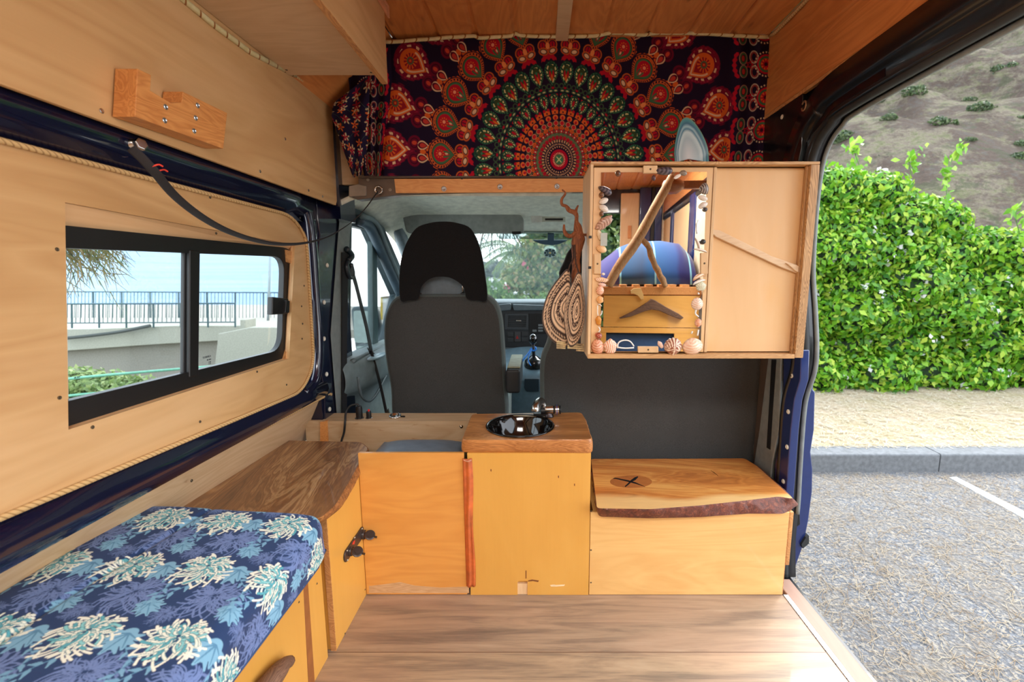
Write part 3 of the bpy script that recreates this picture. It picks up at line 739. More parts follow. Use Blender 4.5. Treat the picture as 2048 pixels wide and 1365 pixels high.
# --- live-edge slabs
def slab(name, top_px, z_t, bot_px, z_b, mats, label, cat, jitter=.0, res=.012, bark=None, mid=0.0, parent=None, hole=None):
    """top and bottom outlines in world xy, same vertex count after resampling"""
    T = [PZ(u, v_, z_t) if not isinstance(u, Vector) else u for u, v_ in top_px]; B_ = [PZ(u, v_, z_b) for u, v_ in bot_px]
    n = len(T); TT = []; BB = []
    for i in range(n):
        k = max(2, int((T[(i + 1) % n] - T[i]).length / res))
        for j in range(k):
            TT.append(T[i].lerp(T[(i + 1) % n], j / k)); BB.append(B_[i].lerp(B_[(i + 1) % n], j / k))
    def smooth(L, it=2):
        for _ in range(it):
            L = [L[i - 1] * .25 + L[i] * .5 + L[(i + 1) % len(L)] * .25 for i in range(len(L))]
        return L
    TT = smooth(TT); BB = smooth(BB); m = len(TT)
    cen = sum(TT, Vector()) / m
    rows = []
    for t, inset in ((0, .004), (.08, .001), (.3, 0), (.6, 0), (.9, .001), (1, .005)):
        row = []
        for a, b_ in zip(TT, BB):
            p = a.lerp(b_, t); c0 = Vector((cen.x, cen.y, p.z)); p = p + (c0 - p).normalized() * inset
            if jitter and 0 < t < 1: p += Vector((mnoise.noise(p * 38), mnoise.noise(p * 38 + Vector((9, 2, 1))), 0)) * jitter
            row.append(p)
        rows.append(row)
    V = [p for r in rows for p in r]
    F = [tuple(range(m))] ; fm = [0]
    if hole:
        from mathutils.geometry import tessellate_polygon
        n0 = len(V); V += hole; kk = len(hole); mp = list(range(m)) + list(range(n0, n0 + kk))
        F = [tuple(mp[i] for i in t) for t in tessellate_polygon([V[:m], hole])]; fm = [0] * len(F)
        V += [p - Vector((0, 0, .03)) for p in hole]
        for i in range(kk): F.append((n0 + i, n0 + (i + 1) % kk, n0 + kk + (i + 1) % kk, n0 + kk + i)); fm.append(0)
    ntop = len(F)
    for r in range(len(rows) - 1):
        for i in range(m):
            F.append((r * m + i, r * m + (i + 1) % m, (r + 1) * m + (i + 1) % m, (r + 1) * m + i)); fm.append(1 if bark is None or bark(V[r * m + i]) else 0)
    if not hole: F.append(tuple(range(len(rows) * m - 1, (len(rows) - 1) * m - 1, -1))); fm.append(0)
    o = mesh(name, V, F, None, parent, smooth=True, auto=50, mats=mats, fm=fm)
    o.data.polygons.foreach_set('use_smooth', [not (i < ntop) for i in range(len(o.data.polygons))])
    if label: tag(o, label, cat)
    return o
def slabwood(name, light, mid, dark, axis='X', rot=0.0, freq=1, sap=None, coat=.35, rough=.35, sap_at=None):
    t = NT(name)
    co = t.mapping((1, 1, 1), rot=(0, 0, rot))
    al = t.mapping((1.6 * freq, 9 * freq, 9 * freq) if axis == 'X' else (9 * freq, 1.6 * freq, 9 * freq), src=co, loc=(2, 5, 1))
    warp = t.noise(1, 4, .5, 1.5, al)
    rg = t.math('MULTIPLY', t.math('ABSOLUTE', t.math('SUBTRACT', t.math('FRACT', t.math('MULTIPLY', warp, 14)), .5)), 2)
    fib = t.noise(1, 5, .7, .2, t.mapping((12, 240, 100) if axis == 'X' else (240, 12, 100), src=co))
    f = t.math('ADD', t.math('MULTIPLY', rg, .30), t.math('MULTIPLY', fib, .35))
    f = t.math('ADD', f, t.math('MULTIPLY', t.math('SUBTRACT', warp, .5), 1.4))
    col = t.ramp(f, [(.0, light), (.35, mid), (.8, dark)])
    if sap_at is not None:
        s_ = t.n('SeparateXYZ'); t.l(t.coord(), s_.inputs[0])
        d = t.math('ADD', s_.outputs['Y'] if axis == 'X' else s_.outputs['X'], t.math('MULTIPLY', t.math('SUBTRACT', t.noise(3, 3), .5), .12))
        m_ = t.ramp(t.math('ADD', t.math('MULTIPLY', d, 1 / .4 * sap_at[1]), sap_at[0]), [(.46, (0, 0, 0)), (.54, (255, 255, 255))])
        col = t.mix(t.math('MULTIPLY', m_, .75), col, sap)
    t.base(col); t.set(rough, 0, coat); t.bump(f, .08, .001); return t.m
def barkmat(name, a, b_, c_):
    t = NT(name); n = t.noise(60, 6, .7, 1); t.base(t.ramp(n, [(.3, a), (.55, b_), (.7, c_)])); t.set(.55, 0, .25)
    t.bump(t.noise(90, 6, .75, 1.5), .9, .006); return t.m
# left counter top
BARKL = barkmat('oiled_edge', (96, 56, 28), (176, 112, 56), (214, 150, 84))
slab('counter_top', [(345, 1016), (565, 881), (722, 884), (738, 896), (722, 925), (700, 965), (672, 1012), (640, 1040)], .462,
     [(338, 1022), (560, 884), (720, 889), (741, 905), (728, 936), (708, 978), (684, 1018), (640, 1052)], .435,
     [slabwood('walnut_slab', (196, 156, 108), (142, 98, 60), (92, 60, 38), 'Y', R(-12), .8, (206, 168, 122), .5, .28, (.62, 3.0)), BARKL], 'dark walnut live-edge counter top over the side cupboard, left', 'counter', .0015)
# right step slab
RW = slabwood('oak_slab', (232, 168, 88), (208, 130, 60), (160, 90, 40), 'X', 0.02, .7, (246, 206, 138), .5, .3, (4.2, -1.05))
BARKR = barkmat('bark_edge', (70, 34, 24), (126, 62, 40), (178, 104, 66))
rs = slab('step_slab', [(1180, 918), (1490, 917), (1515, 932), (1560, 972), (1590, 999), (1560, 994), (1490, 1003), (1400, 1013), (1300, 1020), (1192, 1018)], .345,
     [(1180, 920), (1492, 920), (1530, 944), (1578, 988), (1599, 1012), (1572, 1029), (1500, 1029), (1400, 1037), (1300, 1039), (1196, 1035)], .303, [RW, BARKR],
     'orange live-edge wooden seat slab with dark bark front, beside the open door', 'seat', .006, .008)
EPX = plain('black_resin', (20, 18, 22), .15, coat=.6)
z = .3456
for pl2 in ([(1226, 958, .2), (1230, 957, 1), (1258, 963, 1.6), (1272, 967, 1.4), (1290, 974, .2)], [(1276, 954, .8), (1270, 958, 2.2), (1262, 963, 1.6), (1256, 969, 1.2), (1250, 974, .8)], [(1422, 942, .3), (1430, 947, 1.2), (1436, 952, 1.0)]):
    L_ = []; R_ = []
    for i, (u, v_, w_) in enumerate(pl2):
        p = PZ(u, v_, z); L_.append(p + Vector((0, .0045 * w_, 0))); R_.append(p - Vector((0, .0045 * w_, 0)))
    MB().prism(L_ + R_[::-1], (0, 0, -.002)).build('resin_crack', EPX, rs)
kn = MB(); 
kn.prism([PZ(1262 + 42 * math.cos(a), 964 + 12.5 * math.sin(a), .3453) for a in np.linspace(0, 2 * math.pi, 40)[:-1]], (0, 0, -.002))
kn.build('knot', wood('knot_brown', (196, 120, 58), (150, 84, 36), 'X', 4, .8, .35, .4, fig=8), rs)
# --- right step box
rb = thing('step_box', 'low varnished plywood box carrying the live-edge seat slab by the door', 'box', (.5, 1.5, 0))
boxf('front_panel', .1695, .826, YF, YF + .012, 0.001, .3025, VARNP, rb)
boxf('side_panel', .8165, .829, YF + .001, 1.70, .001, .302, PLYEDGE, rb)
boxf('inner_side', .829, .842, YF + .001, 1.70, .11, .302, PLYEDGE, rb)
boxf('carcass', .18, .816, YF + .013, 1.70, .001, .300, VARNP, rb)
for u, v_ in ((1181, 1023), (1181, 1101), (1181, 1166)):
    MB().lathe([(.003, 0), (.002, .001), (0, .0005)], PY(u + 1, v_, YF), (0, -1, 0), 10, cap=False).build('screw', SCR, rb)

# --- sink cabinet
sk = thing('sink_cabinet', 'tall varnished plywood cabinet under the round black sink, centre', 'cabinet', (-.03, 1.52, 0))
zt, zbm = .555, .507
# front panel with a broken out piece at the bottom
fx0, fx1 = -.232, .168
g0, g1 = PY(1035, 1165, YF), PY(1055, 1163, YF)
b = MB().prism([(fx0, YF, .001), (g0.x, YF, .001), (g0.x, YF, g0.z), (g0.x + .006, YF, g0.z + .004), (g1.x, YF, g1.z), (g1.x, YF, .001), (fx1, YF, .001), (fx1, YF, zbm), (fx0, YF, zbm)], (0, .012, 0))
b.build('front_panel', VARNZ, sk)
boxf('bare_patch', g0.x, g1.x, YF + .003, YF + .012, .001, g0.z - .008, wood('bare_wood', (236, 204, 160), (222, 178, 128), 'Z', 2), sk, 0)
boxf('carcass', fx0, fx1, YF + .0125, 1.665, .001, .43, VARNZ, sk)
boxf('side_panel', fx0, fx0 + .012, YF + .0125, 1.665, .4305, zbm, VARNZ, sk)
boxf('side_panel', fx1 - .012, fx1, YF + .0125, 1.665, .4305, zbm, VARNZ, sk)
boxf('back_panel', fx0 + .0125, fx1 - .0125, 1.653, 1.665, .4305, zbm, VARNZ, sk)
def scratch(pp, mat, parent, name='chipped_mark'):
    MB().prism([PY(u, v_, YF - .0004) for u, v_ in pp], (0, .0006, 0)).build(name, mat, parent)
CH = plain('chip_pale', (246, 218, 176), .6); CHD = plain('chip_dark', (130, 76, 34), .7)
scratch([(1100, 1171), (1108, 1170), (1112, 1171), (1130, 1170), (1128, 1173), (1112, 1174), (1102, 1174)], CH, sk)
scratch([(1056, 1162), (1064, 1160), (1078, 1162), (1076, 1165), (1066, 1163), (1056, 1164)], CHD, sk)
scratch([(1051, 1142), (1053, 1142), (1053, 1158), (1051, 1158)], CHD, sk)
for u, v_ in ((981, 939), (1148, 968), (1116, 952)): scratch([(u, v_), (u + 2, v_), (u + 2, v_ + 5), (u, v_ + 4)], CHD, sk)
cs = Vector((PZ(1040.5, 852, zt).x, 1.512, zt)); rad = .117
tagw = slab('sink_worktop', [(943, 828), (1164, 825), (1172, 838), (1186, 880), (1060, 881), (922, 881)], zt, [(936, 858), (1165, 856), (1175, 866), (1187.5, 908), (1060, 906), (921, 906)], .507,
     [slabwood('oak_worktop', (208, 148, 88), (174, 116, 62), (128, 82, 46), 'X', 0, 1.1, None, .3, .4), wood('oak_front', (214, 148, 84), (150, 88, 42), 'X', 5, 1, .45, .25, fig=4)], 'thick oak worktop holding the black sink bowl', 'worktop', .0015, hole=[Vector((cs.x + rad * .97 * math.cos(a), cs.y + rad * .97 * math.sin(a), zt)) for a in np.linspace(0, 2 * math.pi, 49)[:-1]])
DK = plain('black_enamel', (10, 8, 9), .08, 0, .25, var=.01)
bs = thing('sink_bowl', 'round glossy black sink bowl set into the oak worktop', 'sink', (cs.x, cs.y, zt))
MB().lathe([(rad * 1.02, .0005), (rad * 1.03, .003), (rad * 1.01, .0055), (rad * .97, .005), (rad * .93, -.002), (rad * .86, -.025), (rad * .77, -.055), (rad * .60, -.082), (rad * .36, -.097), (rad * .14, -.101), (0, -.102)], (cs.x, cs.y, zt), n=64, cap=False).build('bowl', DK, bs, smooth=True)
MB().lathe([(.022, 0), (.022, .003), (.012, .004), (.010, .001), (0, .001)], (cs.x, cs.y, zt - .104), n=24, cap=False).build('drain', STEEL, bs, smooth=True)
# cut the carcass for the bowl : lower carcass top
fa = thing('mixer_tap', 'brushed steel folding tap behind the black sink', 'tap', tuple(PZ(1097, 832, zt)))
p0 = PZ(1098, 834, zt)
MB().lathe([(.018, 0), (.018, .004), (.013, .012), (.012, .022)], p0, n=24).build('base', plain('tap_dark', (70, 64, 66), .3, .8), fa, smooth=True)
q = p0 + Vector((0, .0, .028)); y0_ = p0.y
A0 = PY(1090, 820, y0_); A1 = PY(1106, 820, y0_)
MB().lathe([(.0, -.001), (.0165, 0), (.017, .002), (.017, (A1 - A0).length), (.0, (A1 - A0).length + .001)], A0, (1, 0, .02), 24).build('body', STEEL, fa, smooth=True, auto=40)
MB().lathe([(.015, 0), (.015, .006)], A1, (1, 0, .02), 24).build('body_gasket', BLACK, fa)
A2 = PY(1110, 820, y0_)
kb = MB().lathe([(.016, 0), (.0185, .001), (.0185, .014), (.016, .016), (.0, .016)], A2, (1, 0, .02), 24).build('turn_knob', STEEL, fa, smooth=True, auto=40)
MB().lathe([(.0188, .006), (.0188, .0075)], A2, (1, 0, .02), 24, cap=False).build('blue_ring', plain('blue_ring', (50, 80, 190), .4), kb)
MB().lathe([(.014, .016), (.016, .018), (.016, .021), (0, .022)], A2, (1, 0, .02), 20).build('end_cap', BLACK, kb, smooth=True)
A3 = PY(1084, 822, y0_)
MB().lathe([(.0155, -.004), (.0155, .018)], A3, (1, 0, 0), 20).build('swivel_joint', BLACK, fa, smooth=True, auto=40)
sp0 = PY(1072, 818, y0_ - .05); sp1 = PY(1080, 801, y0_ + .005)
MB().tube(spline([PY(1071, 823, y0_ - .062), PY(1071, 817, y0_ - .060), PY(1075, 808, y0_ - .040), PY(1080, 803, y0_ - .012), PY(1085, 807, y0_ + .004), PY(1087, 816, y0_ + .006)], 5), .0148, 18).build('spout', STEEL, fa, smooth=True)
MB().box(sp0.x - .01, p0.x + .006, y0_ - .01, y0_ + .012, zt + .004, zt + .014).build('tap_bracket', BLACK, fa, bevel=.002)
strip_ = [PZ(u, v_, zt + .001) for u, v_ in ((1013, 829), (1072, 827), (1074, 830), (1100, 833), (1090, 835), (1014, 832))]
MB().prism(strip_, (0, 0, .002)).build('backing_strip', plain('pale_strip', (176, 160, 130), .5), fa)

# --- fridge compartment : front panel, leather strap, fridge
fp_ = thing('fridge_front_panel', 'varnished plywood panel with flame grain in front of the fridge, left of centre', 'panel', (-.41, YF, 0))
x1 = PY(925, 907, YF).x
boxf('panel', -.586, x1 + .004, YF, YF + .014, .002, .507, wood('flame_ply', (232, 166, 84), (208, 134, 58), 'X', 1.1, .6, .38, .3, blotch=(230, 160, 76), fig=1.7, fine=.2), fp_)
MB().prism([PY(u, v_, YF - .0003) for u, v_ in ((738, 1187), (738, 1173), (780, 1168), (800, 1165), (830, 1172), (880, 1176), (938, 1174), (938, 1187))], (0, .0005, 0)).build('worn_edge', wood('worn_wood', (222, 184, 138), (190, 140, 92), 'X', 3), fp_)
ls = thing('leather_strip', 'vertical tan leather strip tacked over the gap beside the sink cabinet', 'strip', tuple(PY(938, 1170, YF)))
LE = plain('tan_leather', (198, 98, 46), .4, coat=.25, bump=.5, bscale=60, var=.12)
V = []; F = []; nr, ncx = 40, 9
for i in range(nr + 1):
    t = i / nr; u0 = lerp(925, 933, t) ; u1 = lerp(944, 951, t) + 1.5 * math.sin(t * 9); v_ = lerp(917, 1172, t)
    for k in range(ncx):
        s_ = k / (ncx - 1)
        pinch = (.35 + .65 * abs(2 * s_ - 1) ** 2)
        d = .004 + .006 * (1 - (2 * s_ - 1) ** 2) * (0.6 + .4 * math.sin(t * 14 + s_ * 3)) + .003 * math.sin(s_ * 12 + t * 4)
        if k in (0, ncx - 1): d = .0015
        V.append(PY(lerp(u0, u1, s_), v_, YF) + Vector((0, -d, 0)))
for i in range(nr):
    for k in range(ncx - 1): F.append((i * ncx + k, i * ncx + k + 1, (i + 1) * ncx + k + 1, (i + 1) * ncx + k))
o = mesh('leather', V, F, LE, ls, smooth=True); sm = o.modifiers.new('s', 'SOLIDIFY'); sm.thickness = .0025
MB().tube([PY(927, 921, YF - .012), PY(935, 924, YF - .014), PY(943, 921, YF - .012)], .0008, 5).build('stitching', plain('thread_pale', (230, 190, 150), .7), ls)
fg = thing('fridge', 'grey-lidded coolbox sunk behind the plywood panel', 'fridge', (-.41, 1.5, 0))
GL_ = plain('fridge_lid', (110, 124, 138), .45, coat=.1, bump=.1)
V = []; F = []
nx, ny = 16, 8
x0_, x1_ = -.575, -.262
for j in range(ny + 1):
    for i in range(nx + 1):
        s_, t = i / nx, j / ny
        zz = .462 + .022 * (1 - abs(2 * s_ - 1) ** 4) * (1 - abs(2 * t - 1) ** 6)
        V.append((lerp(x0_, x1_, s_), lerp(1.415, 1.60, t), zz))
for j in range(ny):
    for i in range(nx): F.append((j * (nx + 1) + i, j * (nx + 1) + i + 1, (j + 1) * (nx + 1) + i + 1, (j + 1) * (nx + 1) + i))
o = mesh('lid', V, F, GL_, fg, smooth=True); sm = o.modifiers.new('s', 'SOLIDIFY'); sm.thickness = .02; sm.offset = -1
boxf('body', x0_, x1_, 1.415, 1.60, .05, .445, DARKDASH, fg, .01)
boxf('lid_hinge', x1_ - .004, x1_ + .006, 1.44, 1.57, .42, .472, plain('hinge_grey', (150, 158, 166), .4), fg, .002)

# --- partition with sockets on top
pb = thing('partition_board', 'pale plywood partition behind the fridge, below the driver seat', 'partition', (-.5, 1.76, 0))
zp = PY(925, 843, 1.72).z
PB = wood('partition_ply', (206, 178, 142), (176, 140, 98), 'X', 1.3, .6, .6, 0, fine=.5, dirt=(164, 120, 76))
boxf('front', -.93, -.262, 1.72, 1.735, .003, zp, PB, pb, .001)
boxf('shelf', -.93, -.262, 1.735, 1.83, zp - .014, zp - .001, PB, pb, .001)
MB().prism([PY(u, v_, 1.714) for u, v_ in ((640, 845), (654, 843), (656, 884), (640, 884))], (0, .02, 0)).build('corner_post', PINEL, pb, bevel=.001)
p = PY(923, 853, 1.72)
MB().lathe([(.007, 0), (.007, .004), (.004, .005), (.004, .012), (.002, .013)], p, (0, -1, 0), 12).build('toggle_switch', CHROME, pb, smooth=True, auto=40)
zs = zp - .001
def plug(u, v0, v1, r, y, nm, lab):
    p = PY(u, v0, y); h = PY(u, v1, y).z - zs; p = Vector((p.x, y, zs))
    t = thing(nm, lab, 'plug', tuple(p))
    MB().lathe([(r * 1.35, 0), (r * 1.35, .003), (r * 1.1, .004)], p, n=18).build('collar', CHROME, t, smooth=True, auto=40)
    MB().lathe([(r, .004), (r, h * .8), (r * .85, h), (0, h)], p, n=18).build('barrel', BLACK, t, smooth=True, auto=40)
    return t, p, h
t, p, h = plug(719, 838, 813, .013, 1.755, 'power_plug', 'taller black 12 volt plug with a cable, on the partition shelf')
cb = [p + Vector((0, 0, h)), p + Vector((-.006, 0, h + .008)), p + Vector((-.03, -.01, h + .004)), PY(692, 825, 1.735), PY(690, 845, 1.712), PY(688, 865, 1.708), PY(683, 882, 1.70), PY(680, 900, 1.69)]
MB().tube(spline(cb, 6), .0042, 8).build('cable', BLACK, t, smooth=True)
t, p, h = plug(738, 838, 823, .010, 1.757, 'indicator_plug', 'shorter black plug with a red tip, on the partition shelf')
MB().lathe([(.004, h), (.004, h + .008), (0, h + .009)], p + Vector((.001, 0, 0)), n=10).build('red_tip', plain('tip_red', (220, 50, 50), .3), t)  # plain red tip colour
t = thing('ring_socket', 'round chrome-rimmed socket lying open on the partition shelf', 'socket', (PY(788, 837, 1.76).x, 1.77, zs))
p = Vector((PY(788, 837, 1.76).x, 1.775, zs))
MB().lathe([(.022, 0), (.024, .004), (.024, .009), (.019, .010), (.018, .003), (0, .003)], p, (0, -.15, 1), 24, cap=False).build('rim', CHROME, t, smooth=True)
MB().box(p.x + .024, p.x + .04, p.y - .003, p.y + .003, zs, zs + .005).build('hinge', BLACK, t)

# --- LED fill lamp, added behind the camera to brighten the interior
cl = thing('added_fill_lamp', 'flat white LED fill lamp added unseen behind the viewer to brighten the interior', 'lamp', (.1, -.75, 1.96))
em = NT('fill_diffuser'); em.base((240, 236, 228)); em.b.inputs['Emission Color'].default_value = (1, .93, .84, 1); em.b.inputs['Emission Strength'].default_value = 2.0
boxf('housing', -.42, .62, -1.02, -.48, 1.945, 1.963, plain('fill_housing_white', (230, 230, 226), .4), cl, .004)
boxf('diffuser', -.40, .60, -1.0, -.5, 1.93, 1.944, em.m, cl, .002)
# --- wall cabinet with mirror door
Y1, Y2 = 1.25, 1.46
wc = thing('wall_cabinet', 'birch plywood wall cabinet with shell-framed mirror and sliding door', 'cabinet', (.43, 1.35, .86))
EDG = wood('edge_lines', (214, 170, 116), (150, 104, 60), 'X', 2.5, 1.0, .55, .1, fig=9, fine=.15)
EDGV = wood('edge_lines_v', (206, 162, 110), (120, 80, 46), 'Z', 2.5, 1.0, .55, .1, fig=9, fine=.15)
c4 = [PY(u, v, Y1) for u, v in ((1181, 323), (1640, 319), (1607, 717), (1177, 714))]
i4_ = [PY(u, v, Y1) for u, v in ((1187, 329), (1622, 328), (1591, 709), (1181, 709))]
xl = (c4[0].x + c4[3].x) / 2; xr = (c4[1].x + c4[2].x) / 2; zt_ = c4[0].z; zb_ = c4[2].z
xil = (i4_[0].x + i4_[3].x) / 2; xir = (i4_[1].x + i4_[2].x) / 2; zit = i4_[0].z; zib = i4_[3].z
SIDE = wood('cab_side', (226, 192, 146), (204, 160, 112), 'Z', 1, .5, .5, .05)
boxf('left_side', xl - .001, xil, Y1 + .001, Y2, zb_, zt_ - .006, SIDE, wc, .001)
boxf('right_side', xir, xr, Y1, Y2, zb_ + .001, zit - .0005, EDGV, wc, .001)
boxf('top_board', xl - .001, xr, Y1, Y2, zit, zt_, EDG, wc, .001)
boxf('bottom_board', xl, xir - .0005, Y1, Y2, zb_ - .001, zib, EDG, wc, .001)
boxf('back_board', xl, xr, Y2 - .008, Y2 - .001, zb_, zt_ - .006, SIDE, wc, 0)
# doors recessed
DOOR = wood('cab_door', (232, 192, 142), (214, 166, 112), 'Z', .7, .4, .45, .15, blotch=(230, 178, 110), fig=1.4, fine=.15)
yd = 1.268
md = boxf('mirror_door', xil + .003, PY(1418, 500, yd).x, yd, yd + .012, zib + .003, zit - .003, DOOR, wc, .001)
yr = 1.278
sdr = boxf('sliding_door', PY(1417, 500, yr).x, PY(1606, 500, yr).x, yr, yr + .01, zib + .003, zit - .003, DOOR, wc, .001)
boxf('door_edge_batten', PY(1419, 500, yd).x, PY(1425, 500, yd).x, yd - .001, yd + .010, zib + .003, zit - .003, SIDE, wc, .001)
boxf('rail', PY(1600, 500, 1.262).x, xir, 1.262, 1.272, zib, zit, EDGV, wc, .001)
# handle stick
hp = [(1420, 463), (1426, 459), (1440, 461), (1545, 513), (1597, 531), (1608, 537), (1613, 545), (1604, 549), (1592, 546), (1560, 534), (1432, 474)]
hs = MB().prism([PY(u, v, yr - .010) for u, v in hp], (0, .010, 0)).build('handle_stick', wood('stick_pale', (226, 196, 158), (198, 158, 118), 'X', 2.5, .6, .55), sdr, bevel=.002)
MB().prism([PY(u, v, yr - .016) for u, v in ((1572, 526), (1590, 529), (1608, 537), (1613, 545), (1606, 549), (1592, 543))], (0, .008, 0)).build('handle_tip', wood('stick_pale', (0, 0, 0), (0, 0, 0)), hs, bevel=.002)
# mirror : slightly turned towards the left
TH = R(3.2)
def rotm(p):   # p on plane y=ym -> turned about a vertical axis at the mirror middle
    return p
YM = yd - .011
mc = PY(1307, 520, YM)
MN = Vector((-math.sin(TH), -math.cos(TH), 0)); MT = Vector((math.cos(TH), -math.sin(TH), 0))
def onmirror(u, v, lift=0):
    d = ray(u, v); q = mc + MN * lift
    t = (q - EYEP).dot(MN) / d.dot(MN); return EYEP + d * t
def REF(u, v, y):
    """point behind the camera that the mirror shows at this pixel, at depth y"""
    p = onmirror(u, v); d = ray(u, v); r_ = d - MN * 2 * d.dot(MN); return p + r_ * ((y - p.y) / r_.y)
MIR = NT('mirror'); MIR.base((235, 238, 238)); MIR.set(.0, 1.0)
_m = [onmirror(1202, 345), onmirror(1414, 344), onmirror(1401, 703), onmirror(1202, 703)]
b = MB().prism([p + MN * .0 for p in _m], -MN * .003); mirror = b.build('mirror', MIR.m, md)
def packer(u0, u1, v0, v1, nm='clip_block', lift=.006):
    pp = [onmirror(u0, v0, lift), onmirror(u1, v0, lift), onmirror(u1, v1, lift), onmirror(u0, v1, lift)]
    o_ = MB().prism(pp, -MN * .012).build(nm, SIDE, md, bevel=.001)
    c0 = (pp[0] + pp[2]) / 2
    MB().lathe([(.0028, 0), (.002, .001), (0, .0006)], c0, MN, 8, cap=False).build('screw', SCR, md)
packer(1188, 1202, 508, 548); packer(1402, 1416, 506, 548); packer(1276, 1317, 694, 706); packer(1287, 1315, 331, 346)
# thin glass block at left
packer_g = MB().prism([onmirror(u, v, .006) for u, v in ((1201, 466), (1215, 466), (1214, 492), (1201, 492))], -MN * .006).build('glass_piece', plain('glass_frosted', (190, 196, 190), .2, 0, .5), md)
# --- shells
SHN = 0
def shellmat(name, c1, c2, kind, coat=.2):
    if name in _mc: return _mc[name]
    t = NT(name); a = t.n('Attribute'); a.attribute_name = 'Rib'
    f = t.math('ADD', a.outputs['Fac'], t.math('MULTIPLY', t.math('SUBTRACT', t.noise(80, 3), .5), .5))
    t.base(t.ramp(f, [(.2, c1), (.8, c2)])); t.set(.4, 0, coat); _mc[name] = t.m; return t.m
def shell(u, v, w_, h_, rot, c1, c2, kind='clam', depth=.35, n=28, m=7, name='shell'):
    global SHN
    SHN += 1
    C = onmirror(u, v, .001); s_ = (C - EYEP).length; sc0 = (onmirror(u + 1, v) - onmirror(u, v)).length
    a, b_ = w_ * sc0 / 2, h_ * sc0 / 2; rt_ = R(rot); U = Vector((0, 0, 1))
    rad_ = max(a, b_); dep = min(a, b_) * depth * 2.2
    V = []; rib = []
    for i in range(m + 1):
        f = i / m
        for k in range(n):
            an = 2 * math.pi * k / n; x, y = math.cos(an), math.sin(an)
            if kind == 'fan':                     # umbo at the bottom, ribs radiating
                r_ = 1 - .18 * max(0, -y) ** 2 * (abs(x) ** .7) + .04 * math.cos(16 * math.atan2(x, y + 1.3) * 2)
                px, py = x * r_ * f, y * r_ * f
                vx, vy = px, py + 1.0; ang = math.atan2(vx, vy); z = (1 - f ** 2.2) * 1.0 + .06 * math.cos(ang * 34) * f
                rv = .5 + .5 * math.cos(ang * 34)
            elif kind == 'mussel':
                px = x * f * (1 if x > 0 else 1.0); py = y * f * (.62 + .38 * (x + 1) / 2 if x < .6 else 1 - .3 * (x - .6))
                z = (1 - f ** 2) ** .6; rv = .5 + .5 * math.sin(14 * math.hypot(px + 1, py))
            elif kind == 'snail':
                px, py = x * f, y * f * (.9 + .1 * x); z = (1 - f ** 2) ** .5 * 1.6; rv = .5 + .5 * math.sin(6 * f * 2 + an)
            elif kind == 'oyster':
                r_ = 1 + .06 * math.sin(5 * an) + .04 * math.sin(9 * an); px, py = x * f * r_, y * f * r_
                z = (1 - f ** 2) * .6 + .08 * math.sin(18 * f); rv = .5 + .5 * math.sin(22 * math.hypot(px + .8, py * .7))
            elif kind == 'crescent':
                px = x * f; py = y * f * .5 - .45 * (px ** 2) + .2; z = (1 - f ** 2) ** .5; rv = .5 + .5 * math.sin(8 * py)
            else:                                  # clam: growth bands concentric about the umbo
                r_ = 1 - .12 * max(0, y) * abs(x); px, py = x * f * r_, y * f * r_
                z = (1 - f ** 2.0) * 1.0 + .03 * math.sin(16 * math.hypot(px, py - 1)); rv = .5 + .5 * math.sin(20 * math.hypot(px, py - 1))
            X_ = px * a * math.cos(rt_) - py * b_ * math.sin(rt_); Z_ = px * a * math.sin(rt_) + py * b_ * math.cos(rt_)
            V.append(C + MT * X_ + U * Z_ + MN * (z * dep)); rib.append(rv)
    V = np.array([tuple(p) for p in V]); idx = []
    for i in range(m):
        for k in range(n): idx.append((i * n + k, i * n + (k + 1) % n, (i + 1) * n + (k + 1) % n, (i + 1) * n + k))
    idx = [tuple(reversed(t)) for t in idx]
    o = mesh(name, V, np.array(idx), shellmat('shell_%s_%s' % ('_'.join(map(str, c1)), '_'.join(map(str, c2))), c1, c2, kind), md, smooth=True)
    setcol(o, np.repeat(np.array(rib)[:, None], 3, 1), 'Rib')
    sm = o.modifiers.new('s', 'SOLIDIFY'); sm.thickness = .0012; sm.offset = -1
    return o
DKc = ((44, 36, 48), (104, 92, 100)); WHT = ((214, 200, 184), (250, 244, 236)); PEACH = ((224, 160, 110), (250, 224, 196)); BRN = ((70, 42, 26), (150, 100, 62))
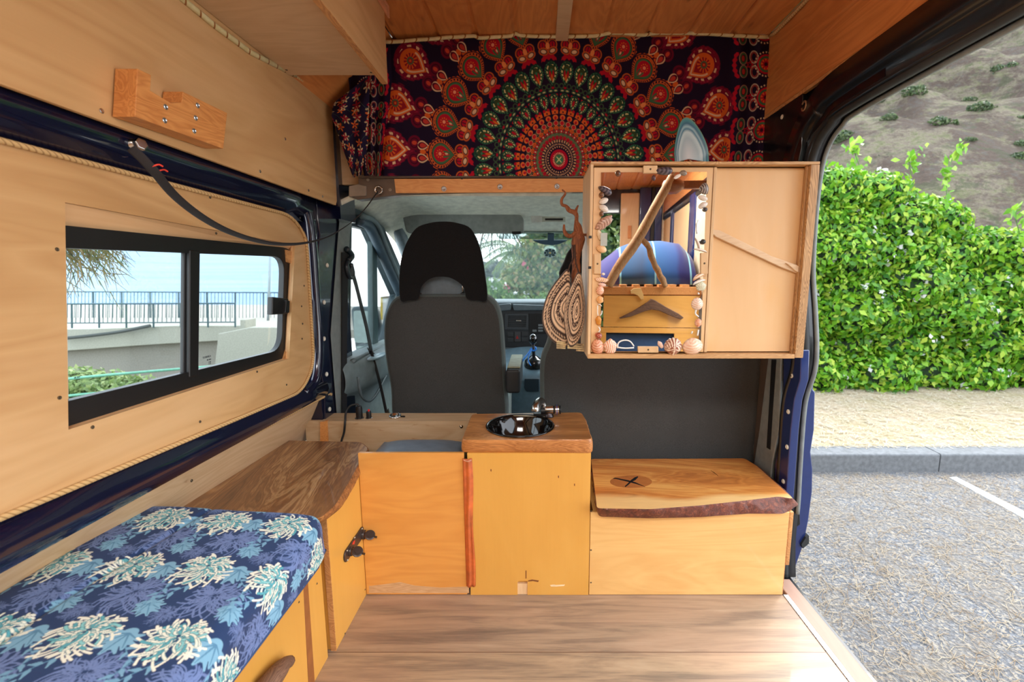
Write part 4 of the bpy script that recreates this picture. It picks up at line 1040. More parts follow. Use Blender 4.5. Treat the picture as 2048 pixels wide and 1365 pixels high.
for a in [(1235.6, 347, 11, 13, 0, (60, 36, 24), (120, 76, 48), 'snail'), (1327, 342, 37, 20, 0, *DKc, 'mussel'), (1307, 356, 8, 14, 10, (50, 26, 34), (96, 56, 62), 'mussel'),
          (1367, 346, 15, 11, -15, (96, 84, 76), (170, 154, 136), 'clam'), (1355, 353, 16, 7, 30, *WHT, 'oyster'), (1210, 381, 30, 17, -28, *DKc, 'mussel'),
          (1203, 390, 11, 13, 0, *BRN, 'snail'), (1207, 402, 20, 12, 22, *WHT, 'clam'), (1207.5, 417, 21, 13, -28, *WHT, 'clam'), (1203, 428, 9, 12, 0, *BRN, 'snail'),
          (1208, 446, 41, 20, 38, (150, 104, 82), (214, 178, 158), 'oyster'), (1199, 470, 10, 22, 15, (210, 178, 136), (246, 228, 196), 'oyster'),
          (1203, 498, 22, 15, -22, (232, 170, 108), (252, 222, 178), 'clam'), (1206.6, 548.6, 7, 6, 0, *WHT, 'snail'), (1203, 560, 27, 10, -5, *PEACH, 'oyster'),
          (1204, 569.5, 17, 7, -10, (226, 140, 96), (250, 240, 232), 'clam'), (1200, 581, 16, 19, 0, (222, 122, 60), (252, 226, 206), 'clam'), (1200, 600, 14, 15, 20, (224, 140, 50), (248, 206, 150), 'oyster'),
          (1197, 642, 12, 19, 5, (188, 112, 20), (226, 156, 60), 'oyster'), (1197, 671.5, 15, 14, -30, (130, 50, 30), (206, 110, 84), 'snail'),
          (1195, 694, 26, 33, 10, (206, 128, 90), (240, 188, 156), 'clam'), (1220.5, 694, 27, 31, 0, (228, 150, 110), (252, 236, 216), 'oyster'),
          (1346, 694, 36, 37, 0, (150, 74, 44), (250, 226, 200), 'fan'), (1385, 693, 42, 35, 12, (240, 188, 152), (252, 226, 204), 'clam'), (1321, 690, 9, 17, 35, (214, 160, 130), (250, 228, 210), 'oyster'),
          (1408, 378, 19, 28, 10, (60, 50, 54), (180, 168, 160), 'mussel'), (1406, 396, 20, 11, -18, *WHT, 'clam'), (1406, 410.6, 20, 12, 28, *WHT, 'clam'), (1410, 419.5, 10, 10, 0, (40, 36, 40), (96, 90, 90), 'snail'),
          (1396, 489, 30, 12, -68, *WHT, 'crescent'), (1405, 484, 13, 12, 0, (22, 26, 28), (64, 66, 66), 'snail'), (1401, 501, 29, 10, -14, *WHT, 'crescent'),
          (1397, 554, 26, 16, 28, (222, 170, 120), (246, 232, 210), 'crescent'), (1398, 564, 27, 12, 22, (226, 220, 206), (250, 248, 242), 'crescent'), (1402, 573, 21, 19, 0, (190, 186, 150), (236, 236, 214), 'oyster'),
          (1394.5, 608, 24, 26, 5, (236, 184, 150), (252, 240, 226), 'clam'), (1396.6, 646.5, 14, 18, 0, (226, 130, 80), (248, 206, 176), 'fan')]:
    shell(*a)
GLUE = plain('white_glue', (238, 240, 236), .35, coat=.4)
for pts, r_ in (([(1195, 611), (1195, 625), (1196, 632)], .0012), ([(1196, 609), (1201, 610), (1203, 613)], .0012), ([(1204, 622), (1203, 628), (1200, 632)], .0015), ([(1235, 697), (1237, 686), (1248, 681), (1260, 683), (1268, 693)], .002), ([(1234, 695), (1250, 697), (1268, 696)], .002), ([(1394, 462), (1393, 450), (1397, 440)], .0015), ([(1393, 448), (1394, 468)], .002), ([(1392, 620), (1391, 628), (1397, 634)], .002), ([(1396, 586), (1398, 589)], .002), ([(1385, 663), (1383, 668)], .002), ([(1397, 660), (1395, 672)], .002), ([(1197, 654), (1200, 660), (1197, 665)], .0015)):
    MB().tube(spline([onmirror(u, v, .001) for u, v in pts], 3), r_, 6).build('glue_mark', GLUE, md, smooth=True)
# hinge bits on the left edge
for v in (472, 533): boxf('hinge', xl - .003, xil - .002, Y1 - .002, Y1 + .004, PY(1180, v + 5, Y1).z, PY(1180, v, Y1).z, BLACK, wc, 0)

# --- agate slice on the cabinet
ag = NT('agate'); s_ = ag.n('SeparateXYZ'); ag.l(ag.coord(), s_.inputs[0])
at = ag.n('Attribute'); at.attribute_name = 'Ring'
f = ag.math('ADD', at.outputs['Fac'], ag.math('MULTIPLY', ag.math('SUBTRACT', ag.noise(14, 3), .5), .12))
ag.base(ag.ramp(f, [(.0, (196, 208, 212)), (.5, (150, 176, 186)), (.66, (176, 202, 206)), (.74, (60, 116, 140)), (.8, (140, 180, 190)), (.87, (44, 98, 124)), (.95, (60, 130, 140)), (1, (90, 130, 110))])); ag.set(.15, 0, .6)
ya = 1.31; base_z = zt_
ap = [(1350, 325), (1349, 300), (1354, 268), (1362, 243), (1372, 235), (1384, 240), (1396, 254), (1408, 275), (1416, 298), (1418, 325)]
op = spline([PY(u, v, ya) for u, v in ap], 6); zmin = base_z + .001
op = [Vector((p.x, p.y, max(p.z, zmin))) for p in op]
cc = Vector((PY(1378, 300, ya).x, ya, zmin + .02)); V = []; rg = []
m = len(op)
for lay, yy in ((0, ya), (1, ya + .006)):
    for i in range(8):
        f = i / 7
        for p in op: V.append(Vector((lerp(cc.x, p.x, f), yy, lerp(cc.z, p.z, f)))); rg.append(f)
F = []
for lay in (0, 1):
    o_ = lay * 8 * m
    for i in range(7):
        for k in range(m - 1): F.append((o_ + i * m + k, o_ + i * m + k + 1, o_ + (i + 1) * m + k + 1, o_ + (i + 1) * m + k))
for k in range(m - 1): F.append((7 * m + k, 7 * m + k + 1, 15 * m + k + 1, 15 * m + k))
o = mesh('agate_slice', V, F, ag.m); setcol(o, np.repeat(np.array(rg)[:, None], 3, 1), 'Ring')
tag(o, 'upright blue-banded agate slice standing on top of the wall cabinet', 'stone')

# --- driftwood hook and crocheted hats left of the cabinet
DW = wood('driftwood_red', (170, 104, 62), (96, 50, 28), 'Z', 5, 1, .75, 0, fig=4, fine=.6)
dh = thing('driftwood_hook', 'twisted reddish driftwood branch fixed to the left side of the wall cabinet', 'hook', tuple(PY(1155, 470, 1.33)))
def gnarl(pts, rs, y, n=5, amp=.0035, fr=45):
    P_ = spline([PY(u, v, yy) if len(q) > 2 else PY(u, v, y) for q in pts for (u, v, yy) in [(q + (y,))[:3]]], n)
    rr = np.interp(np.linspace(0, len(rs) - 1, len(P_)), range(len(rs)), rs)
    b = MB().tube(P_, list(rr), 12)
    for i, v_ in enumerate(b.V): b.V[i] = v_ + Vector((mnoise.noise(v_ * fr), mnoise.noise(v_ * fr + Vector((5, 0, 0))), mnoise.noise(v_ * fr + Vector((0, 5, 0))) * .6)) * amp
    return b
b = gnarl([(1125, 379), (1130, 388), (1124, 398), (1124, 409), (1134, 414), (1139, 421), (1148, 424), (1153, 432), (1153, 445), (1156, 458), (1157, 478), (1154, 495), (1152, 520), (1152, 550), (1149, 590), (1144, 615)], [.002, .003, .004, .0045, .005, .006, .007, .006, .007, .013, .018, .016, .012, .013, .012, .009], 1.33)
B2 = gnarl([(1156, 411), (1152, 420), (1150, 428)], [.002, .004, .006], 1.33); b.add(B2.V, B2.F)
B2 = gnarl([(1128, 449), (1129, 460), (1134, 470), (1142, 472), (1152, 466)], [.003, .005, .006, .006, .009], 1.325); b.add(B2.V, B2.F)
b.build('branch', DW, dh, smooth=True)
MB().tube([PY(1166, 470, 1.34), PY(1174, 470, 1.34)], .004, 6).build('peg', DW, dh)
def hat(name, label, apex, outl, y, dep, seed, flip=1):
    t_ = thing(name, label, 'hat', tuple(PY(*apex, y)), group='crocheted hats on the driftwood hook')
    O = [PY(p.x, p.y, y) for p in cspline([Vector((a, b_, 0)) for a, b_ in outl], 7)]
    m = len(O); C = PY(*apex, y); N = 26; V = []; col = []
    ca, cb_ = nlin((226, 194, 160)), nlin((66, 48, 42))
    for i in range(N + 1):
        f = i / N
        for k, p in enumerate(O):
            q = C.lerp(p, f); d = dep * (1 - f ** 2.4) * (.8 + .2 * mnoise.noise(q * 30))
            wv = .0012 * math.sin(f * N * math.pi * 2 * .5)
            V.append(q + Vector((0, -d - wv, 0)))
            ph = f * 9.5 + .10 * mnoise.noise(Vector((k * .25, i * .3, seed))) + .10 * (k % 2)
            st_ = ph % 1.0; dark = st_ < .42 if (int(ph) % 3) else st_ < .75
            if f > .97: dark = True
            col.append(cb_ if dark else ca)
    nb = len(V)
    F = [(i * m + k, i * m + (k + 1) % m, (i + 1) * m + (k + 1) % m, (i + 1) * m + k) for i in range(N) for k in range(m)]
    o = mesh('crochet', V, F, CRO, t_, smooth=True); setcol(o, np.array(col))
    sm = o.modifiers.new('s', 'SOLIDIFY'); sm.thickness = .004; sm.offset = 1
    return t_
CRO = attrmat('crochet_yarn', 'Col', .95, (500, .9), .3)
h1 = hat('crocheted_hat', 'left of two brown and cream striped crocheted hats, the wider one, on the driftwood hook', (1135, 612), [(1137, 542), (1122, 553), (1106, 574), (1093, 598), (1086, 628), (1087, 650), (1096, 670), (1110, 685), (1131, 694), (1133, 650), (1136, 600)], 1.325, .03, 1)
MB().tube(spline([PY(1145, 490, 1.318), PY(1147, 515, 1.31), PY(1140, 530, 1.31), PY(1136, 545, 1.315)], 5), .0022, 6).build('loop', plain('yarn_dark', (66, 48, 42), .9), h1)
h2 = hat('crocheted_hat', 'right of two brown and cream striped crocheted hats, the narrow folded one, against the cabinet', (1152, 620), [(1158, 545), (1150, 560), (1140, 582), (1132, 610), (1130, 640), (1134, 670), (1140, 692), (1152, 686), (1162, 664), (1167, 640), (1167, 600), (1163, 565)], 1.30, .026, 5)
MB().tube(spline([PY(1149, 490, 1.31), PY(1151, 520, 1.30), PY(1154, 535, 1.298), PY(1158, 547, 1.298)], 5), .0022, 6).build('loop', plain('yarn_dark', (66, 48, 42), .9), h2)
for (hh, cx, cy, y, ww) in ((h1, 1122, 692, 1.315, 9), (h2, 1145, 692, 1.30, 10), (h2, 1160, 697, 1.31, 8)):
    m_ = MB()
    for j in range(4): m_.tube([PY(cx - ww, cy - 8 + j * 4, y), PY(cx + ww, cy - 7 + j * 4, y)], .0028, 6)
    m_.build('brim_edge', plain('yarn_cream', (206, 168, 130), .95, var=.4), hh, smooth=True)

# ================================================================== painted cloths (numpy)
def sm(x, e): return np.clip(.5 - x / e, 0, 1)     # x<0 inside
def over(img, a, c):
    a = a[..., None]; img *= (1 - a); img += a * nlin(c)
def tapestry(U, V):
    """U,V in target px around the medallion (v up) -> linear rgb"""
    img = np.zeros(U.shape + (3,)); img[:] = nlin((34, 22, 44))
    V0 = V; V = V * .86; r = np.hypot(U, V); th = np.arctan2(U, V)   # 0 = up
    r = r * (1 + .015 * np.sin(th * 2))
    def ring(N, ph=0.5):
        a = th / (2 * np.pi) * N - ph + 100 * N; k = np.round(a); d = (a - k) * 2 * np.pi / N; return k, d
    def drop(x, y, w_, h_):
        """teardrop: round outward(+y), pointed inward ; returns signed ~px"""
        t = np.clip((y + h_) / (2 * h_), 0, 1); wid = w_ * np.where(t < .62, np.sin(np.clip(t / .62, 0, 1) * np.pi / 2) ** 1.15, np.sqrt(np.clip(1 - ((t - .62) / .38) ** 2, 0, 1)))
        return np.abs(x) - wid + np.where((y > h_) | (y < -h_), 5, 0)
    def ell(x, y, w_, h_): return (np.hypot(x / w_, y / h_) - 1) * min(w_, h_)
    ORG, RD, GRN, CRM, MAR, DG, NV = (216, 98, 40), (176, 24, 44), (66, 106, 72), (222, 186, 146), (104, 18, 44), (34, 66, 52), (34, 22, 44)
    # outer border motif ring
    k, d = ring(27); x = d * r
    # big outer almonds
    y = r - 330
    dd = drop(x, y, 34 + 1.5 * np.cos(d * 300), 42); over(img, sm(dd, 1.5), (120, 20, 48))
    over(img, sm(np.abs(drop(x, y, 30, 38)) - 1.5 , 1.2) * (np.sin(np.arctan2(x, y) * 26) > 0), (150, 36, 60))
    over(img, sm(np.abs(drop(x, y - 1, 26, 33)) - 2.2, 1.3) * (np.sin(np.arctan2(x, y) * 11) > .2), CRM)
    over(img, sm(drop(x, y - 1, 22, 29), 1.3), ORG); over(img, sm(np.abs(drop(x, y - 1, 17, 24)) - 1.6, 1.2) * (y < 8), CRM)
    over(img, sm(drop(x, y - 3, 14, 19), 1.2), (150, 30, 40))
    rr = np.hypot(x, y - 9); an = np.arctan2(x, y - 9)
    over(img, sm(np.abs(rr - 10) - 4, 1) * (np.sin(an * 12) > .1), ORG); over(img, sm(np.abs(rr - 5.5) - 1.2, 1), GRN); over(img, sm(rr - 2.2, 1), ORG)
    y = r - 290; over(img, sm(ell(np.abs(x) - 14, y, 13, 13), 1.5), MAR); over(img, sm(np.abs(ell(np.abs(x) - 14, y, 8, 8)) - 1, 1), (60, 14, 36)); over(img, sm(ell(np.abs(x) - 14, y, 3.5, 5), 1), (196, 70, 50))
    y = r - 272; over(img, sm(ell(x, y, 17, 13), 2), (84, 16, 40)); over(img, sm(np.abs(drop(np.abs(x) - 11, y, 7, 11)) - 1.2, 1), CRM); over(img, sm(drop(np.abs(x) - 11, y, 4, 7), 1), (190, 60, 50)); over(img, sm(ell(x, y, 4, 6), 1), ORG)
    # orange leaves behind mid drops (curved brackets)
    y = r - 259; yy = y + .022 * x * x - 1; over(img, sm(np.abs(yy) - (6 - .12 * np.abs(x)) + 1.2 * np.sin(x * 1.1), 1.5) * (np.abs(x) < 27) * (np.abs(x) > 2), ORG)
    # mid drops
    y = r - 231; over(img, sm(drop(x, y, 27, 31), 1.5), NV)
    dd = drop(x, y, 25, 29); an = np.arctan2(x, y + 4)
    over(img, sm(dd, 1.5) , (196, 92, 44)); over(img, sm(np.abs(drop(x, y, 22.5, 26.5)) - 2.0, 1.2) * (np.sin(an * 30) > 0), NV)
    over(img, sm(drop(x, y - .5, 19, 23), 1.3), NV); over(img, sm(drop(x, y - .5, 18, 22), 1.3), GRN)
    over(img, sm(drop(x, y - 1.5, 14, 18), 1.3), RD); over(img, sm(np.abs(drop(x, y + 5, 4.5, 12)) - 1.5, 1) * (y < 0), GRN)
    rr = np.hypot(x, y - 7); over(img, sm(np.abs(rr - 6.5) - 1.3, 1) * (np.sin(np.arctan2(x, y - 7) * 10) > 0), ORG); over(img, sm(rr - 3, 1), (232, 150, 110))
    over(img, sm(ell(x - 1, y + 6, 1.6, 3), 1), CRM)
    y = r - 199; over(img, sm(np.abs(ell(np.abs(x) - 10, y, 8.5, 8.5)) - 1.2, 1.1), (190, 90, 44)); over(img, sm(ell(np.abs(x) - 10, y, 5.5, 5.5), 1), RD); over(img, sm(np.abs(x) - .1 - 9, 1) * 0, RD)
    over(img, sm(np.abs(np.abs(x) - 10) - .7, .8) * (np.abs(y) < 5), NV)
    over(img, sm(ell(x, y + 2, 4, 6), 1), (230, 140, 80))
    y = r - 188; ax = np.abs(x) - 9; over(img, sm(ell(ax * .9 + y * .3, y * .9 - ax * .3, 9.5, 6.5), 1.2), (196, 92, 44)); over(img, sm(ell(ax * .9 + y * .3, y * .9 - ax * .3, 7, 4.4), 1.2), NV); over(img, sm(ell(ax * .9 + y * .3, y * .9 - ax * .3, 5, 3), 1.2), CRM)
    y = r - 176; over(img, sm(np.abs(y + .02 * x * x - 2) - 4 - 1.5 * np.cos(x * .7), 1.3) * (np.abs(x) < 15), RD)
    # green petals
    k, d = ring(32); x = d * r
    y = r - 149; an = np.arctan2(x, y)
    over(img, sm(drop(x, y, 14, 22) - .8 * np.cos(an * 20), 1.4), DG); over(img, sm(np.abs(drop(x, y, 12.2, 20)) - 1.3, 1) * (np.sin(an * 22) > 0), (62, 116, 84))
    over(img, sm(np.abs(drop(x, y, 8.8, 16)) - 1.5, 1) * (np.sin(an * 9 + .5) > -.3), (206, 200, 140)); over(img, sm(drop(x, y, 7, 14), 1), (58, 72, 44))
    over(img, sm(ell(np.abs(x) - 3.3, y + 1, 1.8, 6), 1), RD); over(img, sm(ell(x, y + 7, 1.8, 6), 1), ORG); over(img, sm(np.hypot(x, y - 6) - 2.2, 1), (58, 120, 90))
    y = r - 127; over(img, sm(np.abs(ell(np.abs(x) - 7.5, y, 4, 4)) - 1, 1), (60, 84, 60)); y = r - 119; over(img, sm(ell(np.abs(x) - 5, y, 5, 3), 1), (44, 84, 62)); over(img, sm(ell(np.abs(x) - 5, y, 2.6, 1.2), 1), (196, 190, 140)); over(img, sm(ell(x, y - 5, 3, 2), 1), (160, 30, 44))
    y = r - 112; over(img, sm(np.abs(np.abs(x) - 6) - 3, 1) * (np.abs(y) < 1.6), (160, 34, 44))
    y = r - 101; an = np.arctan2(x, y)
    over(img, sm(drop(x, y, 9.3, 14), 1), DG); over(img, sm(np.abs(drop(x, y, 8, 12.5)) - 1, 1) * (np.sin(an * 16) > 0), (62, 116, 84)); over(img, sm(np.abs(drop(x, y, 5, 10)) - 1.2, 1) * (np.sin(an * 9) > -.2), (200, 192, 134)); over(img, sm(ell(x, y, 2.3, 5), 1), RD)
    # inner crown and spokes
    y = r - 83; over(img, sm(np.abs(y) - 4, 1) * (np.abs(x) < 6.2), ORG); over(img, sm(np.hypot(np.abs(x) - 4, y - 4.5) - 2.6, 1), RD); over(img, sm(np.hypot(x, y + 1) - 1.6, 1), NV)
    y = r - 73; over(img, sm(ell(x, y, 5.2, 4.5), 1), (224, 110, 54)); over(img, sm(ell(x, y + 1, 2.4, 3), 1), RD)
    y = r - 63; over(img, sm(ell(x, y, 4.2, 4), 1), (190, 34, 44)); over(img, sm(np.abs(ell(x, y, 4.4, 4.2)) - .5, .8), (200, 150, 110))
    k, d = ring(32, 0); x2 = d * r; over(img, sm(np.abs(x2) - .5, .8) * (r > 30) * (r < 66), (120, 110, 70))
    k, d = ring(32); x = d * r
    for r0, c in ((55, ORG), (49, RD), (43, (96, 120, 84)), (38, RD)): over(img, sm(np.abs(ell(x, r - r0, 3.4 * r0 / 55, 2.6)) - .9, .9), c); over(img, sm(ell(x, r - r0, 1.4, 1.4), .9), CRM if r0 == 49 else c)
    over(img, sm(np.abs(r - 32) - 2.2, 1) * (np.sin(th * 40) > 0), (196, 150, 110)); over(img, sm(np.abs(r - 26.5) - 1.3, 1) * (np.sin(th * 60) > 0), (210, 160, 120))
    over(img, sm(r - 23, 1.2), NV); over(img, sm(np.abs(r - 22) - 1.2, 1) * (np.sin(th * 30) > 0), (200, 150, 110)); over(img, sm(r - 17.5, 1.2), (176, 18, 44)); over(img, sm(np.abs(r - 11) - 1.2, 1) * (np.sin(th * 24) > 0), CRM); over(img, sm(r - 9, 1.2), (60, 116, 80)); over(img, sm(np.abs(np.abs(U) - np.abs(V)) - 1.3, 1) * (r < 7), (196, 200, 140))
    # straight border down both sides
    NV_ = (34, 22, 44); bx = np.abs(U); over(img, sm(352 - bx, 2), NV_)
    vv = np.mod(V0 + 40, 66) - 33
    over(img, sm(np.abs(bx - 358 - .012 * vv * vv + 4) - 4 - 1.4 * np.cos(vv * .6), 1.4) * (np.abs(vv) < 26), RD)
    for q in (-13, 13):
        over(img, sm(ell(bx - 374, vv - q, 9, 13), 1.3), (176, 140, 116)); over(img, sm(ell(bx - 374, vv - q, 7.6, 11.6), 1.2), NV_); over(img, sm(np.abs(ell(bx - 374, vv - q, 6, 9.5)) - 1.1, 1), GRN); over(img, sm(ell(bx - 374, vv - q, 3.4, 6), 1), (190, 60, 50))
        over(img, sm(np.abs(ell(bx - 398, vv - q * 1.15, 9, 12)) - .9, 1), (186, 160, 140)); over(img, sm(np.abs(ell(bx - 398, vv - q * 1.15, 6, 9)) - .8, 1), (160, 60, 60))
    over(img, sm(np.abs(np.hypot(bx - 388, vv) - 5 - 2 * np.cos(np.arctan2(vv, bx - 388) * 5)) - 1.6, 1), RD)
    y = np.hypot(bx - 424, vv); an = np.arctan2(vv, bx - 424)
    over(img, sm(np.abs(y - 24) - 1.6, 1) * (np.sin(an * 22) > 0), (206, 180, 150)); over(img, sm(y - 20, 1.3), RD); over(img, sm(np.abs(y - 14) - 2.2, 1), GRN); over(img, sm(np.abs(y - 9) - 2, 1) * (np.sin(an * 9) > -.2), ORG); over(img, sm(y - 4, 1), (60, 14, 36))
    return img
def floral(U, V):
    img = np.zeros(U.shape + (3,)); img[:] = nlin((36, 28, 52))
    for (s_, c) in ((1.0, (216, 110, 50)), (.8, (200, 180, 140)), (.9, (150, 30, 50))):
        cu = 31 * s_; ou = {1.0: 0, .8: 13, .9: 21}[s_]
        gu = np.floor((U + ou) / cu); gv = np.floor((V + ou * 1.7) / cu)
        jx = np.sin(gu * 12.9 + gv * 78.2) * 6; jy = np.sin(gu * 39.3 + gv * 11.1) * 6
        x = (U + ou) - (gu + .5) * cu - jx; y = (V + ou * 1.7) - (gv + .5) * cu - jy; rr = np.hypot(x, y); an = np.arctan2(y, x)
        over(img, sm(rr - (5 + 3.5 * np.cos(an * 5 + gu)), 1.3), c); over(img, sm(rr - 1.8, 1), (150, 30, 50))
    over(img, sm(np.abs(np.sin(U * .09 + np.sin(V * .07) * 1.6)) - .04, .05), (60, 90, 80))
    return img
CLOTH = attrmat('tapestry_cotton', 'Col', .9, (1200, .25), .0, spec=.1)
ta = thing('tapestry', 'dark mandala wall tapestry with red, orange and green paisleys over the cab', 'tapestry', (.05, 1.85, 1.46))
# main hanging cloth
nu, nv = 1000, 340
us = np.linspace(735, 1548, nu); fs = np.linspace(0, 1, nv)
top_u = [t[0] for t in tp]; top_v = [t[1] + 3 for t in tp]
UU, FF = np.meshgrid(us, fs)
VT = np.interp(UU, top_u + [1548], top_v + [78]); VB = 352.0
VV = VT + (VB - VT) * FF
Yc = 1.845 + .004 * np.sin(UU * .021 + FF * 2) + .005 * np.exp(-((UU - 1500) / 40) ** 2) * np.sin((UU) * .16 + FF * 1.5) * 2 + .006 * np.sin(UU * .11 - FF * 3) * np.clip((UU - 1420) / 80, 0, 1) + .012 * np.sin(UU * .13 + FF * 4) * np.clip((800 - UU) / 60, 0, 1)
right_edge = np.interp(FF, [0, .35, .6, 1.0], [1545, 1549, 1540, 1524])
UR = np.where(UU > 1400, 1400 + (UU - 1400) * (right_edge - 1400) / 148, UU)
def PYn(U, V, Y):
    b = (CY - V) / FPX; dx = (U - CX) / FPX; dy = _c + b * _s; dz = -_s + b * _c; t = Y / dy
    return np.stack([dx * t, Y, EYE + dz * t], -1)
P3 = PYn(UR, VV, Yc)
comp = np.where(UU > 1440, 1440 + (UU - 1440) * 1.1, UU)
Cc = tapestry(comp - 1118 , 322 - VV + 3 * np.sin(UU * .015))
idx = np.arange(nu * nv).reshape(nv, nu)
Fq = np.stack([idx[:-1, :-1], idx[1:, :-1], idx[1:, 1:], idx[:-1, 1:]], -1).reshape(-1, 4)
o = mesh('cloth', P3.reshape(-1, 3), Fq, CLOTH, ta, smooth=True); setcol(o, Cc.reshape(-1, 3))
def drape(name, quad, ys, colfn, nu=160, nv=220, folds=(5, .012), ph=0):
    s_, t_ = np.meshgrid(np.linspace(0, 1, nu), np.linspace(0, 1, nv))
    q = [np.array(quad[0]), np.array(quad[1])]    # left edge pts, right edge pts [(u,v),...]
    L_ = np.stack([np.interp(t_, np.linspace(0, 1, len(q[0])), q[0][:, k]) for k in (0, 1)], -1)
    R2 = np.stack([np.interp(t_, np.linspace(0, 1, len(q[1])), q[1][:, k]) for k in (0, 1)], -1)
    UV = L_ * (1 - s_[..., None]) + R2 * s_[..., None]
    Yd = ys[0] + (ys[1] - ys[0]) * s_ + folds[1] * np.sin(s_ * folds[0] * 2 * np.pi + ph + t_ * 2.2) * (.4 + .6 * t_) + .004 * np.sin(t_ * 17 + s_ * 9)
    P_ = PYn(UV[..., 0], UV[..., 1], Yd)
    idx = np.arange(nu * nv).reshape(nv, nu); Fq = np.stack([idx[:-1, :-1], idx[1:, :-1], idx[1:, 1:], idx[:-1, 1:]], -1).reshape(-1, 4)
    o = mesh(name, P_.reshape(-1, 3), Fq, CLOTH, ta, smooth=True); setcol(o, colfn(s_, t_).reshape(-1, 3)); return o
drape('gathered_side', ([(697, 150), (700, 200), (712, 260), (728, 352)], [(782, 90), (786, 200), (775, 260), (765, 352)]), (1.815, 1.835), lambda s, t: tapestry(s * 130 - 470, -t * 280 + 250), folds=(3.2, .014))
drape('floral_fold', ([(668, 205), (663, 232), (683, 290), (706, 356)], [(740, 150), (738, 232), (736, 290), (722, 350)]), (1.79, 1.80), lambda s, t: floral(s * 75, t * 165), nu=120, nv=260, folds=(1.8, .010), ph=1)

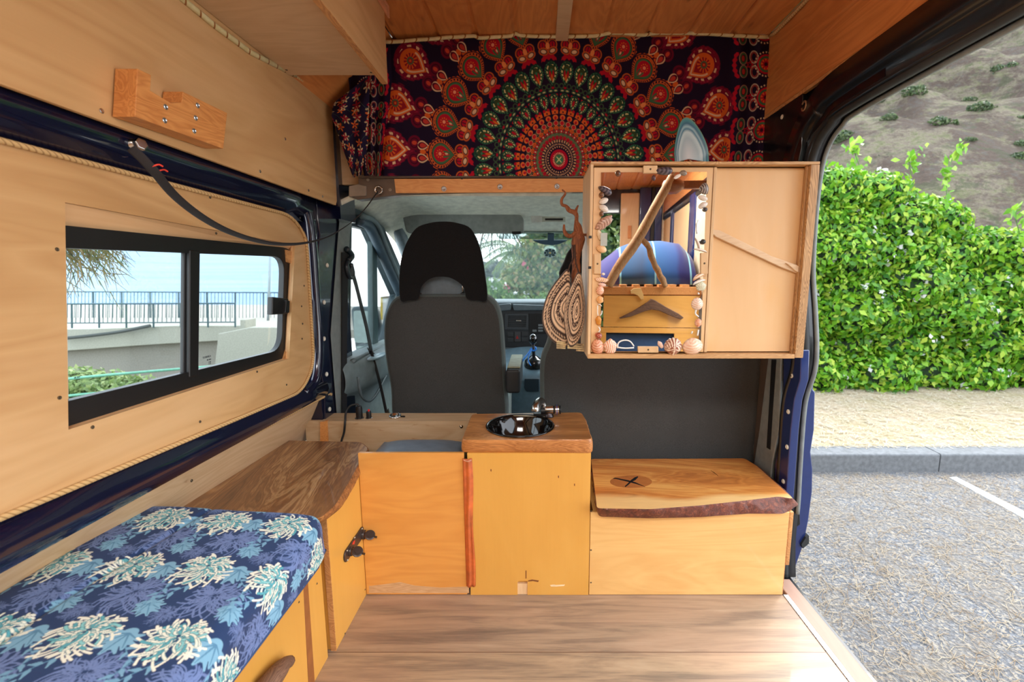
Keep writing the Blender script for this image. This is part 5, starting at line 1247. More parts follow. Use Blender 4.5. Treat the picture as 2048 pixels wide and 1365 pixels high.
# --- cushion fabric
def paint_fabric(W, H, mm):
    """W x H grid, mm per cell ; chrysanthemums, leaves and pale scribble flowers on navy"""
    rng = np.random.default_rng(4)
    img = np.zeros((H, W, 3)); img[:] = nlin((38, 62, 104))
    def stamp(x, y, r, c, a=1.0):
        x0, x1 = int(max(0, x - r - 1)), int(min(W, x + r + 2)); y0, y1 = int(max(0, y - r - 1)), int(min(H, y + r + 2))
        if x0 >= x1 or y0 >= y1: return
        yy, xx = np.mgrid[y0:y1, x0:x1]; m_ = np.clip(r + .5 - np.hypot(xx - x, yy - y), 0, 1)[..., None] * a
        img[y0:y1, x0:x1] = img[y0:y1, x0:x1] * (1 - m_) + c * m_
    def stroke(pts, r0, r1, c, a=1.0):
        P_ = np.array(pts, float)
        L_ = np.hypot(*(P_[1:] - P_[:-1]).T); S_ = np.concatenate([[0], np.cumsum(L_)]); n = max(2, int(S_[-1] / max(.7, .45 * min(r0, r1) + .3)))
        for s_ in np.linspace(0, S_[-1], n):
            f = s_ / max(S_[-1], 1e-6); stamp(np.interp(s_, S_, P_[:, 0]), np.interp(s_, S_, P_[:, 1]), r0 + (r1 - r0) * f, c, a)
    def bez(a, b, c, n=7):
        t = np.linspace(0, 1, n)[:, None]; return (1 - t) ** 2 * np.array(a) + 2 * t * (1 - t) * np.array(b) + t * t * np.array(c)
    k = 1 / mm
    CRM_, TEAL, TL2, LB, LBD, PER = nlin((238, 240, 224)), nlin((140, 206, 208)), nlin((92, 170, 184)), nlin((128, 178, 206)), nlin((88, 138, 172)), nlin((112, 134, 184))
    def mum(x, y, s, ang, cols, alpha=1):
        for layer in range(4):
            n = (40, 34, 24, 12)[layer]; Ls = (50, 39, 27, 14)[layer] * s
            for i in range(n):
                a = ang + (i / n - .5) * 2 * np.pi * (.92 if layer < 2 else 1) + rng.normal(0, .09)
                fwd = .5 + .5 * np.cos(a - ang)
                Lq = Ls * (.62 + .5 * fwd) * rng.uniform(.85, 1.12)
                ox, oy = x - np.cos(ang) * 6 * s, y - np.sin(ang) * 6 * s
                e = (ox + np.cos(a) * Lq, oy + np.sin(a) * Lq); cv = rng.choice([-1, 1]) * .35 * Lq
                mid = (ox + np.cos(a) * Lq * .6 - np.sin(a) * cv, oy + np.sin(a) * Lq * .6 + np.cos(a) * cv)
                c = cols[(i + layer) % len(cols)] if layer else cols[0]
                st0 = (ox + np.cos(a) * Lq * .3, oy + np.sin(a) * Lq * .3)
                if layer and alpha == 1: stroke(bez(st0, mid, e), 1.3 * s, 2.5 * s, cols[-1] * .6, .9)
                stroke(bez(st0, mid, e),   .6 * s, (1.75 if alpha == 1 else 1.1) * s, c, alpha)
    def leaf(x, y, s, ang):
        for i, (da, L_, wd) in enumerate(((0, 30, 9), (.6, 24, 8), (-.6, 24, 8), (1.25, 17, 7), (-1.25, 17, 7))):
            a = ang + da; stroke([(x, y), (x + np.cos(a) * L_ * .6 * s, y + np.sin(a) * L_ * .6 * s), (x + np.cos(a) * L_ * s, y + np.sin(a) * L_ * s)], wd * s * .9, 1.5 * s, LB)
            for q in (-.45, .45): stroke([(x + np.cos(a) * L_ * .5 * s, y + np.sin(a) * L_ * .5 * s), (x + np.cos(a + q) * L_ * .95 * s, y + np.sin(a + q) * L_ * .95 * s)], 4 * s, 1.2 * s, LB)
        for da, L_ in ((0, 28), (.6, 22), (-.6, 22), (1.25, 15), (-1.25, 15)):
            a = ang + da; stroke([(x, y), (x + np.cos(a) * L_ * s, y + np.sin(a) * L_ * s)], .9 * s, .5, LBD)
    def sprig(x, y, s, ang, n=5):
        ex, ey = x + np.cos(ang) * 70 * s, y + np.sin(ang) * 70 * s
        mid = ((x + ex) / 2 - np.sin(ang) * 10 * s, (y + ey) / 2 + np.cos(ang) * 10 * s); B_ = bez((x, y), mid, (ex, ey), 12)
        stroke(B_, 1.2 * s, .8 * s, LBD)
        for i in range(n):
            p = B_[2 + i * 2]; sd_ = 1 if i % 2 else -1; a = ang + sd_ * .8
            stroke([p, (p[0] + np.cos(a) * 9 * s, p[1] + np.sin(a) * 9 * s), (p[0] + np.cos(a) * 17 * s, p[1] + np.sin(a) * 17 * s)], 1.2 * s, 1.0, LB)
            stroke([(p[0] + np.cos(a) * 5 * s, p[1] + np.sin(a) * 5 * s), (p[0] + np.cos(a) * 12 * s, p[1] + np.sin(a) * 12 * s)], 4.2 * s, 2.2 * s, nlin((118, 168, 198)))
    # lattice in cells : along V (length) 150 mm, across 150 mm, staggered
    px, py = 132 * k, 168 * k
    ii = range(-1, int(W / px) + 2); jj = range(-1, int(H / py) + 2)
    S = .95 * k
    for j in jj:
        for i in ii:
            x = i * px + (j % 2) * px * .5; y = j * py
            mum(x + px * .48, y + py * .45, S * 1.15, R(70), [PER, PER], .8); mum(x + px * .1, y + py * .72, S * .5, R(120), [PER, PER], .7)
    for j in jj:
        for i in ii:
            x = i * px + (j % 2) * px * .5; y = j * py
            sprig(x + px * .1, y + py * .25, S, R(125)); sprig(x + px * .55, y + py * .10, S * .8, R(40), 4)
            leaf(x + px * .46, y - py * .02, S * 1.5, R(100)); leaf(x + px * .80, y + py * .58, S * 1.15, R(60)); sprig(x + px * .8, y + py * .3, S * .9, R(95), 4)
    for j in jj:
        for i in ii:
            x = i * px + (j % 2) * px * .5; y = j * py
            mum(x, y, S * 1.15, R(95), [CRM_, CRM_, TEAL, CRM_, TL2])
    return img
# cushion as a closed rounded slab whose cloth carries the print
CM = 1.25   # mm per cell
x0c, x1c, y0c, y1c = -.972, -.535, -.55, 1.082
zc0, zc1 = .367, .474
prof = []     # across (x): from the wall side over the top and down the front
rr_ = .035
def crossprof(n):
    pts = []
    wdt = x1c - x0c
    segs = []
    # left vertical, arc, top, arc, right vertical, small under curl
    for z in np.linspace(zc0, zc1 - rr_, 8)[:-1]: pts.append((x0c, z))
    for a in np.linspace(180, 90, 10)[:-1]: pts.append((x0c + rr_ + rr_ * math.cos(R(a)), zc1 - rr_ + rr_ * math.sin(R(a))))
    for x in np.linspace(x0c + rr_, x1c - rr_, 150)[:-1]: pts.append((x, zc1))
    for a in np.linspace(90, 0, 10)[:-1]: pts.append((x1c - rr_ + rr_ * math.cos(R(a)), zc1 - rr_ + rr_ * math.sin(R(a))))
    for z in np.linspace(zc1 - rr_, zc0 + .01, 16): pts.append((x1c, z))
    pts.append((x1c - .008, zc0 + .002)); pts.append((x1c - .04, zc0))
    P_ = np.array(pts); L_ = np.concatenate([[0], np.cumsum(np.hypot(*(P_[1:] - P_[:-1]).T))])
    s_ = np.linspace(0, L_[-1], n); return np.stack([np.interp(s_, L_, P_[:, 0]), np.interp(s_, L_, P_[:, 1])], -1), L_[-1]
_, Lx = crossprof(10)
NX = int(Lx * 1000 / CM); PRF, _ = crossprof(NX)
# along y: end face up, arc, then length
ends = []
for z in np.linspace(0, 1, 20)[:-1]: ends.append((0.0, z * (zc1 - rr_ - zc0)))
Lend = (zc1 - zc0)
NEnd = int(Lend * 1000 / CM); NY = int((y1c - .25) * 1000 / CM)       # detailed print for the part near the camera view
def endmap(tt):     # tt metres from the bottom of the end face, returns (y offset from end, height factor)
    h = zc1 - zc0 - rr_
    if tt < h: return 0.0, tt / (zc1 - zc0)
    a = (tt - h) / rr_
    if a < math.pi / 2: return rr_ * (1 - math.cos(a)), (h + rr_ * math.sin(a)) / (zc1 - zc0)
    return rr_ + (tt - h - rr_ * math.pi / 2), 1.0
TOT = NEnd + NY
rowsY = []; rowsH = []
for i in range(TOT):
    dy, hf = endmap(i * CM / 1000); rowsY.append(y1c - dy); rowsH.append(hf)
rowsY = np.array(rowsY)[:, None]; rowsH = np.array(rowsH)[:, None]
XX = np.repeat(PRF[None, :, 0], TOT, 0); ZZ = zc0 + (PRF[None, :, 1] - zc0) * rowsH
# inset the outline where the end is rounded
insx = (1 - rowsH) * 0.0
YY = np.repeat(rowsY, NX, 1)
# skew of the far end (the cushion end is slightly out of square) and soft billow + seam welt
YY = YY - (x1c - XX) * .10
ZZ = zc0 + (ZZ - zc0) * (1 + .52 * (x1c - XX) / (x1c - x0c))
tt_ = np.clip((y1c - YY) / .2, 0, 1)
# rounded corner in plan at the front far corner
cornr = np.clip((XX - (x1c - .06)) / .06, 0, 1) * np.clip((YY - (y1c - .07)) / .07, 0, 1)
XX = XX - .015 * cornr ** 1.5; YY = YY - .015 * cornr ** 1.5
topm = np.repeat(np.clip((PRF[None, :, 1] - (zc1 - .012)) / .012, 0, 1), TOT, 0) * np.clip((rowsH - .9) / .1, 0, 1)
ZZ = ZZ + topm * (.006 * np.sin((XX - x0c) / (x1c - x0c) * np.pi) + .0025 * np.sin(XX * 23 + YY * 9) * np.sin(YY * 13) - .005 * np.exp(-((XX + .80 + .04 * np.sin(YY * 3)) / .006) ** 2)) 
XX = XX + (1 - topm) * (XX > x1c - .1) * .004 * np.sin(YY * 22) * np.sin((ZZ - zc0) / (zc1 - zc0) * 3.14)
img = paint_fabric(NX, TOT, CM)
cu_ = thing('bench_cushion', 'navy bench cushion printed with pale blue chrysanthemums and leaves', 'cushion', (-.8, .3, .37))
idx = np.arange(NX * TOT).reshape(TOT, NX)
Fq = np.stack([idx[:-1, :-1], idx[:-1, 1:], idx[1:, 1:], idx[1:, :-1]], -1).reshape(-1, 4)
FAB = attrmat('cushion_cotton', 'Col', .75, (900, .25), .1, spec=.25)
o = mesh('cover', np.stack([XX, YY, ZZ], -1).reshape(-1, 3), Fq, FAB, cu_, smooth=True); setcol(o, img.reshape(-1, 3))
# remaining length of the cushion behind the camera, same cloth
boxf('cover_rear_part', x0c + .001, x1c - .001, y0c, .249 + .0, zc0 + .001, zc1 - .006, plain('cushion_navy', (44, 72, 112), .75), cu_, .03)
sr = MB().tube(spline([Vector((x1c - .004 - .018 * max(0, 1 - abs(y1c - .02 - y) / .05), y, zc0 + .006)) for y in np.linspace(-.3, y1c - .01, 40)], 1), .004, 6); sr.build('piping', plain('cushion_navy', (44, 72, 112), .75), cu_, smooth=True)
# ================================================================== DRIVER'S CAB
def fabric(name, a, b_, sc=700):
    t = NT(name); n = t.noise(sc, 2); n2 = t.noise(9, 3)
    t.base(t.mix(t.math('MULTIPLY', n2, .5), t.ramp(n, [(.35, a), (.65, b_)]), tuple(k * .9 for k in a))); t.set(.9, 0, 0, .25, .15); t.bump(n, .4, .001); return t.m
SEAT = fabric('seat_fabric', (58, 60, 60), (86, 86, 84)); SEATS = fabric('seat_side_fabric', (78, 90, 90), (104, 114, 112))
BLK = fabric('black_stretch_cover', (12, 11, 12), (26, 24, 25), 500)
def seatback(name, outl, y, tilt, thick, mat, matside, parent, bev=.035):
    """outline traced on plane y, leaned back by tilt (metres per metre of height), given real thickness"""
    O = [PY(p.x, p.y, y) for p in cspline([Vector((a, b_, 0)) for a, b_ in outl], 5)]
    zr = min(p.z for p in O)
    def tl(p): 
        q = p.copy(); q.y = p.y - (p.z - zr) * tilt; return q
    cen = sum(O, Vector()) / len(O); m = len(O); rows = []
    for f, d in ((0, -.010), (.35, -.009), (.7, -.006), (.9, -.002), (.96, .002), (.99, .010), (1.0, .024), (1.0, thick * .6), (.985, thick * .8), (.94, thick)):
        rows.append([tl(cen.lerp(p, f)) + Vector((0, d, 0)) for p in O])
    V = [p for r_ in rows for p in r_]; F = []
    for i in range(len(rows) - 1):
        for k in range(m): F.append((i * m + k, i * m + (k + 1) % m, (i + 1) * m + (k + 1) % m, (i + 1) * m + k))
    F.append(tuple(range(len(rows) * m - 1, (len(rows) - 1) * m - 1, -1)))
    return mesh(name, V, F, None, parent, smooth=True, mats=[mat, matside], fm=[0 if i < 4 * m else 1 for i in range(len(F))])
ds = thing('driver_seat', 'single grey driver seat with black stretched headrest cover', 'seat', (-.42, 2.1, 0))
seatback('backrest', [(787, 850), (780, 780), (769, 715), (766, 665), (770, 628), (786, 598), (812, 590), (885, 589), (960, 590), (985, 600), (1000, 628), (1006, 680), (1010, 760), (1012, 850), (960, 880), (830, 880)], 2.0, .0, .15, SEAT, SEATS, ds)
boxf('seat_base', -.70, -.16, 2.08, 2.6, .15, .45, SEATS, ds, .04)
boxf('pedestal', -.62, -.24, 2.05, 2.5, -.1, .15, BLACK, ds, .02)
# headrest under a stretched hood
seatback('headrest', [(806, 540), (812, 500), (832, 462), (860, 449), (885, 446), (912, 449), (940, 462), (958, 500), (962, 540), (940, 552), (885, 554), (828, 552)], 2.0, 0, .09, BLK, BLK, ds)
hoodo = cspline([Vector((a, b_, 0)) for a, b_ in [(800, 600), (799, 540), (808, 496), (830, 458), (858, 446), (887, 443), (915, 446), (942, 458), (960, 496), (970, 548), (974, 600), (955, 602), (934, 598), (926, 574), (905, 558), (883, 554), (860, 558), (843, 574), (836, 598), (818, 602)]], 4)
V = []; 
O = [PY(p.x, p.y, 1.975) for p in hoodo]; m = len(O)
b = MB().prism(O, (0, .012, 0)); ho = b.build('headrest_cover', BLK, ds, bevel=.004)
O2 = [PY(p.x, p.y, 1.98) for p in cspline([Vector((a, b_, 0)) for a, b_ in [(802, 560), (806, 500), (830, 458), (887, 443), (942, 458), (966, 500), (971, 560), (968, 520), (940, 470), (887, 452), (834, 470), (808, 520)]], 4)]
MB().prism([PY(u, v, 2.03) for u, v in ((832, 600), (940, 600), (930, 552), (840, 552))], (0, .003, 0)).build('mesh_backing', plain('grey_mesh', (110, 122, 130), .9, bump=.5, bscale=900), ds)
for u in (838, 926):
    MB().lathe([(.005, 0), (.005, .09)], PY(u, 592, 2.02), n=10).build('headrest_post', STEEL, ds, smooth=True)
    MB().lathe([(.011, 0), (.011, .012), (.008, .014)], PY(u, 592, 2.02), n=12).build('post_sleeve', BLACK, ds)
boxf('armrest', PY(1013, 750, 1.97).x, PY(1041, 750, 1.97).x, 1.93, 2.25, PY(1030, 786, 1.95).z, PY(1030, 738, 1.95).z, DARKDASH, ds, .012)
boxf('armrest_pad', PY(1015, 750, 1.97).x, PY(1041, 750, 1.97).x, 1.955, 2.26, PY(1030, 738, 1.95).z, PY(1030, 734, 1.95).z, plain('armrest_pale', (150, 156, 136), .7), ds, .004)
ps = thing('passenger_bench', 'wide grey double passenger bench behind the wall cabinet', 'seat', (.45, 1.8, 0))
seatback('backrest', [(1084, 880), (1080, 780), (1082, 720), (1096, 680), (1106, 610), (1116, 572), (1140, 556), (1250, 552), (1400, 552), (1500, 556), (1530, 580), (1544, 640), (1543, 740), (1532, 830), (1515, 900), (1500, 960), (1300, 975), (1090, 960)], 1.80, .0, .13, SEAT, SEATS, ps)
seatback('headrest', [(1128, 560), (1130, 520), (1150, 490), (1200, 480), (1250, 500), (1255, 560)], 1.83, 0, .09, BLK, BLK, ps)
seatback('headrest', [(1370, 560), (1375, 520), (1400, 490), (1450, 480), (1490, 500), (1495, 560)], 1.83, 0, .09, BLK, BLK, ps)
boxf('seat_base', .02, .86, 1.95, 2.4, .1, .40, SEATS, ps, .04)
# --- front structure : headliner, windscreen, pillars, dash
HL = plain('headliner', (214, 216, 198), .85, bump=.3, bscale=500)
hlz = 1.395
cabs = st(thing('cab_shell', None, None, (0, 2.4, 0)))
V = []; F = []
xsn = np.linspace(-.88, .88, 45); ysn = np.linspace(1.885, 2.86, 30)
for y in ysn:
    for x in xsn:
        t = (y - 1.885) / .975
        z = 1.392 + .085 * math.sin(min(1, t * 2.6) * math.pi / 2) - .15 * t ** 2.6
        e = max(0, (abs(x) - .66) / .22); z -= .09 * e ** 2 * (1 - .2 * t)
        # recess for overhead tray / light
        if .10 < x < .6 and t < .3: z += .02 * min(1, (x - .10) / .04)
        V.append((x, y, z))
nx = len(xsn)
for j in range(len(ysn) - 1):
    for i in range(nx - 1): F.append((j * nx + i, j * nx + i + 1, (j + 1) * nx + i + 1, (j + 1) * nx + i))
o = mesh('headliner', V, F, HL, cabs, smooth=True); s2 = o.modifiers.new('s', 'SOLIDIFY'); s2.thickness = .02; s2.offset = 1
boxf('cab_roof', -.92, .93, 1.93, 2.9, 1.48, 1.50, NAVY, cabs, 0)
# visor
sv = thing('sun_visor', 'grey padded sun visor above the driver seat', 'visor', tuple(PY(925, 445, 2.62)))
yv = 2.60
O = [PY(p.x, p.y, yv) for p in roundcorners([Vector((a, b_, 0)) for a, b_ in ((803, 424), (1048, 428), (1048, 467), (812, 467))], [12, 18, 6, 10], 5)]
MB().prism(O, (0, .025, 0)).build('visor_board', plain('visor_grey', (132, 138, 134), .7, bump=.2), sv, bevel=.008, seg=3)
MB().prism([PY(u, v, 2.61) for u, v in ((898, 428), (910, 418), (952, 417), (968, 430))], (0, .02, 0)).build('visor_hinge_bulge', HL, sv, bevel=.004)
MB().tube([PY(1024, 466, yv), PY(1042, 466, yv)], .008, 8).build('visor_clip', BLACK, sv)
# label holder + card on the headliner
lh = thing('label_holder', 'pale card holder with slot on the headliner beside the driftwood hook', 'label', tuple(PY(1096, 438, 2.45)))
MB().prism([PY(u, v, 2.44) for u, v in ((1062, 432), (1084, 432), (1084, 445), (1063, 446))], (0, .004, 0)).build('card', plain('card_white', (206, 210, 204), .6), lh)
MB().prism([PY(u, v, 2.44) for u, v in ((1084, 433), (1131, 434), (1131, 444), (1084, 444))], (0, .006, 0)).build('slot_frame', plain('holder_pale', (190, 196, 184), .5), lh, bevel=.001)
MB().prism([PY(u, v, 2.438) for u, v in ((1090, 437), (1126, 437), (1126, 441), (1090, 441))], (0, .003, 0)).build('slot', BLACK, lh)
# windscreen
ws = st(thing('window_2', None, None, (0, 3.1, 1.1)))
wtop = [PY(796, 466, 2.80), PY(1420, 462, 2.80)]; wbot = [PY(790, 612, 3.40), PY(1450, 612, 3.40)]
xL, xR = -.84, .84
MB().prism([(xL, 2.84, 1.325), (xR, 2.84, 1.325), (xR + .02, 3.44, .845), (xL - .02, 3.44, .845)], (0, .004, .004)).build('windscreen', glassmat('windscreen_glass', (.94, .98, .97), .03), ws)
# sensor / mirror foot and sticker on the glass
def onws(u, v, d=0):
    n_ = Vector((0, .48, .6)).normalized(); q = Vector((0, 2.84, 1.325)) + Vector((0, -d, -d)); dd = ray(u, v); t = (q - EYEP).dot(n_) / dd.dot(n_); return EYEP + dd * t
ms_ = thing('mirror_mount', 'dark blue-grey mirror mount on top of the windscreen', 'mount', tuple(onws(1100, 480)))
MB().prism([onws(u, v, .006) for u, v in ((1095, 466), (1108, 466), (1108, 479), (1134, 479), (1118, 486), (1104, 488), (1090, 487), (1080, 485), (1066, 479), (1095, 479))], (0, -.012, -.01)).build('mount', plain('bluegrey_plastic', (52, 72, 88), .5), ms_, bevel=.002)
MB().prism([onws(u, v, .002) for u, v in ((1000, 463), (1160, 463), (1160, 478), (1000, 478))], (0, -.001, -.001)).build('shade_band', glassmat('shade_band_glass', (.60, .66, .66), .05), ws)
stk = thing('windscreen_sticker', 'small round dotted ornamental sticker on the windscreen', 'sticker', tuple(onws(1100, 506)))
b = MB(); 
for i in range(8):
    a = i * math.pi / 4
    b.prism([onws(1100 + 9.5 * math.cos(a) + (3.2 if i % 2 else 2.4) * math.cos(q), 506 + 6.5 * math.sin(a) + 2.2 * math.sin(q), .004) for q in np.linspace(0, 2 * math.pi, 9)[:-1]], (0, -.001, -.001))
    b.prism([onws(1100 + 5 * math.cos(a + .4) + 1.2 * math.cos(q), 506 + 3.4 * math.sin(a + .4) + 1.6 * math.sin(q), .004) for q in np.linspace(0, 2 * math.pi, 9)[:-1]], (0, -.001, -.001))
b.build('petals', plain('sticker_dark', (40, 60, 60), .5), stk)
MB().prism([onws(1100 + 12.5 * math.cos(q), 506 + 9.5 * math.sin(q), .003) for q in np.linspace(0, 2 * math.pi, 25)[:-1]], (0, -.0006, -.0006)).build('backing', plain('sticker_pale', (186, 206, 204), .5), stk)
MB().prism([onws(1100 + 2 * math.cos(q), 506 + 1.6 * math.sin(q), .006) for q in np.linspace(0, 2 * math.pi, 9)[:-1]], (0, -.001, -.001)).build('centre_dot', plain('sticker_yellow', (230, 190, 90), .5), stk)
# A pillars
APL = plain('apillar', (70, 88, 92), .5)
def pill(pts, r, name, mat, fl=None): return MB().tube([Vector(p) for p in pts], r, 8, flat=fl).build(name, mat, cabs, smooth=True, auto=40)
# left door (driver)
XD = -.872
dl = st(thing('door_2', None, None, (XD, 2.4, .3)))
wo_ = [PX(u, v, XD) for u, v in ((700, 448), (737, 457), (803, 594), (772, 700), (696, 718))]
outer_ = [Vector((XD, 1.98, 1.42)), Vector((XD, 2.50, 1.42)), Vector((XD, 3.1, .96)), Vector((XD, 3.1, .60)), Vector((XD, 1.98, .60))]
inn_ = [PX(u, v, XD) for u, v in ((704, 452), (736, 460), (792, 590), (768, 690), (700, 716))]
MB().ring(outer_, inn_, (-.04, 0, 0)).build('window_surround', plain('door_rubber', (44, 60, 66), .5), dl, bevel=.006)
MB().prism([PX(u, v, XD - .002) for u, v in ((745, 452), (754, 458), (757, 690), (747, 692))], (-.03, 0, 0)).build('window_divider', plain('divider_teal', (58, 80, 82), .4), dl, bevel=.004)
MB().prism([p + Vector((-.02, 0, 0)) for p in inn_], (-.004, 0, 0)).build('pane', glassmat('door_glass', (.96, 1, 1), .04), dl)
# A pillar trim (padded)
b = MB().tube(spline([PX(716, 440, -.86), PX(737, 452, -.855), PX(752, 480, -.85), PX(776, 535, -.84), PX(800, 588, -.83)], 5), .026, 10); b.build('a_pillar_trim', plain('pillar_navygrey', (54, 72, 84), .5), dl, smooth=True)
MB().tube(spline([PX(722, 432, -.84), PX(752, 447, -.83), PX(775, 500, -.82), PX(805, 575, -.81)], 5), .014, 8).build('pillar_lining', CABGREY, dl, smooth=True)
MB().tube([(-.84, 2.72, 1.36), (-.86, 3.46, .85)], .04, 8).build('screen_pillar', CABGREY, dl, smooth=True)
MB().tube([(.84, 2.72, 1.36), (.86, 3.46, .85)], .04, 8).build('screen_pillar', CABGREY, cabs, smooth=True)
# inner door panel with moulded arm shelf
boxf('outer_skin', -.93, -.915, 1.90, 3.2, -.2, .70, NAVY, dl, 0)
DP = plain('door_panel_grey', (112, 126, 128), .45, bump=.12, bscale=300)
def rows_mesh(rows, name, mat, par, closed=False, sub=True):
    m = len(rows[0]); V = [p for r_ in rows for p in r_]; F = [(i * m + k, i * m + k + 1, (i + 1) * m + k + 1, (i + 1) * m + k) for i in range(len(rows) - 1) for k in range(m - 1)]
    o = mesh(name, V, F, mat, par, smooth=True); s_ = o.modifiers.new('s', 'SOLIDIFY'); s_.thickness = .006
    if sub: q = o.modifiers.new('sub', 'SUBSURF'); q.levels = 2; q.render_levels = 2
    return o
yd0, yd1 = 1.90, 3.0
rows = []
for z, x in ((.715, -.885), (.71, -.865), (.70, -.80), (.68, -.775), (.62, -.765), (.55, -.775), (.53, -.83), (.48, -.855), (.30, -.855), (.24, -.80), (.10, -.79), (-.1, -.79)):
    rows.append([Vector((max(-.90, x - .07 * max(0, 1 - (y - yd0) / .3)), y, z + .10 * max(0, (y - 2.2)) * (z < .6) * .3)) for y in np.linspace(yd0, yd1, 12)])
rows_mesh(rows, 'inner_panel', DP, dl)
b = MB().ball(PX(752, 713, -.80), (.035, .10, .012), 16, 8); b.build('cup_recess', plain('door_gloss', (150, 176, 186), .25), dl, smooth=True)
MB().tube(spline([PX(704, 724, -.84), PX(735, 708, -.83), PX(768, 694, -.83)], 5), .012, 8).build('sill_pad', plain('sill_pad_grey', (96, 110, 112), .5), dl, smooth=True)
b = MB().tube(spline([PX(716, 755, -.775), PX(722, 790, -.775), PX(737, 803, -.775), PX(752, 790, -.775), PX(772, 752, -.78)], 5), .006, 8); b.build('pocket_rim', plain('pocket_rim', (84, 98, 102), .5), dl, smooth=True)
# exterior door mirror
dm = thing('door_mirror', 'large black-framed exterior mirror outside the driver window', 'mirror', tuple(PX(732, 665, -1.03)))
O = [PY(p.x, p.y, 2.62) for p in roundcorners([Vector((a, b_, 0)) for a, b_ in ((700, 613), (752, 616), (763, 690), (742, 722), (712, 712))], [14, 14, 20, 14, 16], 5)]
MB().prism(O, (0, .07, 0)).build('housing', plain('mirror_housing', (56, 74, 80), .4), dm, bevel=.012, seg=3)
MB().prism([PY(p.x, p.y, 2.617) for p in roundcorners([Vector((a, b_, 0)) for a, b_ in ((707, 621), (746, 623), (752, 686), (709, 686))], 7, 4)], (0, .004, 0)).build('glass', plain('door_mirror_tree_tint', (110, 124, 122), .03, 1), dm)  # grey-green tint stands in for trees reflected in the glass
MB().prism([PY(p.x, p.y, 2.617) for p in roundcorners([Vector((a, b_, 0)) for a, b_ in ((712, 693), (748, 693), (740, 712), (719, 706))], 5, 4)], (0, .004, 0)).build('lower_glass', plain('door_mirror_tree_tint', (0, 0, 0)), dm)
MB().tube([PY(756, 700, 2.66), PY(775, 700, 2.62)], .03, 8).build('arm', plain('mirror_housing', (0, 0, 0)), dm, smooth=True)
# seat belt
sb = thing('seat_belt', 'grey driver seat belt hanging from the left pillar across the door', 'seatbelt', tuple(PX(695, 540, -.84)))
MB().tube(spline([PX(702, 536, -.835), PX(712, 570, -.835), PX(722, 610, -.83), PX(733, 655, -.82), PX(742, 702, -.80)], 5), 1, 8, flat=(.018, .0012), up=(0, 1, .1)).build('webbing_upper', plain('belt_grey', (70, 76, 78), .8), sb, smooth=True)
MB().tube(spline([PX(742, 702, -.80), PY(753, 740, 2.12), PY(764, 785, 2.06), PY(774, 832, 2.0)], 5), 1, 8, flat=(.007, .0012), up=(1, 0, 0)).build('webbing_lower', BLACK, sb, smooth=True)
b = MB().tube(spline([PX(693, 498, -.84), PX(700, 505, -.84), PX(704, 513, -.84), PX(697, 522, -.84)], 4), .012, 10); b.tube(spline([PX(696, 522, -.84), PX(693, 536, -.84), PX(700, 556, -.84), PX(706, 548, -.84), PX(702, 528, -.84)], 4), .009, 8); b.build('belt_anchor', plain('anchor_dark', (40, 48, 54), .3), sb, smooth=True)
MB().prism([PX(u, v, -.805) for u, v in ((735, 696), (742, 700), (752, 710), (748, 716), (740, 708))], (-.004, .004, 0)).build('belt_clip', BLACK, sb)
MB().prism([PX(u, v, -.848) for u, v in ((684, 505), (697, 505), (694, 700), (694, 860), (684, 860))], (-.004, .004, 0)).build('webbing_pillar', plain('belt_dark', (30, 28, 30), .8), sb)
MB().prism([PY(u, v, 1.97) for u, v in ((776, 818), (778, 828), (773, 834), (768, 828))], (0, .01, 0)).build('buckle', STEEL, sb, bevel=.001)
# --- dashboard
db = thing('dashboard', 'dark grey dashboard with air vent, radio and moulded top below the windscreen', 'dashboard', (0, 3.0, .6))
yD = 2.92
zt_d = PY(1060, 606, yD).z
prof = [(3.42, .82), (3.2, zt_d + .01), (yD + .06, zt_d + .012), (yD + .01, zt_d + .004), (yD, zt_d - .012), (yD + .02, zt_d - .03), (yD + .03, zt_d - .27), (yD - .0, zt_d - .30), (yD + .08, zt_d - .55), (yD + .25, .0)]
rows = [[Vector((x, y, z)) for x in np.linspace(-.86, .88, 24)] for y, z in prof]
rows_mesh(rows, 'shell', plain('dash_grey_top', (84, 96, 102), .5, bump=.1), db, sub=False)
boxf('fascia', PY(985, 650, yD).x, PY(1290, 650, yD).x, yD + .004, yD + .04, PY(1060, 712, yD).z, PY(1060, 616, yD).z, DARKDASH, db, .004)
MB().prism([PY(u, v, yD - .01) for u, v in ((984, 612), (994, 610), (1020, 607), (1023, 610), (1022, 621), (1000, 623), (984, 623))], (0, .05, 0)).build('top_pod', plain('dash_grey_top', (0, 0, 0)), db, bevel=.006)
MB().prism([PY(u, v, yD - .02) for u, v in ((1025, 609), (1090, 611), (1160, 611), (1160, 620), (1028, 622))], (0, .05, 0)).build('top_tray', plain('dash_grey_top', (0, 0, 0)), db, bevel=.006)
def rect(u0, u1, v0, v1, y, d, name, mat, par, bev=.002):
    return MB().prism([PY(u0, v0, y), PY(u1, v0, y), PY(u1, v1, y), PY(u0, v1, y)], (0, d, 0)).build(name, mat, par, bevel=bev)
vs_ = MB().ring([PY(u, v, yD - .004) for u, v in ((1010, 628), (1056, 628), (1056, 660), (1010, 660))], [PY(u, v, yD - .004) for u, v in ((1016, 632), (1053, 632), (1052, 655), (1015, 655))], (0, .02, 0)).build('vent_frame', plain('vent_frame', (62, 66, 70), .3), db, bevel=.002)
b = MB()
for i in range(5):
    q0_, q1_ = PY(1017, 635 + i * 4.4, yD - .002), PY(1052, 635 + i * 4.4, yD - .002); b.box(q0_.x, q1_.x, yD - .001, yD + .01, q0_.z - .002, q0_.z + .002)
b.build('vent_slats', plain('slat', (50, 52, 54), .35), vs_)
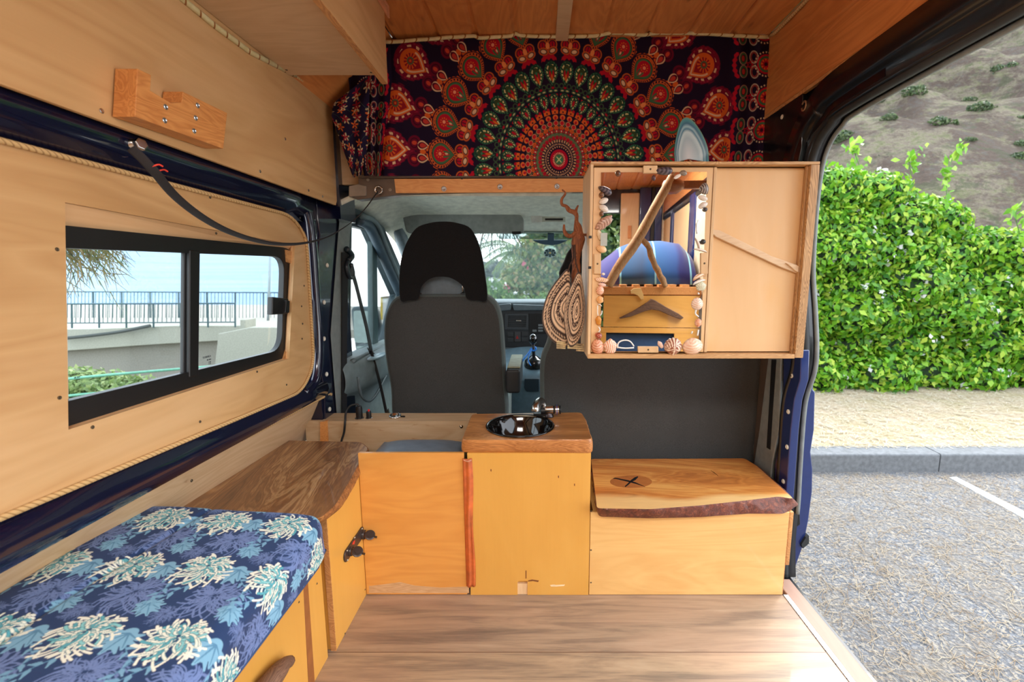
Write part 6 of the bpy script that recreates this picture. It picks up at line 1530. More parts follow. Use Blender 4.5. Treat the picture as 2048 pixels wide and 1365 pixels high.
rect(1032, 1042, 641, 643.5, yD - .008, .01, 'vent_tab', STEEL, vs_)
ra = rect(1060, 1110, 628, 668, yD - .002, .01, 'radio', BLACK, db)
for i in range(3): rect(1076.5, 1086, 649 + i * 5.6, 652.5 + i * 5.6, yD - .005, .004, 'radio_button', plain('button_grey', (112, 118, 120), .5), ra, .0005)
rect(1065, 1073, 660, 664, yD - .005, .004, 'radio_button', plain('button_grey', (0, 0, 0)), ra, .0005)
hz = rect(1029, 1041, 664, 684, yD - .004, .01, 'hazard_switch', plain('switch_grey', (64, 64, 66), .4), db)
MB().prism([PY(1034.5, 671, yD - .006), PY(1037.5, 678, yD - .006), PY(1031.5, 678, yD - .006)], (0, .003, 0)).build('hazard_triangle', plain('hazard_red', (150, 30, 30), .4), hz)
for (a, b_, c_, d_) in ((1015, 1027, 665, 674), (1015, 1027, 677, 685), (1043, 1056, 664, 673), (1043, 1056, 675, 684)): rect(a, b_, c_, d_, yD - .002, .01, 'switch_blank', plain('switch_blank', (50, 52, 54), .45), db)
# console with gear lever
gc = thing('gear_console', 'blue-grey gear console with moulded tray between the seats', 'console', (0, 2.8, .2))
rows = []
for v, y in ((698, 2.88), (712, 2.82), (732, 2.70), (746, 2.62), (760, 2.60), (830, 2.60), (900, 2.58)):
    rows.append([PY(u, v - (6 * math.sin((u - 1010) / 100 * math.pi) if v < 740 else 0), y) for u in (985, 1000, 1015, 1030, 1050, 1070, 1090, 1110, 1130)])
rows_mesh(rows, 'moulding', plain('console_blue', (92, 116, 128), .45), gc)
MB().prism([PY(u, v, 2.592) for u, v in ((1049, 758), (1078, 758), (1078, 784), (1053, 784), (1048, 776))], (0, .01, 0)).build('tray_recess', plain('recess_dark', (24, 42, 52), .5), gc, bevel=.004)
gl = thing('gear_lever', 'black gear lever with glossy knob and blue ribbon', 'lever', tuple(PY(1067, 735, 2.68)))
yg = 2.66
b = MB().ball(PY(1068, 730, yg + .03), (.062, .055, .055), 20, 12, lambda d: 1 + .08 * math.sin(d.z * 14) + .06 * mnoise.noise(d * 3)); b.build('gaiter', plain('gaiter_black', (14, 15, 16), .2, coat=.3), gl, smooth=True)
MB().tube([PY(1068, 718, yg + .02), PY(1066, 690, yg)], .010, 10).build('stick', BLACK, gl, smooth=True)
b = MB().ball(PY(1066, 679, yg), (.026, .026, .033), 20, 12); b.build('knob', plain('knob_black', (12, 12, 13), .08, coat=1), gl, smooth=True)
BLU = plain('blue_ribbon', (20, 118, 206), .45)
b = MB().tube(spline([PY(1063, 697, yg - .015), PY(1056, 708, yg - .05), PY(1048, 718, yg - .075), PY(1041, 729, yg - .09)], 4), 1, 6, flat=(.005, .002)); b.tube(spline([PY(1064, 697, yg - .015), PY(1058, 712, yg - .06), PY(1057, 723, yg - .07), PY(1062, 732, yg - .07)], 4), 1, 6, flat=(.005, .002)); b.tube(spline([PY(1060, 698, yg - .012), PY(1066, 702, yg - .016), PY(1072, 699, yg - .012), PY(1070, 694, yg - .012)], 4), .005, 6); b.build('ribbon', BLU, gl, smooth=True)
# bonnet / firewall to close the front
boxf('front_skin', -.93, .93, 3.46, 3.5, -.3, .84, NAVY, cabs, .01)
# low grey tunnel between seats
boxf('cab_floor_tunnel', -.15, .05, 2.0, 2.6, -.1, .12, CABGREY, cabs, .02)
# ================================================================== OUTDOORS
ZG = -.65
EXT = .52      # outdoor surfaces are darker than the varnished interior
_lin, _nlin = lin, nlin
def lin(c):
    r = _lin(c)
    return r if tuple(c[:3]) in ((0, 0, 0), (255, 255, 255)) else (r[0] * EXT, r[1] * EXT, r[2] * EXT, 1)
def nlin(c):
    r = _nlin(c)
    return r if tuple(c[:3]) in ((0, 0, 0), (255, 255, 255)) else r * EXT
# ground: asphalt littered with pine needles
as_ = NT('asphalt'); vo = as_.n('TexVoronoi', feature='F1'); vo.inputs['Scale'].default_value = 95; as_.l(as_.coord(), vo.inputs['Vector'])
base_ = as_.ramp(as_.noise(1, 5, .7, 0, as_.mapping((60, 60, 60))), [(.3, (70, 76, 84)), (.5, (116, 120, 128)), (.72, (190, 190, 190))])
c1 = as_.mix(as_.ramp(vo.outputs['Color'], [(.70, (0, 0, 0)), (.74, (255, 255, 255))]), base_, (186, 176, 162))
c2 = as_.mix(as_.math('MULTIPLY', as_.ramp(as_.noise(1.6, 5, .65, .6), [(.42, (0, 0, 0)), (.68, (255, 255, 255))]), .55), c1, (150, 136, 116))
nd = as_.ramp(as_.noise(1, 2, .5, 2.2, as_.mapping((40, 220, 1), rot=(0, 0, .7))), [(.60, (0, 0, 0)), (.66, (255, 255, 255))])
nd2 = as_.ramp(as_.noise(1, 2, .5, 2.5, as_.mapping((220, 44, 1), rot=(0, 0, .2), loc=(3, 1, 0))), [(.61, (0, 0, 0)), (.67, (255, 255, 255))])
c3 = as_.mix(as_.math('MULTIPLY', as_.math('MAXIMUM', nd, nd2), .42), c2, (196, 178, 150))
as_.base(c3); as_.set(.9); as_.bump(vo.outputs['Distance'], .5, .01)
def grid(name, x0, x1, y0, y1, nx, ny, zf, mat, parent=None, smooth=True):
    xs, ys = np.meshgrid(np.linspace(x0, x1, nx), np.linspace(y0, y1, ny)); zs_ = np.vectorize(zf)(xs, ys)
    idx = np.arange(nx * ny).reshape(ny, nx); F = np.stack([idx[:-1, :-1], idx[:-1, 1:], idx[1:, 1:], idx[1:, :-1]], -1).reshape(-1, 4)
    return mesh(name, np.stack([xs, ys, zs_], -1).reshape(-1, 3).astype(float), F, mat, parent, smooth=smooth)
st(grid('ground_asphalt', -2.2, 9, -9, 3.78, 40, 40, lambda x, y: ZG, as_.m))
ln = tag(MB().prism([PZ(1898, 956, ZG), PZ(1912, 955, ZG), PZ(2080, 1040, ZG), PZ(2080, 1056, ZG)], (0, 0, .004)).build('painted_line', plain('line_white', (236, 236, 232), .7, bump=.4, bscale=120, var=.05), None), 'white painted parking bay line on the asphalt', 'road marking')
# needles : loose thin curved strips
def scatter_strips(name, n, area, zf, L_, W_, cols, seed, kind='stuff'):
    r = np.random.default_rng(seed); V = np.zeros((n, 6, 3)); 
    x = r.uniform(area[0], area[1], n); y = r.uniform(area[2], area[3], n); a = r.uniform(0, np.pi, n); l = r.uniform(*L_, n); cv = r.normal(0, .25, n)
    for k, t in enumerate((-.5, 0, .5)):
        ax = a + cv * t * 2
        px = x + np.cos(ax) * l * t; py = y + np.sin(ax) * l * t
        nx_, ny_ = -np.sin(ax) * W_ / 2, np.cos(ax) * W_ / 2; z = zf(px, py) + r.uniform(.002, .012, n)
        V[:, 2 * k] = np.stack([px + nx_, py + ny_, z], -1); V[:, 2 * k + 1] = np.stack([px - nx_, py - ny_, z], -1)
    b_ = np.arange(n)[:, None] * 6; F = np.concatenate([b_ + np.array([[0, 1, 3, 2]]), b_ + np.array([[2, 3, 5, 4]])])
    o = mesh(name, V.reshape(-1, 3), F, None, None, mats=[STRIP]); c = nlin(cols[0]) + (nlin(cols[1]) - nlin(cols[0])) * r.uniform(0, 1, n)[:, None]
    setcol(o, np.repeat(c, 6, 0)); return o
STRIP = attrmat('dry_needles', 'Col', .9)
tag(scatter_strips('pine_needles', 16000, (.95, 6.0, .2, 3.70), lambda x, y: ZG + 0 * x, (.05, .12), .0022, ((150, 122, 92), (214, 196, 166)), 3), 'dry pine needles scattered over the asphalt', 'needles', kind='stuff')
# kerb stones
YK = PY(1800, 946, 3.76).y
KB = plain('kerb_concrete', (140, 142, 144), .85, bump=.6, bscale=90, var=.1)
ks = None; edges = [(-8.0, -6.9), (-6.89, -5.8), (-5.79, -4.7), (-4.69, -3.6), (-3.59, -2.5), (-2.49, -1.4), (-1.39, -.3), (-.29, .8), (.81, 1.9), (1.91, 2.255), (2.265, PY(1879, 930, 3.76).x - .005), (PY(1879, 930, 3.76).x + .005, 4.58), (4.59, 5.7), (5.71, 6.9)]
for i, (a, b_) in enumerate(edges):
    if a < 1.0: continue
    if ks is None or True:
        V = roundcorners([Vector((a, 3.76, ZG)), Vector((a, 3.76, ZG + .165)), Vector((a, 3.94, ZG + .17)), Vector((a, 3.94, ZG))], [0, .02, 0, 0], 3)
        o = MB().prism(V, (b_ - a, 0, 0)).build('kerb_stone', KB, None, bevel=.003)
        tag(o, ['grey kerb stone just behind the blue body edge', 'grey kerb stone left of the joint by the white parking line', 'long grey kerb stone beyond the white parking line joint', 'grey kerb stone outside right end of view', 'grey kerb stone far right'][min(4, i - 9)] if i >= 9 else 'grey kerb stone hidden in front of the van', 'kerb', 'kerb stones along the parking bay')
# verge with dry grass
vg = NT('dry_verge'); vg.base(vg.mix(vg.math('MULTIPLY', vg.ramp(vg.noise(2.2, 5, .65, .5), [(.45, (0, 0, 0)), (.7, (255, 255, 255))]), .6), vg.ramp(vg.noise(1, 5, .7, .5, vg.mapping((30, 60, 30))), [(.3, (192, 164, 130)), (.5, (220, 196, 162)), (.7, (242, 226, 198))]), (176, 168, 96))); vg.set(.95); vg.bump(vg.noise(80, 4), .8, .01)
ZV = ZG + .155
st(grid('ground_verge', -2.5, 12, 3.9, 9, 60, 30, lambda x, y: ZV + .015 * mnoise.noise(Vector((x * 3, y * 3, 0))), vg.m))
tag(scatter_strips('dry_grass_litter', 16000, (.8, 8, 3.9, 6.2), lambda x, y: ZV + .012 + 0 * x, (.04, .14), .004, ((226, 200, 156), (255, 246, 224)), 5), 'straw-coloured dry grass on the verge behind the kerb', 'grass', kind='stuff')

# ---- leaves
def leafmesh(name, P, N, size, cols, parent=None, seed=0, fold=.25, droop=.3, narrow=.55, mat=None):
    r = np.random.default_rng(seed); n = len(P)
    N = N + r.normal(0, .55, (n, 3)); N /= np.linalg.norm(N, axis=1)[:, None] + 1e-9
    D = r.normal(0, 1, (n, 3)); D[:, 2] -= droop * 2; D -= N * (D * N).sum(1)[:, None]; D /= np.linalg.norm(D, axis=1)[:, None] + 1e-9
    S = np.cross(N, D); sz = r.uniform(.6, 1.25, n)[:, None] * size
    a = P - D * sz * .5; tip = P + D * sz * .5; m1 = P - D * sz * .08 + S * sz * narrow * .5 + N * sz * fold * .3; m2 = P - D * sz * .08 - S * sz * narrow * .5 + N * sz * fold * .3; c = P + N * 0
    V = np.stack([a, m1, tip, m2, c - D * sz * .1], 1); b_ = np.arange(n)[:, None] * 5
    F = np.concatenate([b_ + np.array([[0, 4, 2, 1]]), b_ + np.array([[0, 3, 2, 4]])])
    o = mesh(name, V.reshape(-1, 3), F, mat or LEAFM, parent)
    t = r.uniform(0, 1, n)[:, None] ** 1.2; C = [nlin(c_) for c_ in cols]
    cc_ = np.where(t < .5, C[0] + (C[1] - C[0]) * t * 2, C[1] + (C[2] - C[1]) * (t - .5) * 2)
    setcol(o, np.repeat(cc_, 5, 0)); return o
LEAFM = attrmat('leaf_surface', 'Col', .45, None, 0, .35, .4)
def blobs_points(blobs, n, seed, front=(0, -1, .3)):
    """points on the outer skin of a union of ellipsoids"""
    r = np.random.default_rng(seed); B = np.array(blobs, float); A = (B[:, 3] * B[:, 5] + B[:, 3] * B[:, 4]) ; pr_ = A / A.sum()
    k = r.choice(len(B), n * 3, p=pr_); d = r.normal(0, 1, (n * 3, 3)); d /= np.linalg.norm(d, axis=1)[:, None]
    fl_ = (d @ np.array(front)) < -.25; d[fl_] *= -1
    P = B[k, :3] + d * B[k, 3:6] * r.uniform(.78, 1.06, (n * 3, 1))
    keep = np.ones(len(P), bool)
    for b_ in B: keep &= (((P - b_[:3]) / (b_[3:6] * .76)) ** 2).sum(1) > 1
    P = P[keep][:n]; d = d[keep][:n]; return P, d
def shrub(name, label, cat, blobs, n, size, cols, seed, flowers=None, stems=True, group=None, core=(30, 60, 22), front=(0, -1, .3)):
    b0 = blobs[0]; t_ = thing(name, label, cat, (b0[0], b0[1], ZV), group)
    P, N = blobs_points(blobs, n, seed, front); leafmesh('foliage', P, N, size, cols, t_, seed)['kind'] = 'stuff'
    b = MB()
    for q in blobs: b.ball(q[:3], (q[3] * .8, q[4] * .8, q[5] * .8), 14, 10, lambda d: 1 + .12 * mnoise.noise(d * 3))
    b.build('inner_growth', plain('inner_growth_' + '_'.join(map(str, core)), core, .9, var=.3, bump=.8, bscale=20), t_, smooth=True)
    if flowers:
        fn, fs_, fc = flowers; P, N = blobs_points([(q[0], q[1], q[2], q[3] * 1.03, q[4] * 1.03, q[5] * 1.03) for q in blobs], fn, seed + 50)
        r = np.random.default_rng(seed + 9); P = np.repeat(P, 4, 0) + r.normal(0, fs_ * .45, (len(P) * 4, 3)); N = np.repeat(N, 4, 0)
        leafmesh('flowers', P, N, fs_, fc, t_, seed + 3, narrow=.9)['kind'] = 'stuff'
    return t_
GREEN = ((62, 140, 26), (150, 224, 44), (226, 252, 90))
rb_ = random.Random(3)
hb_ = []
# hedge line seen through the side door: front face about y=5.8..6.4
def top_at(x):     # crest height from pixel samples
    return np.interp(x, [3.0, 3.6, 4.1, 4.8, 5.4, 6.2, 7.4, 9], [2.75, 2.72, 2.55, 2.45, 2.1, 1.75, 1.45, 1.3])
for x in np.arange(3.0, 9.0, .42):
    tz = float(top_at(x)) 
    zz = ZV + .15
    while zz < tz - .2:
        hb_.append((x + rb_.uniform(-.15, .15), 6.45 + (zz - ZV) * .12 + rb_.uniform(-.12, .12), zz, rb_.uniform(.42, .62), rb_.uniform(.45, .62), rb_.uniform(.34, .5))); zz += .42
shrub('flowering_hedge', 'tall bright green hedge with small white flowers beyond the kerb, right', 'hedge', hb_, 30000, .105, GREEN, 1, flowers=(240, .065, ((240, 240, 236), (252, 252, 250), (255, 255, 255))))
# climbing shoots standing above the crest
def shoot(p0, p1, n, name, label, seed, par=None):
    t_ = thing(name, label, 'vine', tuple(p0), 'vine shoots above the hedge')
    r = np.random.default_rng(seed); path = spline([p0, p0.lerp(p1, .5) + Vector((-.08, 0, .05)), p1], 8); MB().tube(path, .006, 5).build('stem', plain('vine_stem', (96, 140, 50), .6), t_)
    idx_ = r.integers(0, len(path), n); P = np.array([tuple(path[i]) for i in idx_]) + r.normal(0, .05, (n, 3)); leafmesh('leaves', P, np.tile([[0, -1, .2]], (n, 1)).astype(float), .12, ((110, 180, 40), (160, 220, 60), (206, 240, 96)), t_, seed); return t_
shoot(PY(1893, 400, 6.3), PY(1922, 292, 6.3), 46, 'vine_shoot', 'long leafy vine shoot rising alone above the hedge, rightmost', 21)
shoot(PY(1822, 350, 6.4), PY(1838, 300, 6.4), 34, 'vine_shoot', 'bushy vine tip above the middle of the hedge', 22)
shoot(PY(1718, 330, 6.4), PY(1722, 285, 6.4), 26, 'vine_shoot', 'slender vine tip above the hedge, left part', 23)
shoot(PY(2040, 470, 6.2), PY(2044, 405, 6.2), 26, 'vine_shoot', 'vine tip on the low right end of the hedge', 24)

# ---- hillside beyond
hs_ = NT('hillside'); 
n1 = hs_.noise(.22, 10, .78, .3); n2 = hs_.noise(1.3, 10, .82, .2, hs_.mapping((1, 1, 1.6), rot=(0, .6, .5)))
c1 = hs_.ramp(n2, [(.30, (150, 130, 124)), (.42, (186, 166, 150)), (.49, (236, 222, 192)), (.56, (190, 200, 134)), (.66, (126, 152, 92))])
c2 = hs_.mix(hs_.ramp(n1, [(.47, (0, 0, 0)), (.53, (255, 255, 255))]), c1, hs_.ramp(hs_.noise(2.2, 10, .8, .2), [(.35, (100, 82, 84)), (.5, (150, 118, 106)), (.58, (140, 134, 136)), (.7, (206, 188, 166))]))
n3 = hs_.ramp(hs_.noise(.5, 7, .75, .2, hs_.mapping((1, 1, 1), loc=(40, 3, 2))), [(.56, (0, 0, 0)), (.6, (255, 255, 255))])
c3 = hs_.mix(hs_.math('MULTIPLY', n3, .65), c2, (96, 126, 72))
c3 = hs_.mix(.8, c3, hs_.ramp(hs_.noise(5, 8, .85), [(.40, (196, 190, 184)), (.54, (254, 252, 246))]), 'MULTIPLY')
hs_.base(hs_.mix(.16, c3, (246, 232, 206), 'SCREEN')); hs_.set(.95, spec=.1); hs_.bump(hs_.noise(2.2, 8, .75), 1.0, 1.2)
def hz(x, y):
    t = (y - 14) / 60
    sl = 44 * max(0, t) ** .85
    k = min(1, max(0, (x - 4 - (y - 14) * .12) / 14)); k = k * k * (3 - 2 * k)
    p = Vector((x * .06, y * .06, 3)); r_ = mnoise.fractal(p, 1.0, 2.1, 6) * 4.0 * min(1, t * 3 + .1) + abs(mnoise.noise(Vector((x * .13 + y * .05, y * .09, 0)))) * 3 * min(1, t * 3)
    return -1.0 + (sl + r_) * (.02 + .98 * k)
st(grid('hillside', 5, 110, 12, 90, 170, 150, hz, hs_.m))
# scrub on the hill
rg_ = random.Random(5)
for i in range(26):
    u = rg_.uniform(1620, 2046); v = rg_.uniform(20, 330)
    # march the pixel ray onto the slope
    d = ray(u, v); t = 12.0; hit = None
    while t < 110:
        p = EYEP + d * t
        if 5 < p.x < 110 and p.y > 12 and p.z < hz(p.x, p.y): hit = p; break
        t += .5
    if hit is None: continue
    s_ = rg_.uniform(.35, .9) * (hit.y / 30)
    t_ = thing('hill_scrub', 'low dark green scrub bush on the rocky hillside', 'bush', tuple(hit), 'scrub bushes dotted over the hillside')
    bl = [(hit.x + rg_.uniform(-.6, .6) * s_, hit.y + rg_.uniform(-.5, .5) * s_, hit.z + .1 * s_, s_ * rg_.uniform(.5, .9), s_ * .6, s_ * rg_.uniform(.35, .6)) for _ in range(3)]
    P, N = blobs_points(bl, 420, 100 + i); leafmesh('foliage', P, N, .28 * s_, ((52, 76, 44), (88, 112, 64), (124, 144, 88)), t_, 100 + i)

# ---- bushes in front of the windscreen
def PYs(u, v, y, r_): p = PY(u, v, y); return (p.x, p.y, p.z, r_[0], r_[1], r_[2])
b1 = [PYs(u, v, 6.4, (.42, .4, .34)) for u, v in ((1000, 610), (1040, 590), (1080, 600), (1120, 600), (1160, 590), (1020, 640), (1075, 640), (1130, 640), (1060, 560), (1100, 540), (1140, 520), (1165, 480), (1135, 480), (1090, 505), (985, 650), (1200, 540), (1200, 600), (1250, 560), (1300, 580), (1040, 700), (1120, 700), (1200, 690))]
shrub('oleander_bush', 'loose green and rust bush with pink flowers beyond the windscreen', 'bush', b1, 9000, .085, ((110, 150, 80), (176, 190, 110), (222, 190, 140)), 61, flowers=(18, .075, ((226, 90, 120), (240, 110, 140), (246, 150, 170))), core=(120, 140, 84))
b2 = [PYs(u, v, 5.2, (.2, .22, .2)) for u, v in ((985, 590), (1002, 612), (1030, 622), (975, 620), (1060, 625), (1090, 622), (985, 660), (1040, 660), (1085, 660), (1010, 700), (1060, 700), (1010, 740), (1060, 740), (1020, 775))]
shrub('white_flower_bush', 'low green bush with white flowers beyond the windscreen, beside the driver headrest', 'bush', b2, 2200, .05, ((90, 140, 60), (140, 180, 90), (180, 206, 120)), 62, flowers=(26, .05, ((236, 240, 244), (250, 250, 252), (255, 255, 255))), core=(90, 120, 60))
# palm
pm = thing('palm_tree', 'pale green feather palm beyond the windscreen', 'palm tree', tuple(PY(1040, 620, 9.5)))
crown = PY(1040, 505, 9.5)
MB().tube([PY(1046, 660, 9.5), crown], .09, 8).build('trunk', plain('palm_trunk', (130, 110, 84), .9), pm, smooth=True)
r = np.random.default_rng(8); P = []; 
b = MB(); PV = []; PF = []
for i in range(22):
    a = 2 * math.pi * i / 22 + r.uniform(-.1, .1); el = r.uniform(.1, .9); L_ = r.uniform(.8, 1.15)
    pts = [crown + Vector((math.cos(a) * L_ * t * math.cos(el * (1 - t * .6)), math.sin(a) * L_ * t * .6, math.sin(el) * L_ * t - .75 * t * t * L_ * .9)) for t in np.linspace(0, 1, 9)]
    b.tube(pts, .012, 5)
    for j in range(1, 9):
        tdir = (pts[j] - pts[j - 1]).normalized(); side = tdir.cross(Vector((0, 0, 1))).normalized()
        for sgn in (-1, 1):
            for k in range(3):
                p = pts[j - 1].lerp(pts[j], k / 3); e = p + side * sgn * .24 * (1 - abs(j / 9 - .4)) + tdir * .12 + Vector((0, 0, -.10))
                n0 = len(PV); w_ = tdir * .014; PV += [p - w_, p + w_, e]; PF.append((n0, n0 + 1, n0 + 2))
b.V and b.build('frond_stems', plain('frond_stem', (130, 150, 80), .7), pm)
mesh('frond_leaflets', PV, PF, plain('frond', (130, 160, 104), .6), pm)
# feathery pine-like branches hanging from above (trees over the bay)
def feather(name, label, root, tips, seed, dens=60, par=None, L_=(.10, .22), col=((52, 84, 50), (88, 120, 70), (130, 120, 80)), wd=.006):
    t_ = thing(name, label, 'tree', tuple(root)); r = np.random.default_rng(seed); b = MB(); Vn = []; 
    for tp_ in tips:
        mid = Vector(root).lerp(Vector(tp_), .55) + Vector((r.normal(0, .1), 0, .25)); path = spline([root, mid, tp_], 7)
        b.tube(path, list(np.linspace(.022, .006, len(path))), 6)
        for i in range(dens):
            p = path[int(len(path) * (.25 + .74 * r.random()))] + Vector(r.normal(0, .10, 3)); dr_ = (Vector(tp_) - Vector(root)).normalized() * .7 + Vector(r.normal(0, .5, 3)) + Vector((0, 0, -.75)); dr_.normalize()
            l = r.uniform(*L_) ; s_ = dr_.cross(Vector((0, 1, 0))).normalized() * wd
            Vn.append([p - s_, p + s_, p + dr_ * l + s_ * .3, p + dr_ * l - s_ * .3])
    b.build('branches', plain('bark_brown', (96, 80, 66), .9), t_, smooth=True)
    V = np.array([[tuple(q) for q in v] for v in Vn]); n = len(V); o = mesh('needle_foliage', V.reshape(-1, 3), np.arange(n * 4).reshape(n, 4), None, t_, mats=[LEAFM])
    C = [nlin(c_) for c_ in col]; t = r.random((n, 1)); setcol(o, np.repeat(C[0] + (C[1] - C[0]) * t, 4, 0)); return t_
feather('feathery_tree', 'feathery tamarisk branches hanging over the windscreen', PY(960, 380, 5.0), [PY(u, v, 5.0 + k) for u, v, k in ((900, 500, .2), (935, 505, .1), (960, 500, 0), (985, 500, .3), (1005, 485, .1), (1030, 470, .3), (860, 480, .3), (1045, 495, .2), (920, 480, 0), (975, 480, .2))], 71, 90, wd=.0035, L_=(.08, .2), col=((90, 120, 110), (130, 156, 140), (0, 0, 0)))
feather('pine_branch', 'drooping pine branch at the top left of the side window', PX(60, 440, -3.6), [PX(u, v, -3.6 + k) for u, v, k in ((150, 520, 0), (185, 515, .1), (210, 505, -.1), (120, 520, .2), (165, 490, 0), (90, 510, 0), (140, 490, .1))], 72, 240, wd=.005, L_=(.10, .22), col=((70, 96, 44), (150, 120, 66), (0, 0, 0)))

# ---- seaside seen through the left window
SEA = NT('sea'); n = SEA.noise(1, 5, .6, .4, SEA.mapping((.05, .35, .3))); SEA.base(SEA.ramp(n, [(.3, (128, 164, 204)), (.7, (158, 190, 222))])); SEA.set(.6, spec=.2)
def onsea(u, v, y): return PY(u, v, y)
st(MB().prism([PY(-150, 612, 26), PY(640, 612, 26), PY(648, 470, 420), PY(-300, 440, 420)], (0, 0, -.5)).build('sea', SEA.m, None))
SAND = plain('pale_sand', (196, 188, 174), .9, var=.04)
st(MB().prism([PY(-150, 662, 15.5), PY(700, 662, 15.5), PY(700, 610, 26.2), PY(-150, 610, 26.2)], (0, 0, -.3)).build('beach', SAND, None))
CON = plain('bridge_concrete', (196, 194, 178), .9, bump=.3, bscale=8, var=.08); COND = plain('bridge_underside', (168, 162, 150), .9, var=.1)
bgd = thing('concrete_bridge', 'pale concrete bridge deck and abutment outside the side window', 'bridge', tuple(PY(300, 720, 15)))
MB().prism([PY(u, v, 15.0) for u, v in ((-60, 662), (200, 658), (350, 652), (480, 652), (480, 640), (490, 640), (490, 660), (436, 682), (300, 690), (134, 702), (-60, 712))], (0, .6, 0)).build('deck', CON, bgd, bevel=.02)
MB().prism([PY(u, v, 15.3) for u, v in ((-60, 690), (440, 670), (440, 800), (-60, 850))], (0, .3, 0)).build('underside_wall', COND, bgd)
MB().prism([PY(u, v, 14.6) for u, v in ((436, 668), (500, 655), (640, 655), (640, 760), (424, 780))], (0, .5, 0)).build('abutment', CON, bgd, bevel=.03)
MB().tube(spline([PY(120, 678, 14.8), PY(180, 672, 14.8), (PY(240, 664, 14.8)), PY(300, 652, 14.8)], 6), .06, 6).build('hanging_cable', plain('cable_grey', (80, 84, 80), .8), bgd)
RAIL = plain('railing_green', (60, 96, 104), .5)
def railing(name, label, y, u0, u1, v0, v1, sp, posts, vb0=None, vb1=None):
    t_ = thing(name, label, 'railing', tuple(PY(u0, v1, y)))
    a, b_ = PY(u0, v0, y), PY(u1, v0 + (vb0 or 0), y); c_, d_ = PY(u0, v1, y), PY(u1, v1 + (vb1 or 0), y)
    MB().tube([a, b_], .028, 6).build('top_rail', RAIL, t_); MB().tube([c_ + Vector((0, 0, .09)), d_ + Vector((0, 0, .09))], .022, 6).build('bottom_rail', RAIL, t_)
    n = int((b_ - a).length / sp); m_ = MB()
    for i in range(n + 1):
        p, q = a.lerp(b_, i / n), c_.lerp(d_, i / n) + Vector((0, 0, .09)); m_.tube([q, p], .011, 4)
    m_.build('balusters', RAIL, t_)['kind'] = 'stuff'
    for i in range(posts + 1):
        p, q = a.lerp(b_, i / posts), c_.lerp(d_, i / posts); MB().tube([q - Vector((0, 0, .08)), p], .026, 4).build('post', RAIL, t_)
railing('railing', 'nearer dark green railing ending halfway across the right pane', 14.9, -20, 470, 609, 653, .148, 9, -2, -3)
railing('railing', 'farther dark green railing running the full window width', 19.5, -40, 640, 583, 646, .15, 12, 3, 0)
lp = thing('lamp_post', 'thin pale lamp post beyond the right window pane', 'post', tuple(PY(537, 645, 18.5)))
MB().tube([PY(536, 650, 18.5), PY(541, 480, 18.5)], .05, 8).build('pole', plain('post_pale', (176, 190, 196), .5), lp, smooth=True)
# plants and green hose rails below the window
pb_ = [PYs(u, v, 7.2, (.55, .5, .30)) for u, v in ((60, 780), (150, 772), (205, 780), (262, 790), (320, 812), (380, 800), (175, 800), (240, 810), (120, 840), (200, 850), (280, 850), (30, 830), (440, 850))]
shrub('low_plants', 'pale green low plants below the side window', 'plants', pb_, 6000, .10, ((120, 150, 84), (164, 190, 110), (206, 216, 150)), 81, core=(110, 130, 76))
HG = plain('hose_green', (120, 190, 160), .5)
for vv, lab in ((0, 'upper green pipe rail crossing below the side window'), (34, 'lower green pipe rail crossing below the side window')):
    t_ = MB().tube(spline([PY(100, 762 + vv, 6.6), PY(200, 752 + vv, 6.8), PY(340, 740 + vv, 7.1), PY(470, 730 + vv, 7.4), PY(600, 722 + vv, 7.8)], 5), .022, 6).build('pipe_rail', HG, None, smooth=True); tag(t_, lab, 'rail', 'green pipe rails')
st(MB().prism([(-30, 3.9, -1.6), (-2.3, 3.9, -1.0), (-2.3, 9, -1.4), (-7, 14.8, -3.0), (-30, 14.8, -3.0)], (0, 0, -.3)).build('ground_bank', plain('bank_soil', (140, 136, 110), .95, var=.15), None))
# little building / sign past the driver's window
sg = thing('shore_sign', 'white sign board with a coloured edge outside the driver window', 'sign', tuple(PY(766, 680, 12)))
MB().prism([PY(u, v, 12) for u, v in ((761, 596), (782, 594), (782, 640), (761, 640))], (0, .05, 0)).build('board', plain('sign_white', (230, 232, 232), .6), sg)
MB().prism([PY(u, v, 11.98) for u, v in ((761, 596), (765, 596), (765, 640), (761, 640))], (0, .03, 0)).build('coloured_edge', plain('sign_yellow', (220, 190, 60), .6), sg)
MB().prism([PY(u, v, 11.98) for u, v in ((761, 594), (782, 592), (782, 596), (761, 598))], (0, .03, 0)).build('dark_header', plain('sign_brown', (120, 90, 80), .6), sg)
MB().box(PY(771, 640, 12).x - .03, PY(771, 640, 12).x + .03, 12, 12.05, PY(771, 710, 12).z, PY(771, 640, 12).z).build('sign_post', plain('sign_brown', (0, 0, 0)), sg)
st(MB().prism([PY(640, 660, 15.5), PY(1200, 660, 15.5), PY(1200, 618, 40), PY(640, 612, 40)], (0, 0, -.3)).build('shore_ground', SAND, None))
# distant low roofs beyond the windscreen, left
dr_ = thing('distant_roofs', 'distant grey trees and pale roofs beyond the windscreen', 'buildings', tuple(PY(985, 560, 30)))
P, N = blobs_points([PYs(u, v, 30, (1.1, .8, .5)) for u, v in ((978, 545), (990, 540), (1002, 545), (1012, 550), (1022, 548))], 1500, 91); leafmesh('grey_tree_line', P, N, .5, ((120, 130, 130), (150, 158, 156), (170, 176, 172)), dr_, 91)
MB().prism([PY(u, v, 29) for u, v in ((966, 560), (985, 555), (1020, 562), (1022, 600), (966, 600))], (0, 1, 0)).build('pale_roof', plain('roof_white', (226, 228, 228), .7), dr_)

lin, nlin = _lin, _nlin
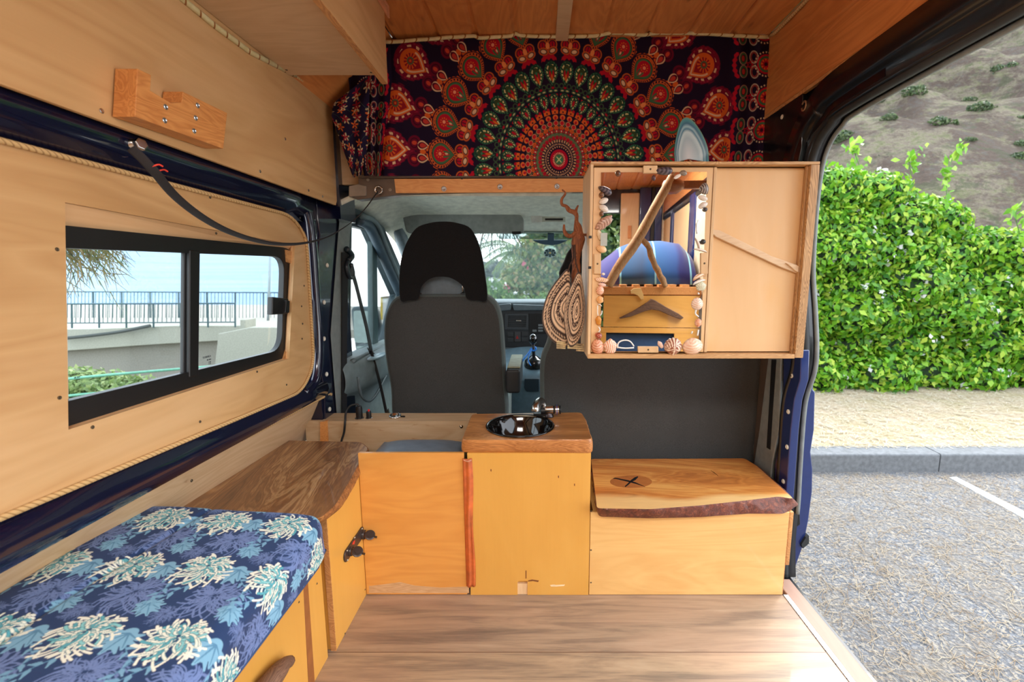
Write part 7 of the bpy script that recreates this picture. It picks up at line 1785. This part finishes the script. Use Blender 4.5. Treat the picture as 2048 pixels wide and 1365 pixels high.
# ================================================================== BEHIND THE CAMERA (seen in the mirror)
bd = thing('bed_platform', 'varnished bed platform with a drawer and driftwood handle, reflected in the mirror', 'bed', (.4, -1.3, 0))
YB = -.48
def RF(u, v, y=YB): return REF(u, v, y)
zt_b = RF(1300, 574).z; zl_ = RF(1300, 590).z; zd = RF(1300, 655).z; zo = RF(1300, 667).z; z9 = RF(1300, 700).z
xa, xb = RF(1195, 600).x - .5, .86
boxf('front_rail', xa, xb, YB - .02, YB, zl_, zt_b, PINEL, bd, .003)
FDR = wood('rear_drawer_ply', (232, 170, 84), (210, 146, 66), 'X', 1, .4, .5, .2)
dw = boxf('drawer', RF(1207, 620).x, xb - .01, YB - .018, YB + .002, zd, zl_ - .006, FDR, bd, .002)
boxf('lower_rail', xa, xb, YB - .02, YB, zo, zd - .004, FDR, bd, .002)
x0r, x1r = RF(1212, 680).x, RF(1348, 680).x
boxf('lower_post', x1r, xb, YB - .02, YB, 0.001, zo, FDR, bd, .002); boxf('lower_post', xa, x0r, YB - .02, YB, 0.001, zo, FDR, bd, .002); boxf('base_rail', x0r, x1r, YB - .02, YB, 0.001, z9 - .02, FDR, bd, .002)
boxf('platform', xa, xb, -2.3, YB - .02, zl_ - .02, zt_b - .012, PINEL, bd, .002)
for u in (1247, 1273, 1299, 1325, 1346, 1372): p = RF(u, 572); boxf('slat', p.x - .022, p.x + .022, -2.0, YB - .004, zt_b - .012, zt_b + .014, PINEL, bd, .002)
hp_ = [(1238, 637), (1268, 622), (1295, 605), (1303, 598), (1312, 602), (1335, 616), (1358, 628), (1368, 636), (1362, 640), (1346, 634), (1318, 622), (1303, 620), (1290, 623), (1262, 634), (1242, 638)]
MB().prism([RF(u, v, YB + .03) for u, v in hp_], (0, -.028, 0)).build('driftwood_handle', wood('driftwood_bent', (128, 92, 70), (66, 42, 30), 'X', 5, 1, .7, 0), dw, bevel=.008, seg=3)
MB().prism([RF(u, v, YB + .018) for u, v in ((1261, 582), (1268, 577), (1282, 577), (1287, 590), (1287, 599), (1282, 600), (1276, 592), (1268, 588), (1262, 588))], (0, -.016, 0)).build('turn_latch', VARNP, bd, bevel=.002)
# stored cushion glimpsed through the opening
sc2 = boxf('stored_cushion', x0r - .02, x1r + .02, YB - .3, YB - .04, z9 - .1, zo - .004, plain('cushion_navy', (44, 72, 112), .75), None, .02)
tag(sc2, 'navy floral cushion stored under the bed, reflected in the mirror', 'cushion')
# blue striped blanket heap
QM = NT('blue_blanket'); sp2 = QM.n('SeparateXYZ'); QM.l(QM.coord(), sp2.inputs[0])
sx_ = QM.math('FRACT', QM.math('ADD', QM.math('MULTIPLY', sp2.outputs['X'], 1.7), QM.math('MULTIPLY', QM.noise(3, 2), .12)))
QM.base(QM.mix(QM.math('LESS_THAN', QM.math('ABSOLUTE', QM.math('SUBTRACT', QM.math('FRACT', QM.math('MULTIPLY', sp2.outputs['X'], 4.3)), .5)), .025), QM.ramp(sx_, [(0, (20, 90, 150)), (.3, (20, 70, 140)), (.34, (26, 34, 110)), (.62, (34, 34, 110)), (.66, (12, 74, 120)), (.9, (40, 70, 110)), (1, (20, 90, 150))]), (130, 200, 230))); QM.set(.9, sheen=.3)
cx_, cz_ = RF(1300, 540, -.95).x, zt_b + .02
V = []; F = []; nx, ny = 60, 40
xa2, xb2 = RF(1205, 540, -.7).x - .15, .85
for j in range(ny + 1):
    for i in range(nx + 1):
        s_, t_ = i / nx, j / ny; x = lerp(xa2, xb2, s_); y = lerp(YB - .10, -1.5, t_)
        prof_ = math.sin(min(1, t_ * 3.2) * math.pi / 2) ** .6 * (1 - max(0, t_ - .6) * .9)
        hgt = np.interp(s_, [0, .15, .35, .6, .9, 1], [.10, .13, .26, .31, .28, .2])
        z = zt_b + .015 + hgt * prof_ + .018 * mnoise.noise(Vector((x * 6, y * 5, 0))) * prof_
        V.append((x, y, z))
for j in range(ny):
    for i in range(nx): F.append((j * (nx + 1) + i, j * (nx + 1) + i + 1, (j + 1) * (nx + 1) + i + 1, (j + 1) * (nx + 1) + i))
bl_ = mesh('blanket', V, F, QM.m, None, smooth=True); bl_.modifiers.new('s', 'SOLIDIFY').thickness = .02
tag(bl_, 'heaped blue striped blanket on the bed, reflected in the mirror', 'blanket')
# forked pole of driftwood
pole = thing('forked_branch', 'forked bare branch propped on the bed edge, reflected in the mirror', 'branch', tuple(RF(1215, 570, YB + .03)))
b = MB().tube(spline([RF(1216, 572, YB + .02), RF(1240, 530, YB + .02), RF(1275, 480, YB + .02), RF(1305, 425, YB + .02), RF(1330, 380, YB + .02), RF(1345, 352, YB + .01)], 6), list(np.interp(np.linspace(0, 1, 31), [0, .3, 1], [.030, .034, .026])), 12)
b.tube(spline([RF(1283, 478, YB + .02), RF(1297, 495, YB + .02), RF(1305, 520, YB + .02), RF(1320, 550, YB + .02), RF(1332, 574, YB + .02)], 6), .019, 10)
for i, v_ in enumerate(b.V): b.V[i] = v_ + Vector((1, .5, 1)) * .006 * mnoise.noise(v_ * 22)
b.build('branch', wood('birch_branch', (204, 164, 116), (140, 96, 60), 'Z', 4, .9, .7, 0, fine=.6, dirt=(110, 72, 48)), pole, smooth=True)
bk = MB().ball(RF(1346, 372, YB - .02), (.07, .06, .05), 14, 10, lambda d: 1 + .15 * mnoise.noise(d * 4)); bk.build('knuckle', wood('knuckle_wood', (150, 92, 52), (96, 54, 28), 'X', 5), pole, smooth=True)
bb = MB().box(RF(1358, 372, YB - .04).x, .865, YB - .07, YB - .03, RF(1360, 378, YB - .04).z, RF(1360, 362, YB - .04).z); bb.build('cross_arm', wood('knuckle_wood', (0, 0, 0), (0, 0, 0)), pole, bevel=.004)
# rear : roof header and partly open back
bkw = st(thing('wall_back', None, None, (0, -2.5, 1)))
boxf('rear_header', -.96, .93, -2.52, -2.47, 1.72, 2.0, NAVY, bkw, .01)
boxf('rear_left_corner', -.98, -.80, -2.52, -2.46, -.1, 1.72, NAVY, bkw, .01)
YR = -2.3
def rx(u): return REF(u, 480, YR).x
RC = wood('rear_door_ply', (228, 196, 150), (208, 172, 124), 'Z', .8, .4, .5, .1)
boxf('rear_door_panel', rx(1240), rx(1277), YR - .03, YR, .3, 1.9, RC, bkw, .01)
boxf('rear_door_pillar', rx(1277), rx(1300), YR - .03, YR + .02, -.1, 1.95, NAVYM, bkw, .01)
boxf('rear_door_seal', rx(1300), rx(1307), YR - .02, YR + .03, -.1, 1.95, RUBBER, bkw, .004)
boxf('rear_corner_pillar', rx(1307), rx(1322), YR - .03, YR + .02, -.1, 1.95, NAVYM, bkw, .01)
boxf('rear_corner_panel', rx(1322), 1.0, YR - .03, YR, .3, 1.95, plain('cream_panel', (224, 206, 176), .5), bkw, .01)
boxf('switch_block', rx(1255), rx(1262), YR + .001, YR + .02, REF(1255, 477, YR).z, REF(1255, 452, YR).z, PINEL, bkw, .002)
boxf('roof_skin', -.97, .95, -2.5, 1.95, 2.0, 2.01, NAVY, bkw, 0)
# trees behind the van
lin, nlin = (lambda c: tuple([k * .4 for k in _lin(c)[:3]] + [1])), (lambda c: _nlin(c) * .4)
b3 = [(x, -7.0 + random.uniform(-.5, .5), z, .9, .8, .8) for x in np.arange(-2, 8, 1.1) for z in (0.2, 1.3, 2.4)]
shrub('rear_trees', 'green trees behind the van, seen only in the mirror', 'trees', b3, 16000, .17, ((60, 96, 44), (110, 150, 70), (180, 200, 120)), 95, front=(0, 1, .3))
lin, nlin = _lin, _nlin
